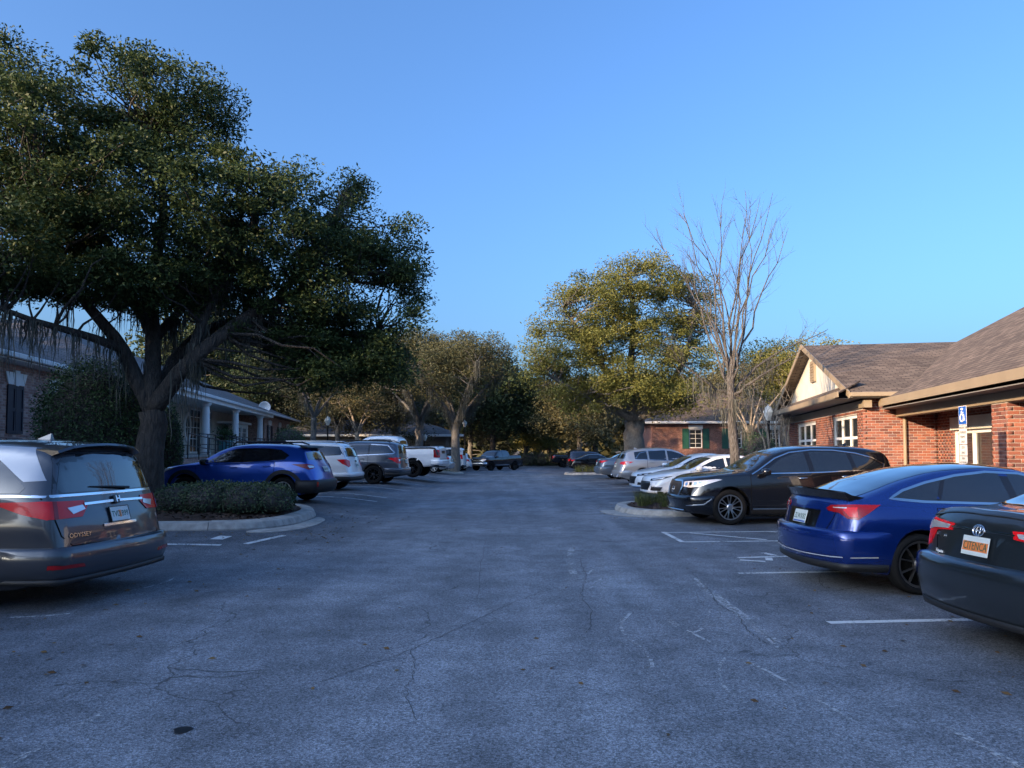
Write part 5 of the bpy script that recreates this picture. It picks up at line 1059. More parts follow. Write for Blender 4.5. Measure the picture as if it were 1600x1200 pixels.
lamps(c, 'tail_lamp', [(3.85, W, 1.02), (4.15, .82, 1.03), (4.3, .60, 1.0), (4.32, .58, .92), (4.22, .76, .88), (4.1, .84, .93)], (-.7, -.7, 0), M['redd']); lamps(c, 'lamp_lens', [(4.18, .78, .99), (4.3, .62, .975), (4.31, .60, .93), (4.22, .75, .92)], (-.75, -.65, 0), M['clear'], off=.014)
lamps(c, 'headlamp', [(.08, .50, .88), (.1, .52, .80), (.3, .74, .80), (.6, W, .93), (.4, .82, .93)], (.72, -.70, 0), M['clear'])
for sd in (-1, 1):
    P = [c.o((2.1, sd * .57, 1.53)), c.o((2.2, sd * .575, 1.60)), c.o((3.5, sd * .565, 1.605)), c.o((3.72, sd * .56, 1.535))]; MB().tube(P, [.02, .024, .024, .018], 8).build('roof_rail', M['black'], c.root, True)
V = []; n = 7
for k in range(n):
    y = -.58 + 1.16 * k / (n - 1); b = 1 - (y / .62) ** 2
    for dx, z in ((3.85, 1.52), (4.10 + .03 * b, 1.475), (4.12 + .03 * b, 1.45), (3.98, 1.435)): V.append(c.o((dx, y, z)))
mesh('spoiler', V, [(k * 4 + j, k * 4 + (j + 1) % 4, k * 4 + 4 + (j + 1) % 4, k * 4 + 4 + j) for k in range(n - 1) for j in range(4)] + [(3, 2, 1, 0), tuple((n - 1) * 4 + j for j in range(4))], M['black'], c.root)
c.bumper('rear', [(-.03, .62), (.03, .61), (.06, .56), (.06, .44), (.03, .33), (-.05, .27)], .66, M['black']); c.plate((4.36, 0, .88), REAR, 'LQA T47', 0); wiper(c, (4.24, 0, 1.12), (4.2, -.3, 1.16), REAR)
lamps(c, 'reflector', [(4.4, .66, .56), (4.4, .74, .56), (4.4, .74, .45), (4.4, .66, .45)], (-.8, -.6, 0), M['redd'], off=.066)
# ---- white SUV beside it
rz = R(-6); c = Car('suv', 'white SUV with large red tail lamps between the blue and the grey SUVs', LEFTG, SP['equinox'], place(-5.35, 25.75, rz, 4.77, 'rear'), rz, paint('white', (.86, .87, .88), 0, .3), 'SUV', 1)
L = c.L; W = c.W
c.side_glass([[(1.6, 1.12), (2.1, 1.42), (2.5, 1.54), (2.52, 1.12)], [(2.62, 1.12), (2.6, 1.55), (3.35, 1.55), (3.4, 1.16)], [(3.48, 1.17), (3.44, 1.545), (4.28, 1.50), (4.46, 1.22), (4.1, 1.20)]]); c.doors([1.3, 2.57, 3.45], .34, beltz(c.sp), hx=[2.38, 3.25], hz=1.0)
c.screen('rear_window', (4.585, 1.16), (4.40, 1.53), .72, .62, REAR, bulge=0); c.screen('windscreen', (1.32, 1.15), (2.05, 1.55), .7, .56, (.5, 0, -1))
lamps(c, 'tail_lamp', [(4.33, W, 1.06), (4.60, .76, 1.07), (4.68, .60, 1.02), (4.70, .60, .84), (4.62, .68, .80), (4.45, .84, .92)], (-.68, -.73, 0), M['red']); c.bumper('rear', [(-.03, .62), (.04, .61), (.065, .57), (.06, .49), (-.03, .45)], .70); c.bumper('rear', [(-.02, .475), (.04, .47), (.03, .38), (-.05, .33)], .66, M['black'], name='bumper_valance')
c.plate((4.68, 0, .86), REAR, 'JHN 52K', 0); c.on(MB().box(-.09, .09, -.02, .02, 0, .012, .003).box(-.03, .03, -.035, .035, .0, .013, .003).build('emblem', M['alloy_d']), (4.66, 0, 1.0), REAR); wiper(c, (4.6, .15, 1.15), (4.57, -.35, 1.19), REAR)
for sd in (-1, 1): MB().tube([c.o((2.2, sd * .60, 1.61)), c.o((2.35, sd * .605, 1.69)), c.o((4.0, sd * .60, 1.69)), c.o((4.2, sd * .60, 1.60))], .018, 8).build('roof_rail', M['alloy'], c.root, True)
c.mirrors(1.66, 1.14)
# ---- grey-blue SUV
rz = R(-6); c = Car('suv', 'slate grey SUV with black wheels beside the white pickup', LEFTG, SP['pilot'], place(-4.38, 30.8, rz, 4.94, 'rear'), rz, paint('steel', (.085, .10, .13), .55, .3), 'SUV', 1)
L = c.L; W = c.W
c.side_glass([[(1.6, 1.16), (2.1, 1.48), (2.5, 1.58), (2.52, 1.17)], [(2.62, 1.17), (2.6, 1.60), (3.5, 1.60), (3.52, 1.19)], [(3.60, 1.20), (3.58, 1.60), (4.28, 1.55), (4.56, 1.30), (4.5, 1.24)]], [([(1.5, 1.14), (3.0, 1.165), (4.56, 1.235), (4.62, 1.28), (4.32, 1.575), (3.6, 1.625)], False)], .03)
c.doors([1.35, 2.57, 3.55], .36, beltz(c.sp), hx=[2.38, 3.3], hz=1.02); c.screen('rear_window', (4.80, 1.24), (4.69, 1.60), .76, .68, REAR, bulge=0); c.screen('windscreen', (1.32, 1.18), (2.05, 1.62), .74, .6, (.5, 0, -1))
lamps(c, 'tail_lamp', [(4.42, W, 1.06), (4.80, .88, 1.08), (4.86, .64, 1.08), (4.87, .64, .98), (4.86, .76, .82), (4.74, .9, .86), (4.62, .97, .95)], (-.68, -.73, 0), M['red']); lamps(c, 'lamp_lens', [(4.86, .78, 1.02), (4.88, .55, 1.02), (4.88, .55, .96), (4.86, .78, .93)], REAR, M['clear'], off=.014)
c.bumper('rear', [(-.03, .66), (.035, .65), (.06, .61), (.055, .50), (-.03, .46)], .70); c.bumper('rear', [(-.02, .48), (.04, .475), (.03, .36), (-.05, .33)], .66, M['black'], name='bumper_valance'); c.plate((4.88, 0, .92), REAR, 'KMR 31P', 0); c.strip('chrome_bar', [(4.88, -.5, 1.02), (4.88, .5, 1.02)], REAR, .04, M['chrome'], raise_=.006); c.arch_trim(M['black'], .05)
for sd in (-1, 1): MB().tube([c.o((2.2, sd * .66, 1.68)), c.o((2.4, sd * .665, 1.785)), c.o((4.2, sd * .66, 1.78)), c.o((4.4, sd * .66, 1.70))], .02, 8).build('roof_rail', M['black'], c.root, True)
c.mirrors(1.66, 1.18)
# ---- white pickup
rz = R(-6); c = Car('pickup_truck', 'white pickup truck with black tonneau cover and oversized dark wheels', LEFTG, SP['pickup'], place(-3.25, 35.4, rz, 5.92, 'rear'), rz, paint('white', (.86, .87, .88)), 'pickup', 1)
c.root.location.z += .10; L = c.L; W = c.W
c.side_glass([[(1.72, 1.34), (2.2, 1.70), (2.5, 1.80), (2.75, 1.81), (2.76, 1.34)], [(2.84, 1.35), (2.83, 1.81), (3.5, 1.79), (3.66, 1.60), (3.66, 1.38)]]); c.doors([1.6, 2.8, 3.78], .56, beltz(c.sp), hx=[2.6, 3.6], hz=1.16)
c.screen('rear_window', (3.92, 1.52), (3.86, 1.80), .62, .58, REAR, bulge=0); c.screen('windscreen', (1.52, 1.37), (2.2, 1.86), .8, .66, (.5, 0, -1)); c.mirrors(1.75, 1.42)
c.panel('tonneau_cover', [(3.98, -.84, 1.6), (3.98, .84, 1.6), (5.78, .84, 1.6), (5.78, -.84, 1.6)], (0, 0, -1), M['black'], off=.02, thick=.03, grid=.2)
for sd in (-1, 1): c.strip('bed_rail_cap', [(3.98, sd * W * .95, 1.6), (5.8, sd * W * .95, 1.6)], (0, 0, -1), .09, M['black'], off=.012, raise_=.01)
c.strip('bed_gap', [(3.93, W, 1.40), (3.93, W, .60)], (0, -1, 0), .03, M['under'], mirror=True)
lamps(c, 'tail_lamp', [(5.62, W, 1.30), (5.86, .98, 1.30), (5.87, .82, 1.28), (5.88, .82, .94), (5.86, .98, .92), (5.62, W, .94)], (-.62, -.78, 0), M['redd']); lamps(c, 'lamp_lens', [(5.84, .985, 1.27), (5.87, .86, 1.26), (5.87, .86, 1.19), (5.84, .985, 1.19)], (-.75, -.66, 0), M['red'], off=.014); lamps(c, 'lamp_lens', [(5.84, .985, 1.02), (5.87, .86, 1.02), (5.87, .86, .97), (5.84, .985, .97)], (-.75, -.66, 0), M['red'], off=.014)
c.strip('tailgate_seam', [(5.88, -.80, 1.42), (5.89, -.80, .86), (5.89, .80, .86), (5.88, .80, 1.42)], REAR, .016, M['under']); c.bumper('rear', [(-.02, .82), (.08, .815), (.10, .78), (.10, .66), (.06, .60), (-.04, .58)], .45, name='rear_bumper', zref=.75); c.plate((5.9, 0, .72), REAR, 'PV7 9KD', 0)
c.panel('lamp_band', [(5.9, -.35, 1.25), (5.9, .35, 1.25), (5.9, .35, 1.12), (5.9, -.35, 1.12)], REAR, M['alloy_d'], off=.004)
MB().tube([c.o((5.2, .55, .5)), c.o((5.75, .6, .45)), c.o((5.98, .62, .44))], .045, 10).build('exhaust_pipe', M['chrome'], c.root)
# ---- bike rack style receiver is left off; silver car behind the pickup
def simple(kind, name, label, group, x, y, rz, end, pnt, cat='car', dl=0):
    sp = SP[kind]; c = Car(name, label, group, sp, place(x, y, rz, sp['L'], end), rz, pnt, cat, dl); L, W = c.L, c.W; b = beltz(sp, .03); tp = pchip(sp['top'])
    pill = {'sedan': [(1.45, 2.35), (2.42, 3.2)], 'malibu': [(1.5, 2.5), (2.58, 3.45)], 'camry': [(1.45, 2.4), (2.5, 3.3)], 'rdx': [(1.6, 2.45), (2.53, 3.3), (3.38, 3.95)], 'bigsuv': [(1.65, 2.5), (2.6, 3.5), (3.62, 4.75)], 'pickup': [(1.75, 2.75), (2.84, 3.64)], 'pilot': [(1.6, 2.5), (2.6, 3.5), (3.6, 4.4)], 'equinox': [(1.6, 2.5), (2.6, 3.4), (3.46, 4.3)], 'crosstrek': [(1.45, 2.4), (2.5, 3.2), (3.26, 3.65)]}[kind]
    for a0, a1 in pill:
        xs_ = np.linspace(a0, a1, 5); g = [max(b(x_) + .02, min(float(tp(x_)) - .105, float(tp(x_)) * .925)) for x_ in xs_]; P = [(a0, b(a0)), (a1, b(a1))] + [(x_, z_) for x_, z_ in list(zip(xs_, g))[::-1]]
        for sd in (-1, 1): c.panel('side_window', [(x_, sd * W, z_) for x_, z_ in P], (0, -sd, 0), M['glass'], off=.003, thick=.008, grid=.15)
    cuts = {'rdx': [1.28, 2.49, 3.4], 'malibu': [1.34, 2.54, 3.55], 'sedan': [1.28, 2.38, 3.35]}.get(kind, [pill[0][0] - .2, pill[0][1] + .04, pill[1][1] + .04])
    c.doors(cuts, float(sp.get('sill', [(0, 0), (0, .22)])[1][1]) + .12, beltz(sp), hx=[cuts[1] - .18, cuts[2] - .2], hz=b(2.4) - .1); c.mirrors(pill[0][0] + .08, b(1.6) + .05); return c
rz = R(-6); c = simple('sedan', 'sedan', 'silver sedan tail just past the white pickup, left of the tree trunk', LEFTG, -3.75, 50.0 - 3.0, rz, 'rear', paint('silver', (.42, .44, .46), .5))
lamps(c, 'tail_lamp', [(4.45, .88, .98), (4.62, .74, .98), (4.66, .58, .95), (4.66, .58, .86), (4.6, .8, .85)], (-.7, -.7, 0), M['red']); c.plate((4.7, 0, .78), REAR, 'RTY 118', 0); c.screen('rear_window', (3.98, 1.15), (3.3, 1.38), .62, .5, (-.4, 0, -1)); c.bumper('rear', [(-.03, .66), (.04, .65), (.06, .60), (.05, .42), (-.04, .28)], .66)
rz = R(-6); c = simple('bigsuv', 'suv', 'boxy white SUV half hidden behind the bare tree trunk', FARG, -3.6, 58, rz, 'rear', paint('white', (.86, .87, .88)), 'SUV')
lamps(c, 'tail_lamp', [(4.95, .98, 1.3), (5.08, .84, 1.3), (5.1, .84, .95), (4.97, .98, .95)], (-.7, -.7, 0), M['red']); c.screen('rear_window', (5.07, 1.25), (5.02, 1.66), .8, .74, REAR, bulge=0); c.plate((5.12, 0, .95), REAR, 'BBW 640', 0)
rz = R(-6); c = simple('equinox', 'suv', 'white SUV roof showing above the black pickup, farthest on the left', FARG, -3.6, 66, rz, 'rear', paint('white', (.86, .87, .88)), 'SUV'); c.screen('rear_window', (4.585, 1.16), (4.40, 1.53), .72, .62, REAR, bulge=0); lamps(c, 'tail_lamp', [(4.33, .92, 1.06), (4.60, .76, 1.07), (4.68, .60, 1.02), (4.70, .60, .84), (4.45, .84, .92)], (-.68, -.73, 0), M['red'])
rz = R(-6); c = simple('sedan', 'sedan', 'dark sedan between the white SUVs far on the left', FARG, -3.9, 62, rz, 'rear', paint('black', (.005, .006, .010), .3, .2)); c.screen('rear_window', (3.98, 1.15), (3.3, 1.38), .62, .5, (-.4, 0, -1))
# ---- black pickup and black car out in the lane
rz = R(52); c = simple('pickup', 'pickup_truck', 'black pickup truck with lit chrome grille crossing the far end of the lane', FARG, -3.35, 69.5, rz, 'front', paint('black', (.005, .006, .010), .3, .2), 'pickup')
c.screen('windscreen', (1.52, 1.37), (2.2, 1.86), .8, .66, (.5, 0, -1)); c.panel('grille', [(0, -.55, 1.10), (0, .55, 1.10), (0, .55, .84), (0, -.55, .84)], FRONT, M['black'], off=.004); c.strip('grille_bar', [(0, -.62, .99), (0, .62, .99)], FRONT, .07, M['chrome'], off=.012, raise_=.01); lamps(c, 'headlamp', [(.05, .58, 1.12), (.05, .58, .92), (.2, .88, .92), (.3, .95, 1.12)], (.85, -.5, 0), M['clear']); c.bumper('front', [(-.02, .80), (.07, .79), (.08, .62), (-.02, .56)], .4, M['chrome'], zref=.7); c.strip('side_step', [(1.6, c.W, .55), (3.8, c.W, .55)], (0, -1, 0), .08, M['chrome'], off=.03, mirror=True)
rz = R(160); c = simple('sedan', 'sedan', 'black sedan right behind the black pickup in the lane', FARG, 1.1, 79, rz, 'front', paint('black', (.005, .006, .010), .3, .2))
c.screen('windscreen', (1.27, .97), (2.05, 1.34), .66, .52, (.45, 0, -1)); lamps(c, 'headlamp', [(.1, .5, .72), (.1, .5, .62), (.4, .84, .68), (.5, .86, .77)], (.8, -.6, 0), M['clear']); c.panel('grille', [(0, -.4, .6), (0, .4, .6), (0, .35, .4), (0, -.35, .4)], FRONT, M['black'])
# ---- white saloons facing the lane on the right
for (lab, x, y, nm) in (('white sedan with black honeycomb grille beside the planting island', 4.32, 24.4, 'a'), ('white sedan with narrow black headlamps behind the other white sedan', 4.38, 27.2, 'b')):
    rz = R(5); c = simple('malibu', 'sedan', lab, RIGHTG, x, y, rz, 'front', paint('white', (.86, .87, .88)), 'car', 1); W = c.W
    c.screen('windscreen', (1.31, .985), (2.12, 1.36), .70, .54, (.45, 0, -1), bulge=.16); c.screen('rear_window', (4.2, 1.15), (3.45, 1.36), .62, .5, (-.45, 0, -1))
    if nm == 'a':
        c.panel('grille', [(0, -.50, .58), (0, .50, .58), (0, .56, .48), (0, .42, .30), (0, -.42, .30), (0, -.56, .48)], FRONT, M['black'], off=.006, thick=.02)
        for k in range(5): c.strip('grille_bar', [(0, -.50 + .02 * k, .545 - .05 * k), (0, .50 - .02 * k, .545 - .05 * k)], FRONT, .016, M['chrome'] if k == 0 else M['alloy_d'], off=.014, raise_=.006)
        lamps(c, 'headlamp', [(.1, .54, .66), (.1, .54, .60), (.35, .80, .63), (.72, W, .76), (.55, .90, .755), (.3, .76, .71)], (.75, -.66, 0), M['gloss']); lamps(c, 'lamp_lens', [(.16, .60, .655), (.16, .60, .625), (.4, .82, .67), (.5, .86, .72)], (.75, -.66, 0), M['clear'], off=.014)
        lamps(c, 'fog_recess', [(.15, .62, .42), (.12, .58, .30), (.35, .80, .30), (.4, .84, .40)], (.8, -.6, 0), M['black'], off=.03); lamps(c, 'fog_trim', [(.15, .62, .43), (.15, .62, .40), (.38, .82, .385), (.4, .84, .41)], (.8, -.6, 0), M['chrome'], off=.04)
    else:
        c.panel('grille', [(0, -.46, .62), (0, .46, .62), (0, .36, .36), (0, -.36, .36)], FRONT, M['black'], off=.006, thick=.02)
        for k in range(4): c.strip('grille_bar', [(0, -.44 + .02 * k, .58 - .06 * k), (0, .44 - .02 * k, .58 - .06 * k)], FRONT, .014, M['alloy_d'], off=.014, raise_=.005)
        lamps(c, 'headlamp', [(.08, .48, .69), (.08, .50, .63), (.35, .78, .66), (.62, W, .755), (.45, .86, .76)], (.75, -.66, 0), M['gloss']); lamps(c, 'lamp_lens', [(.14, .56, .685), (.14, .56, .655), (.22, .66, .67), (.22, .66, .70)], (.75, -.66, 0), M['clear'], off=.014); lamps(c, 'lamp_lens', [(.3, .72, .70), (.3, .72, .675), (.4, .82, .70), (.4, .82, .73)], (.75, -.66, 0), M['clear'], off=.014); lamps(c, 'fog_recess', [(.12, .58, .42), (.1, .56, .32), (.35, .80, .32), (.35, .8, .40)], (.8, -.6, 0), M['black'], off=.012)
    c.bumper('front', [(-.02, .29), (.035, .285), (.04, .24), (-.03, .2)], .55, paint('white', (.86, .87, .88)) if nm == 'a' else M['chrome'], name='front_lip', zref=.4, span=70)
# ---- silver SUV and grey sedan nose in, right
rz = R(185); c = simple('rdx', 'suv', 'silver SUV parked nose in behind the two white sedans', RIGHTG, 4.62, 33.2, rz, 'rear', paint('silver', (.42, .44, .46), .5), 'SUV', 1); W = c.W
lamps(c, 'tail_lamp', [(4.05, W, 1.02), (4.45, .80, 1.03), (4.53, .52, 1.0), (4.54, .52, .91), (4.42, .82, .88), (4.25, .90, .94)], (-.7, -.7, 0), M['red']); lamps(c, 'lamp_lens', [(4.2, .91, 1.0), (4.38, .84, .99), (4.36, .85, .92), (4.25, .90, .95)], (-.6, -.8, 0), M['clear'], off=.014); c.screen('rear_window', (4.45, 1.15), (4.28, 1.42), .68, .6, REAR, bulge=0); c.bumper('rear', [(-.03, .64), (.035, .63), (.055, .58), (.05, .44), (-.04, .33)], .66); c.plate((4.56, 0, .86), REAR, 'GXD 207', 0); fin(c, 3.7)
for sd in (-1, 1): c.on(MB().lathe([(.055, -.02), (.06, .03), (.05, .035), (.045, 0)], 14).build('exhaust_tip', M['chrome'], None, True), (4.64, sd * .58, .40), REAR, .05)
c.side_glass([], [([(1.5, 1.05), (2.5, 1.075), (3.95, 1.13), (3.7, 1.40), (3.3, 1.49), (2.6, 1.535), (2.2, 1.49)], False)], .02)
rz = R(185); c = simple('sedan', 'sedan', 'slate blue sedan tail beside the silver SUV', RIGHTG, 4.5, 39.6, rz, 'rear', paint('bluegrey', (.13, .165, .21), .5), 'car', 1)
lamps(c, 'tail_lamp', [(4.3, .88, .98), (4.55, .78, .98), (4.64, .45, .96), (4.66, .45, .87), (4.58, .76, .86)], (-.7, -.7, 0), M['red']); c.screen('rear_window', (3.98, 1.15), (3.2, 1.40), .64, .5, (-.4, 0, -1), bulge=.1); c.bumper('rear', [(-.03, .66), (.04, .65), (.06, .60), (.05, .42), (-.04, .28)], .66); c.plate((4.68, 0, .80), REAR, 'DCV 455', 0); c.strip('chrome_line', [(4.64, -.7, .97), (4.64, .7, .97)], REAR, .02, M['chrome'], raise_=.004)
for (kind, nm, lab, x, y, col, pn, cat) in (('sedan', 'sedan', 'black sedan with sky bright roof beyond the second island on the right', 4.7, 61, (.006, .007, .011), 'black', 'car'), ('pilot', 'suv', 'dark blue SUV behind the black sedan beyond the second island', 5.2, 70, (.012, .02, .05), 'navy', 'SUV'), ('pickup', 'pickup_truck', 'black pickup tail beside the clipped hedge far on the right', 4.4, 83, (.005, .006, .010), 'black', 'pickup')):
    rz = R(184); c = simple(kind, nm, lab, FARG, x, y, rz, 'rear', paint(pn, col, .3, .2), cat); Lc = c.L; tpz = {'sedan': (.97, .86), 'pilot': (1.07, .86), 'pickup': (1.28, .95)}[kind]
    lamps(c, 'tail_lamp', [(Lc - .35, c.W, tpz[0]), (Lc - .08, c.W * .86, tpz[0]), (Lc - .05, c.W * .6, tpz[0] - .03), (Lc - .05, c.W * .6, tpz[1]), (Lc - .1, c.W * .88, tpz[1])], (-.7, -.7, 0), M['red'])
    if kind == 'sedan': c.screen('rear_window', (3.98, 1.15), (3.2, 1.40), .64, .5, (-.4, 0, -1), bulge=.1)
    if kind == 'pilot': c.screen('rear_window', (4.80, 1.24), (4.69, 1.60), .76, .68, REAR, bulge=0)
rz = R(20); c = simple('sedan', 'sedan', 'pale sedan at the very end of the lane', FARG, 3.2, 104, rz, 'front', paint('silver', (.42, .44, .46), .5)); c.screen('windscreen', (1.27, .97), (2.05, 1.34), .66, .52, (.45, 0, -1)); lamps(c, 'headlamp', [(.1, .5, .72), (.1, .5, .62), (.4, .84, .68), (.5, .86, .77)], (.8, -.6, 0), M['clear'])
# ------------------------------------------------------------------ trees and shrubs
def unit(n):
    v = rng.normal(size=(n, 3)); return v / np.linalg.norm(v, axis=1)[:, None]
def leaves_mesh(name, pos, size, mat, parent, tint, up=.25, width=.42, clump_n=None):
    """pos (n,3); diamond leaves slightly folded; tint (n,)"""
    n = len(pos); d = unit(n); d[:, 2] = d[:, 2] * .7 + up * rng.random(n); d /= np.linalg.norm(d, axis=1)[:, None]
    s_ = np.cross(d, unit(n)); s_ /= np.linalg.norm(s_, axis=1)[:, None] + 1e-9; nn = np.cross(d, s_)
    L_ = (size * (.65 + .7 * rng.random(n)))[:, None]; w = L_ * width * .5
    V = np.empty((n, 4, 3)); V[:, 0] = pos; V[:, 1] = pos + d * L_ * .5 + s_ * w + nn * w * .35; V[:, 2] = pos + d * L_; V[:, 3] = pos + d * L_ * .5 - s_ * w + nn * w * .35
    Q_ = np.arange(n * 4).reshape(n, 4); return np_mesh(name, V.reshape(-1, 3), Q_, mat, parent, attr={'tint': np.repeat(tint, 4)})
def branch(p0, p1, n=5, sag=.0, wob=.08):
    p0, p1 = np.asarray(p0, float), np.asarray(p1, float); L_ = np.linalg.norm(p1 - p0); P = [p0]; off = rng.normal(size=3) * L_ * wob
    for k in range(1, n + 1):
        t = k / n; P.append(p0 + (p1 - p0) * t + off * math.sin(t * math.pi) + rng.normal(size=3) * L_ * wob * .25 + np.array([0, 0, -sag * math.sin(t * math.pi)]))
    return P
def limb_tubes(mb, limbs):
    nodes = []
    for P, r0, r1 in limbs:
        P = [np.asarray(p, float) for p in P]; Q_ = []
        for i in range(len(P) - 1):
            p0, p1, p2, p3 = P[max(i - 1, 0)], P[i], P[i + 1], P[min(i + 2, len(P) - 1)]; m = max(2, int(np.linalg.norm(p2 - p1) / .35))
            for k in range(m):
                t = k / m; Q_.append(.5 * (2 * p1 + (p2 - p0) * t + (2 * p0 - 5 * p1 + 4 * p2 - p3) * t * t + (3 * p1 - p0 - 3 * p2 + p3) * t ** 3))
        Q_.append(P[-1]); N_ = len(Q_); rr = [r0 + (r1 - r0) * (k / (N_ - 1)) ** .8 for k in range(N_)]
        Q_ = [q + rng.normal(size=3) * r * .10 for q, r in zip(Q_, rr)]
        mb.tube([tuple(q) for q in Q_], rr, 12 if r0 > .15 else 7); nodes += [(q, r) for q, r in zip(Q_, rr)][1:]
    return nodes
def tree(name, label, base, limbs, lobes, leaf, mat_leaf, mat_bark, per=170, sig=.42, size=.09, group=None, moss=0, mosslen=(.5, 1.3), twig=.03, tint=(.1, .9), shell=.55, up=.25, mossz=None, cat='tree'):
    """limbs: polylines (points, r0, r1) in the tree's frame; lobes: (centre, radii, clumps) in the tree's frame"""
    root = empty(name, base, 0, label, cat, group); mb = MB(); nodes = limb_tubes(mb, limbs); NP = np.array([n[0] for n in nodes]); NR = np.array([n[1] for n in nodes])
    C = []; 
    for c0, rad, n in lobes:
        u = unit(n); r_ = (shell + (1 - shell) * rng.random(n)) ; r_ = np.where(rng.random(n) < .25, rng.random(n), r_); C.append(np.asarray(c0, float) + u * np.asarray(rad, float) * r_[:, None])
    if lobes:
        C = np.vstack(C); tw = MB()
        for c in C:
            d = np.linalg.norm(NP - c, axis=1) + .8 * np.maximum(0, NP[:, 2] - c[2]); i = int(np.argmin(d)); P = branch(NP[i], c, 4, wob=.10)
            tw.tube([tuple(p) for p in P], [min(NR[i] * .6, twig + .008 * d[i]) * (1 - .75 * k / 4) for k in range(5)], 4, False)
        mb.add(tw.V, tw.F)
    trunk = mb.build('trunk', mat_bark, root, True)
    if lobes:
        Rc = np.repeat(sig * rng.uniform(.9, 2.3, len(C)), per)[:, None]; pos = np.repeat(C, per, 0) + unit(len(C) * per) * (rng.random((len(C) * per, 1)) ** .45) * Rc * np.array([1, 1, .62]); ct = np.repeat(np.clip(rng.normal(.5, .22, len(C)), 0, 1), per)
        tn = np.clip(tint[0] + (tint[1] - tint[0]) * (.6 * ct + .4 * rng.random(len(pos))), 0, 1)
        leaves_mesh('crown', pos, size, mat_leaf, root, tn, up)
    if moss: moss_part(root, NP[(NP[:, 2] > (mossz or 2.2)) & (NR > .02)], moss, mosslen)
    return root
def moss_part(root, pts, n, ln):
    V = []; Q_ = []; T = []
    for k in range(n):
        c = pts[rng.integers(len(pts))]; m = rng.integers(10, 24); lm = rng.uniform(*ln); tt = rng.random()
        for j in range(m):
            x, y = c[0] + rng.normal() * .10, c[1] + rng.normal() * .10; z = c[2] - .02; w = rng.uniform(.006, .018); a = rng.random() * 3.14; ca, sa = math.cos(a) * w, math.sin(a) * w; L_ = lm * rng.uniform(.35, 1.0); sg = 5; b0 = len(V)
            for i in range(sg + 1):
                t = i / sg; f = (1 - t) ** .6 * (.7 + .6 * rng.random()); dx, dy = rng.normal() * .02, rng.normal() * .02
                V += [(x + dx - ca * f, y + dy - sa * f, z - L_ * t), (x + dx + ca * f, y + dy + sa * f, z - L_ * t)]; T += [.3 * tt + .7 * rng.random()] * 2
                if i: q = b0 + 2 * i; Q_.append((q - 2, q - 1, q + 1, q))
    tag(np_mesh('moss', V, Q_, M['moss'], root, attr={'tint': T}), kind='stuff')
def auto_limbs(h, fork, spread, r, n, lean=(0, 0), seed=0):
    rs = np.random.default_rng(seed); L_ = [([(0, 0, -.1), (lean[0] * .3, lean[1] * .3, fork * .5), (lean[0], lean[1], fork)], r * 1.25, r * .85)]
    for k in range(n):
        a = 2 * math.pi * k / n + rs.uniform(-.4, .4); e = rs.uniform(.55, 1.0); s_ = spread * rs.uniform(.6, 1.0) * (.45 if k % 3 == 0 else 1)
        L_.append(([(lean[0], lean[1], fork - .15), (lean[0] + math.cos(a) * s_ * .35, lean[1] + math.sin(a) * s_ * .35, fork + (h - fork) * .35 * e), (lean[0] + math.cos(a) * s_ * .75, lean[1] + math.sin(a) * s_ * .75, fork + (h - fork) * .68 * e), (lean[0] + math.cos(a) * s_, lean[1] + math.sin(a) * s_, fork + (h - fork) * .92 * e)], r * .55, r * .10))
    return L_
# ---- the big live oak on the left island
ob = Vector((-8.3, 16.6, gzf(-8.3, 16.6) + .1))
def orel(u, v, Y): p = pix(u, v, Y) - ob; return (p.x, p.y, p.z)
fork = orel(238, 640, 16.6)
limbs = [([(0, 0, -.3), orel(232, 735, 16.6), orel(236, 690, 16.6), fork], .37, .27),
         ([fork, orel(212, 590, 16.6), orel(192, 545, 16.4), orel(160, 505, 16.0), orel(110, 440, 15.6), orel(60, 330, 15.3)], .21, .05),
         ([fork, orel(238, 590, 16.7), orel(240, 530, 17.0), orel(236, 450, 17.2), orel(255, 330, 17.2), orel(240, 200, 17.0)], .22, .05),
         ([fork, orel(268, 600, 16.5), orel(300, 560, 16.4), orel(350, 520, 16.6), orel(430, 470, 17.2), orel(540, 430, 17.8)], .22, .06),
         ([fork, orel(252, 600, 17.0), orel(300, 530, 17.8), orel(380, 500, 18.6), orel(480, 520, 19.2), orel(590, 520, 19.6)], .17, .05),
         ([orel(300, 560, 16.4), orel(330, 470, 16.6), orel(390, 360, 17.0), orel(430, 270, 17.2)], .13, .04), ([orel(240, 530, 17), orel(190, 430, 17.6), orel(130, 300, 18.2), orel(100, 180, 18.2)], .13, .04),
         ([orel(192, 545, 16.4), orel(120, 520, 15.2), orel(50, 500, 14.4), orel(-30, 470, 13.8)], .12, .04), ([orel(430, 470, 17.2), orel(500, 380, 17.6), orel(540, 300, 18.2)], .08, .03), ([orel(240, 530, 17), orel(320, 440, 19.0), orel(380, 350, 20.5)], .12, .04)]
def olobe(u, v, Y, ru, rv, rd, n): s_ = Y / FPX; return (orel(u, v, Y), (ru * s_, rd, rv * s_), n)
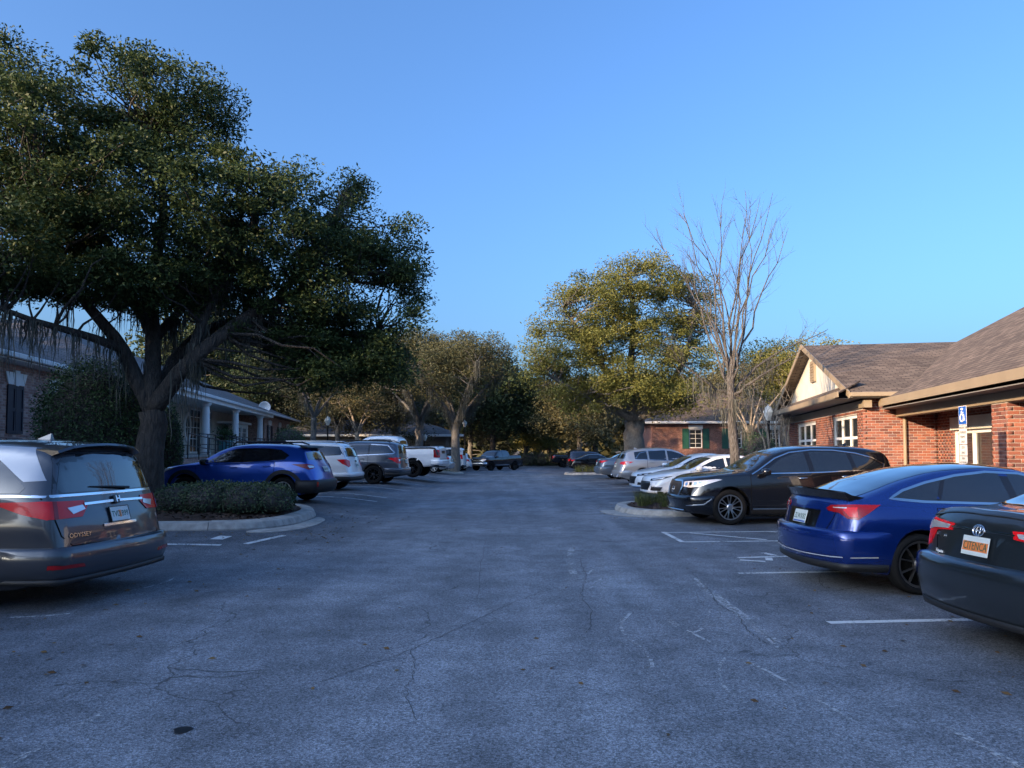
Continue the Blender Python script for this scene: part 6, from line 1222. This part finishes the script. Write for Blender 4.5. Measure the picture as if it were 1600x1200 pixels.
lobes = [olobe(90, 240, 16, 150, 130, 3.0, 95), olobe(240, 190, 17, 120, 95, 2.6, 70), olobe(285, 340, 16.6, 170, 120, 3.2, 110), olobe(70, 400, 15.2, 150, 75, 2.4, 60), olobe(-60, 330, 15.5, 130, 170, 3, 50), olobe(420, 360, 17, 110, 110, 2.8, 75), olobe(520, 420, 18, 90, 95, 2.4, 62),
         olobe(545, 300, 18.6, 34, 34, .7, 10), olobe(440, 500, 18, 90, 50, 2.4, 42), olobe(600, 400, 18.2, 58, 62, 1.8, 34), olobe(560, 530, 18.8, 70, 48, 2.0, 36), olobe(170, 430, 16.0, 110, 50, 2.4, 44), olobe(330, 150, 17.2, 34, 48, .9, 12), olobe(215, 105, 17, 30, 36, .7, 8), olobe(30, 110, 16.5, 50, 36, 1.2, 12), olobe(350, 440, 17.6, 90, 55, 2.2, 44), olobe(40, 435, 14.6, 110, 30, 1.8, 26), olobe(480, 560, 18.4, 80, 34, 1.8, 34), olobe(590, 560, 18.6, 50, 34, 1.4, 22), olobe(250, 450, 16.0, 90, 36, 1.8, 32), olobe(640, 470, 18.4, 28, 60, 1.2, 16), olobe(120, 330, 15.0, 110, 70, 1.6, 40), olobe(520, 585, 18.2, 90, 28, 1.6, 30), olobe(610, 575, 18.4, 44, 26, 1.2, 14), olobe(60, 200, 15.6, 110, 90, 2.0, 30)]
oak = tree('live_oak', 'large spreading live oak hung with moss on the near left island', tuple(ob), limbs, lobes, None, M['leaf'], M['bark'], per=255, sig=.30, size=.092, moss=190, mosslen=(.4, 1.8), tint=(0, .95), mossz=3.0, twig=.022)
# ---- oak on the right, tops in the sun
rbp = Vector((8.3, 50.2, gzf(8.3, 50.2) + .1))
def rrel(u, v, Y): p = pix(u, v, Y) - rbp; return (p.x, p.y, p.z)
def rlobe(u, v, Y, ru, rv, rd, n): s_ = Y / FPX; return (rrel(u, v, Y), (ru * s_, rd, rv * s_), n)
f0 = rrel(990, 655, 50.2)
limbs = [([(0, 0, -.3), rrel(992, 690, 50.2), f0], .85, .62), ([f0, rrel(960, 600, 50), rrel(920, 540, 49), rrel(880, 480, 48.5)], .38, .08), ([f0, rrel(985, 580, 50.5), rrel(990, 500, 50.5), rrel(980, 430, 50.5)], .4, .08), ([f0, rrel(1030, 620, 50), rrel(1070, 560, 49.6), rrel(1085, 480, 50)], .36, .08), ([f0, rrel(1040, 640, 49), rrel(1090, 615, 47.5)], .26, .08), ([f0, rrel(940, 630, 49), rrel(880, 600, 47.5), rrel(835, 570, 47)], .3, .07)]
lobes = [rlobe(930, 480, 49, 75, 62, 3.5, 50), rlobe(1000, 450, 50.5, 75, 48, 3.5, 50), rlobe(1065, 470, 51, 55, 58, 3.2, 38), rlobe(880, 540, 48.5, 62, 52, 3, 36), rlobe(960, 560, 48, 90, 55, 3.5, 46), rlobe(1060, 560, 49, 60, 50, 3.2, 34), rlobe(850, 570, 48, 44, 40, 2.4, 18), rlobe(920, 620, 48.5, 70, 34, 3, 30), rlobe(1050, 620, 48, 55, 28, 2.6, 20), rlobe(985, 515, 48.5, 70, 42, 2.4, 30), rlobe(1000, 600, 47.5, 70, 30, 2.4, 22), rlobe(1090, 520, 51, 34, 40, 2.2, 14)]
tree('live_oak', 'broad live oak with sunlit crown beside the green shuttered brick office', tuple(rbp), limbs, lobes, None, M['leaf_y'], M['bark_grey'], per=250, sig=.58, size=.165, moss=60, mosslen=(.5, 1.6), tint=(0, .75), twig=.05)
# ---- bare tree on the near right island
bb = Vector((6.1, 20.3, gzf(6.1, 20.3) + .1)); rb2 = empty('bare_tree', tuple(bb), 0, 'tall leafless tree with hanging grey moss behind the black SUV', 'tree'); mb = MB(); pts_m = []
def twigs(P, r, n, ln):
    for k in range(n):
        i = rng.integers(1, len(P) - 1); q = np.asarray(P[i]); d = np.asarray(P[i + 1]) - q; d = d / np.linalg.norm(d); sd = rng.normal(size=3); sd -= d * sd.dot(d); sd /= np.linalg.norm(sd); a = rng.uniform(.35, .75); e = q + (d * math.cos(a) + sd * math.sin(a) + np.array([0, 0, .22])) * ln * rng.uniform(.5, 1.1); B_ = branch(q, e, 4, wob=.05)
        mb.tube([tuple(p) for p in B_], [r, r * .8, r * .6, r * .45, r * .2], 5)
        if r > .006: twigs(B_, r * .45, 4, ln * .5)
trunk_p = [(0, 0, -.1), (.02, 0, 1.5), (-.05, .02, 2.9), (-.03, 0, 4.0)]; limb_tubes(mb, [(trunk_p, .165, .095)]); pts_m += [np.array((-.04 + .2 * math.cos(k), .2 * math.sin(k), 2.3 + .12 * k)) for k in range(14)]
for k in range(15):
    a = 2.4 * k; t = k / 14; sp_ = .08 + .40 * ((k * 7) % 15) / 14; z0 = 3.1 + .9 * (1 - t) * ((k % 3) / 2 + .3); L_ = 5.6 - 1.7 * sp_ - .5 * rng.random() - (z0 - 3.2) * .3
    e = (math.cos(a) * math.sin(sp_) * L_ * 1.15, math.sin(a) * math.sin(sp_) * L_, z0 + math.cos(sp_) * L_); P = branch((-.03, 0, z0), e, 9, wob=.035); P = [p + np.array([0, 0, .25 * math.sin(min(1, i / 9) * 3.14) * -1 * sp_]) for i, p in enumerate(P)]; P[0] = np.array((-.03, 0, z0))
    mb.tube([tuple(p) for p in P], [.032 * (1 - .9 * i / 9) + .0015 for i in range(10)], 7); twigs(P[1:], .0075, 8, 1.0)
for e in ((2.9, .5, 4.9), (-2.0, -.6, 4.4), (1.6, -1.2, 4.2)):
    P = branch((-.02, 0, 3.0), e, 8, wob=.05); mb.tube([tuple(p) for p in P], [.05 - .0055 * i for i in range(9)], 7); twigs(P, .009, 9, .9); pts_m += [np.array(p) for p in P[1:5]]
mb.build('trunk', M['bark_dusk'], rb2, True); moss_part(rb2, np.array([p for p in pts_m if 2.2 < p[2] < 4.3]), 17, (.3, 1.05))
# ---- middle distance and backdrop trees
def auto_tree(name, label, u, Y, h, r, spread, mat, bark, n_l, per, size, sig, seed, fork=.35, group='trees in the background', tint=(0, 1), moss=0, lean=(0, 0), crown0=.40, mosslen=(.6, 1.8), zoff=0):
    global rng; keep = rng; rng = np.random.default_rng(seed); x = (u - 800) / FPX * Y; base = (x, Y, gzf(x, Y) + zoff); lob = []; rs = np.random.default_rng(seed + 5)
    for k in range(7):
        a = 2 * math.pi * k / 7 + rs.uniform(-.4, .4); q = spread * (.55 if k else 0); zc = h * (crown0 + (1 - crown0) * (.42 + .30 * rs.random())); lob.append(((math.cos(a) * q, math.sin(a) * q, zc), (spread * rs.uniform(.42, .6), spread * rs.uniform(.42, .6), h * (1 - crown0) * rs.uniform(.28, .42)), n_l // 7))
    lob.append(((0, 0, h * .82), (spread * .45, spread * .45, h * .16), n_l // 7))
    t = tree(name, label, base, auto_limbs(h * .9, h * fork, spread, r, 6, lean, seed), lob, None, mat, bark, per=per, sig=sig, size=size, group=group, moss=moss, mosslen=mosslen, tint=tint, twig=.03, mossz=h * .3); rng = keep; return t
auto_tree('leafy_tree', 'thin forked tree with thinning olive leaves right of the porch', 490, 50, 8.6, .20, 3.6, M['leaf_olive'], M['bark_grey'], 120, 110, .17, .5, 21, moss=20)
auto_tree('leafy_tree', 'small olive leaved tree with pale trunk in front of the dark house', 558, 60, 7.2, .20, 3.4, M['leaf_olive'], M['bark_pale'], 90, 80, .18, .55, 22)
auto_tree('mossy_tree', 'grey mossy tree with straight trunk in front of the white boxy SUV', 712, 52, 10.0, .30, 4.6, M['leaf_olive'], M['bark_grey'], 150, 170, .16, .65, 23, moss=170, tint=(0, .6))
auto_tree('mossy_tree', 'tall mossy tree left of the straight trunked one', 655, 64, 12.5, .35, 5.8, M['leaf_olive'], M['bark_grey'], 170, 190, .19, .75, 24, moss=150, tint=(0, .7))
auto_tree('leafy_tree', 'bushy tree with pale trunk behind the dark house roof', 610, 80, 12.5, .3, 5.5, M['leaf_olive'], M['bark_pale'], 150, 130, .33, .9, 25, moss=60)
auto_tree('leafy_tree', 'dark evergreen closing the lane left of its end', 770, 92, 14.0, .35, 7.0, M['leaf_dark'], M['bark'], 190, 110, .44, 1.1, 26, crown0=.12, moss=40)
auto_tree('leafy_tree', 'dark evergreen straight beyond the end of the lane', 822, 118, 14.0, .35, 8.0, M['leaf_dark'], M['bark'], 200, 110, .54, 1.3, 27, crown0=.05)
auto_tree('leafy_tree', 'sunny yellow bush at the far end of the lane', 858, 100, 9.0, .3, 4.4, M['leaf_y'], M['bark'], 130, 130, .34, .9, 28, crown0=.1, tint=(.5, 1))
auto_tree('leafy_tree', 'shadowed tree behind the broad oak on its left', 905, 88, 10.0, .3, 5.5, M['leaf_olive'], M['bark_grey'], 150, 140, .33, .9, 29, crown0=.15)
auto_tree('leafy_tree', 'slim pale trunked tree with green and rust leaves by the brick office', 1172, 36, 6.4, .13, 2.3, M['leaf_olive'], M['bark_pale'], 60, 60, .12, .36, 30, tint=(.1, .8), moss=22)
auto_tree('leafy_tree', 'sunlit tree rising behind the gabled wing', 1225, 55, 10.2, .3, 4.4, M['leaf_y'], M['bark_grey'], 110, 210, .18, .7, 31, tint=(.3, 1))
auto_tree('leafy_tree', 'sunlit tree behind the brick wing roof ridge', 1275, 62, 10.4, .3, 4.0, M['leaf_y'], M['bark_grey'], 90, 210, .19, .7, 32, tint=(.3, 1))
for i, (u, Y, h, sp_, lab) in enumerate(((310, 78, 17, 7.5, 'tall tree behind the porch office roof, nearest the oak crown'), (400, 86, 16.5, 7.5, 'tall tree above the satellite dish end of the porch roof'), (470, 92, 15.5, 7.5, 'tall tree behind the thin forked tree'), (545, 100, 15, 8, 'tall tree behind the small olive leaved tree'), (690, 112, 17, 8.5, 'tall tree behind the mossy trees'), (735, 125, 16, 8.5, 'tall tree behind the dark evergreen'), (930, 125, 15, 8, 'tall tree far behind the broad oak'), (1010, 110, 14, 8, 'tall tree behind the green shuttered office roof'), (1110, 105, 13, 8, 'tall tree behind the green shuttered office, nearest the bare tree'))):
    auto_tree('backdrop_tree', lab, u, Y, h, .4, sp_, M['leaf_olive'] if i % 3 else M['leaf_dark'], M['bark_grey'], 150, 85, .58, 1.25, 40 + i, crown0=.02, group='tall trees closing the view', moss=20 if i < 6 else 0)
auto_tree('leafy_tree', 'full leafy tree covering the left half of the dark house', 528, 68, 9.5, .25, 4.8, M['leaf_olive'], M['bark_grey'], 130, 150, .22, .7, 61, crown0=.18, moss=50)
auto_tree('leafy_tree', 'full leafy tree covering the right half of the dark house', 618, 70, 10.0, .25, 5.0, M['leaf_olive'], M['bark_grey'], 130, 150, .22, .7, 62, crown0=.16, moss=60, tint=(0, .7))
auto_tree('leafy_tree', 'dense dark tree just left of the porch roof end', 420, 72, 12.0, .3, 5.0, M['leaf_dark'], M['bark'], 120, 140, .26, .8, 63, crown0=.15)
# ---- trees standing behind and left of the camera: placed to shade the lot and block low sun glow
for i, (x, y, h, sp_) in enumerate(((-33, -27, 13.5, 4.6), (-34, -19, 15.0, 4.4), (-32, -12.5, 13.0, 4.2), (-34, -5.5, 15.0, 4.4), (-33, 2, 15.5, 5.5), (-34, 11, 18, 6), (-37, 18, 23, 8.5), (-45, 9, 20, 7), (-40, 30, 21, 7), (-50, 44, 22, 8), (-15, -34, 12, 6), (-3, -38, 13, 6.5), (9, -36, 12, 6), (20, -30, 13, 6.5), (29, -20, 12, 6))):
    x0 = x; u = 800 + x / max(y, .01) * FPX if y > 0 else 0; global_rng = rng; rng = np.random.default_rng(80 + i); lob = []
    for k in range(8): a = 6.283 * k / 8; lob.append(((math.cos(a) * sp_ * .55, math.sin(a) * sp_ * .55, h * (.50 + .22 * rng.random())), (sp_ * .5, sp_ * .5, h * .24), 13))
    lob.append(((0, 0, h * .8), (sp_ * .5, sp_ * .5, h * .18), 16))
    tree('backdrop_tree', 'tall evergreen outside the picture placed to block low sun', (x, y, 0), auto_limbs(h * .9, h * .3, sp_, .4, 6, (0, 0), 80 + i), lob, None, M['leaf_dark'], M['bark'], per=48, sig=1.1, size=.44, group='trees outside the picture', twig=.03); rng = global_rng
# ---- clipped shrubs, hedges, grasses
def shrub(name, label, base, lobes, n, size, mat, cat='shrub', group=None, core=True, tint=(0, 1)):
    root = empty(name, base, 0, label, cat, group); tot = sum(l[1][0] * l[1][2] for l in lobes); P = []; T = []
    mbc = MB()
    for c0, rad in lobes:
        k = int(n * rad[0] * rad[2] / tot); u = unit(k); bump = 1 + .07 * np.sin(u[:, 0] * 9 + c0[0] * 3) * np.cos(u[:, 2] * 8) + .05 * rng.normal(size=k); r_ = bump * (1 - .22 * rng.random(k) ** 2); p = np.asarray(c0) + u * np.asarray(rad) * r_[:, None]; P.append(p[p[:, 2] > .02]); T.append(rng.random((p[:, 2] > .02).sum()))
        V = []; F = []; a_, b_ = 14, 9
        for i in range(b_ + 1):
            for j in range(a_): th = math.pi * i / b_; ph = 2 * math.pi * j / a_; V.append((c0[0] + rad[0] * .86 * math.sin(th) * math.cos(ph), c0[1] + rad[1] * .86 * math.sin(th) * math.sin(ph), max(c0[2] + rad[2] * .86 * math.cos(th), .0)))
        for i in range(b_):
            for j in range(a_): F.append((i * a_ + j, i * a_ + (j + 1) % a_, (i + 1) * a_ + (j + 1) % a_, (i + 1) * a_ + j))
        mbc.add(V, F)
    mbc.build('dark_core', M['bark'], root, True); P = np.vstack(P); T = np.concatenate(T)  # solid dark core inside the leaf shell
    leaves_mesh('foliage', P, size, mat, root, tint[0] + (tint[1] - tint[0]) * T, .2, .5); return root
def shrub_px(name, label, u, v0, v1, Y, ru, n, size, mat, depth=None, **k):
    p = pix(u, v0, Y); zt = pix(u, v1, Y).z; g = gzf(p.x, p.y); rr = ru * Y / FPX; h = zt - g
    return shrub(name, label, (p.x, p.y, g), [((0, 0, h * .5), (rr, depth or rr, h * .52)), ((rr * .25, 0, h * .42), (rr * .8, (depth or rr) * .9, h * .45))], n, size, mat, **k)
shrub_px('round_shrub', 'big round dark green shrub between the minivan and the brick wall', 148, 720, 566, 17.6, 84, 40000, .064, M['leaf_shrub'])
shrub_px('conical_shrub', 'narrow dark shrub just right of the oak trunk', 258, 735, 628, 21.5, 24, 11000, .06, M['leaf_shrub'])
shrub_px('round_shrub', 'round clipped shrub at the far end of the porch office', 452, 715, 668, 46, 26, 5000, .09, M['leaf_shrub'])
shrub_px('round_shrub', 'round clipped shrub under the green shuttered windows', 1188, 712, 677, 34, 30, 6000, .075, M['leaf_shrub'])
shrub('low_hedge', 'low clipped hedge growing on the near left island', (-5.85, 15.35, gzf(-5.85, 15.35) + .12), [((-.95, -.1, .22), (.62, .8, .36)), ((-.3, -.15, .24), (.62, .85, .40)), ((.35, -.1, .23), (.62, .82, .38)), ((.85, .05, .22), (.42, .66, .34)), ((-.4, .5, .22), (.9, .6, .36)), ((.4, .5, .22), (.8, .6, .36))], 20000, .055, M['leaf_hedge'], 'hedge')
shrub('low_hedge', 'clipped hedge along the far right bays', (5.2, 92, gzf(5, 92)), [((k * 1.5 - 3, 0, .7), (1.3, 1.4, .95)) for k in range(6)], 9000, .14, M['leaf_hedge'], 'hedge', tint=(.2, 1))
shrub('low_hedge', 'low ground cover at the foot of the oak beside the minivan', (-8.2, 15.6, gzf(-8.2, 15.6) + .1), [((0, 0, .15), (.5, .5, .28)), ((.6, .3, .12), (.4, .4, .22))], 4000, .05, M['leaf_hedge'], 'ground cover')
def grass_clump(name, label, x, y, n, h, group=None, spread=.16):
    root = empty(name, (x, y, gzf(x, y) + .17), 0, label, 'grass', group); V = []; Q_ = []; T = []
    for k in range(n):
        a = rng.random() * 6.283; L_ = h * rng.uniform(.6, 1.1); o0 = np.array([rng.normal() * spread * .4, rng.normal() * spread * .4, 0]); d = np.array([math.cos(a), math.sin(a), 0]); sd = np.array([-d[1], d[0], 0]) * .006; b0 = len(V); t_ = rng.random(); lean = rng.uniform(.3, .95)
        for i in range(5): t = i / 4; p = o0 + d * L_ * lean * t * t * .9 + np.array([0, 0, L_ * (t - .38 * lean * t * t)]); w = (1 - t) ** .7; V += [p - sd * w, p + sd * w]; T += [t_] * 2
        for i in range(4): q = b0 + 2 * i; Q_.append((q, q + 1, q + 3, q + 2))
    np_mesh('blades', V, Q_, M['grass'], root, attr={'tint': T}); return root
spots = [(3.35, 18.9), (3.6, 19.5), (3.9, 18.7), (4.1, 19.3), (4.4, 18.8), (4.6, 19.5), (3.5, 20.2), (4.0, 20.1), (4.9, 19.0), (5.1, 19.7), (4.5, 20.3), (5.4, 18.8)]
for x, y in spots: grass_clump('grass_clump', 'tuft of strappy green grass on the near right island', x, y, 150, .42, 'grass tufts on the right island')
for k in range(9): grass_clump('grass_clump', 'tuft of strappy grass on the far right island by the black sedan', 4.4 + (k % 5) * .55, 48.6 + (k // 5) * .9, 90, .6, 'grass tufts on the far island', .3)
# multi-stemmed pale crape myrtle in front of the brick wing
cb = Vector((10.6, 29.5, 0)); cr = empty('crape_myrtle', tuple(cb), 0, 'leafless pale multi stemmed myrtle in front of the brick wing', 'tree'); mb = MB()
for k in range(9):
    a = 6.28 * k / 9; p0 = (math.cos(a) * .12, math.sin(a) * .12, 0); sx, sy = math.cos(a) * rng.uniform(.35, .8), math.sin(a) * rng.uniform(.35, .8); P = branch(p0, (sx, sy, 2.6 + rng.random() * .5), 6, wob=.04); mb.tube([tuple(p) for p in P], [.055, .05, .045, .04, .034, .028, .02], 7)
    for j in range(3):
        q = P[-1 - j]; e = q + np.array([rng.normal() * .55, rng.normal() * .55, 1.1 + rng.random() * .6]); B_ = branch(q, e, 4, wob=.06); mb.tube([tuple(p) for p in B_], [.016, .013, .01, .007, .004], 5)
        for m_ in range(3): g_ = B_[1 + m_]; mb.tube([tuple(p) for p in branch(g_, g_ + np.array([rng.normal() * .35, rng.normal() * .35, .4]), 3, wob=.08)], [.007, .005, .004, .002], 4)
mb.build('trunk', M['bark_pale'], cr, True)

# far wood closing the horizon all round the view
n = 34000; a = rng.uniform(-.95, .95, n); dist = rng.uniform(150, 185, n); hh = 13 + 3.5 * np.sin(a * 23) + 2.5 * np.sin(a * 57 + 1); zz = hh * rng.random(n) ** .8
wood = leaves_mesh('far_wood', np.stack([np.sin(a) * dist, np.cos(a) * dist, zz - .6], 1), 1.8, M['leaf_olive'], None, np.clip(.35 + .3 * np.sin(a * 31) + .3 * rng.random(n), 0, 1), .2, .7); tag(wood, 'far wood closing the view behind the offices', 'woods', kind='stuff')
# ------------------------------------------------------------------ street furniture
def lamp_post(label, u, Y, vtop, six=True, tall=None):
    x = (u - 800) / FPX * Y; g = gzf(x, Y); h = pix(u, vtop, Y).z - g; root = empty('lamp_post', (x, Y, g), 0, label, 'lamp post', 'black lamp posts with white globes')
    MB().lathe([(.16, 0), (.16, .12), (.11, .2), (.10, .55), (.07, .62), (.06, .7), (.05, h - .75), (.07, h - .72), (.07, h - .66), (.045, h - .62)], 12).build('post', M['blackm'], root, True)
    MB().lathe([(.06, h - .62), (.10, h - .60), (.21, h - .30), (.22, h - .25), (.13, h - .06), (.05, h - .02)], 6 if six else 14).build('globe', M['globe'], root); MB().lathe([(.14, h - .07), (.05, h - .01), (.02, h + .06)], 8).build('cap', M['globe'], root); return root
lamp_post('lamp post with white lantern between the porch office and the dark house', 512, 52, 651)
lamp_post('lamp post with white lantern in front of the gabled brick wing', 1201, 30.5, 634)
lamp_post('lamp post with white lantern beyond the white pickup', 664, 72, 679)
lamp_post('lamp post with white lantern among the mossy trees by the boxy SUV', 726, 70, 657)
# accessible parking sign in front of the brick bay
sx, sy = 7.93, 12.9; root = empty('parking_sign', (sx, sy, gzf(sx, sy)), R(-100), 'blue wheelchair parking sign on a brown post before the brick bay', 'sign')   # local -y faces the lane
MB().box(-.03, .03, -.02, .02, 0, 2.32, .004).build('post', M['wood'], root)
def sign_plate(name, z0, z1, mat, w=.152): return MB().box(-w, w, -.027, -.0205, z0, z1, .002).build(name, mat, root)
sp_ = sign_plate('blue_plate', 2.05, 2.36, M['signblue'], .15); MB().box(-.16, .16, -.0245, -.0205, 2.04, 2.049).box(-.16, .16, -.0245, -.0205, 2.361, 2.37).box(-.16, -.151, -.0245, -.0205, 2.049, 2.361).box(.151, .16, -.0245, -.0205, 2.049, 2.361).build('plate_border', M['signwhite'], root)
ic = MB(); y_ = -.030; ic.tube([(-.012, y_, 2.315), (.012, y_, 2.315)], .022, 10); ic.tube([(-.015, y_, 2.28), (-.01, y_, 2.215), (.055, y_, 2.215), (.075, y_, 2.125), (.10, y_, 2.125)], .013, 8); ic.tube([(-.013, y_, 2.25), (.045, y_, 2.25)], .010, 8); ic.tube([(-.01 + .068 * math.cos(a), y_, 2.165 + .068 * math.sin(a)) for a in np.linspace(1.9, 6.1, 18)], .011, 8); ic.build('wheelchair_symbol', M['signwhite'], sp_)
for (z0, z1, lines, nm) in ((1.70, 2.03, ('PARKING BY', 'DISABLED', 'PERMIT', 'ONLY'), 'permit_plate'), (1.50, 1.69, ('$250', 'FINE'), 'fine_plate'), (1.33, 1.49, ('VAN', 'ACCESSIBLE'), 'van_plate')):
    pl = sign_plate(nm, z0, z1, M['signwhite']); n = len(lines)
    for k, t in enumerate(lines):
        o = text_mesh('lettering', t, min(.062, (z1 - z0) / n * .82), .0005, M['blackm'], pl); o.rotation_euler = (R(90), 0, 0); o.location = (0, -.0285, z1 - (z1 - z0) * (k + .5) / n)
# porch furniture: two chairs and a teal planter glimpsed behind the rails
def porch_chair(label, p, rz):
    root = empty('porch_chair', tuple(lb.matrix_world @ Vector(p)), rz, label, 'chair'); MB().box(-.24, .24, -.24, .24, .42, .46, .01).build('seat', M['black'], root); MB().box(-.24, .24, .21, .25, .46, .98, .01).build('backrest', M['black'], root)
    for a in (-.21, .21):
        for b in (-.21, .21): MB().tube([(a, b, 0), (a, b, .42)], .02, 6).build('leg', M['black'], root)
porch_chair('black porch chair by the first white column', (.2, 15.0, FL), R(70)); porch_chair('black porch chair beside the teal planter', (.2, 18.9, FL), R(110))
pl = empty('planter', tuple(lb.matrix_world @ Vector((.9, 20.6, FL))), 0, 'pale teal planter pot beside the porch steps', 'planter'); MB().lathe([(.25, 0), (.34, .25), (.40, .62), (.43, .66), (.43, .72), (.36, .72), (.34, .6)], 18).build('pot', pm('teal_glaze', (.10, .30, .34), .35), pl, True)
leaves_mesh('plant', rng.normal(size=(900, 3)) * .2 + np.array([0, 0, .95]), .14, M['leaf_shrub'], pl, rng.random(900))
stn = MB(); 
for k in range(26): a = 6.283 * k / 26; stn.V.append((-1.88 + .05 * (1 + .2 * math.sin(3 * a)) * math.cos(a) * 1.0, 4.28 + .055 * math.sin(a), gzf(-1.6, 4.2) + .004))
stn.F.append(tuple(range(26))); tag(stn.build('oil_stain', pm('oil', (.012, .012, .014), .35)), kind='structure')
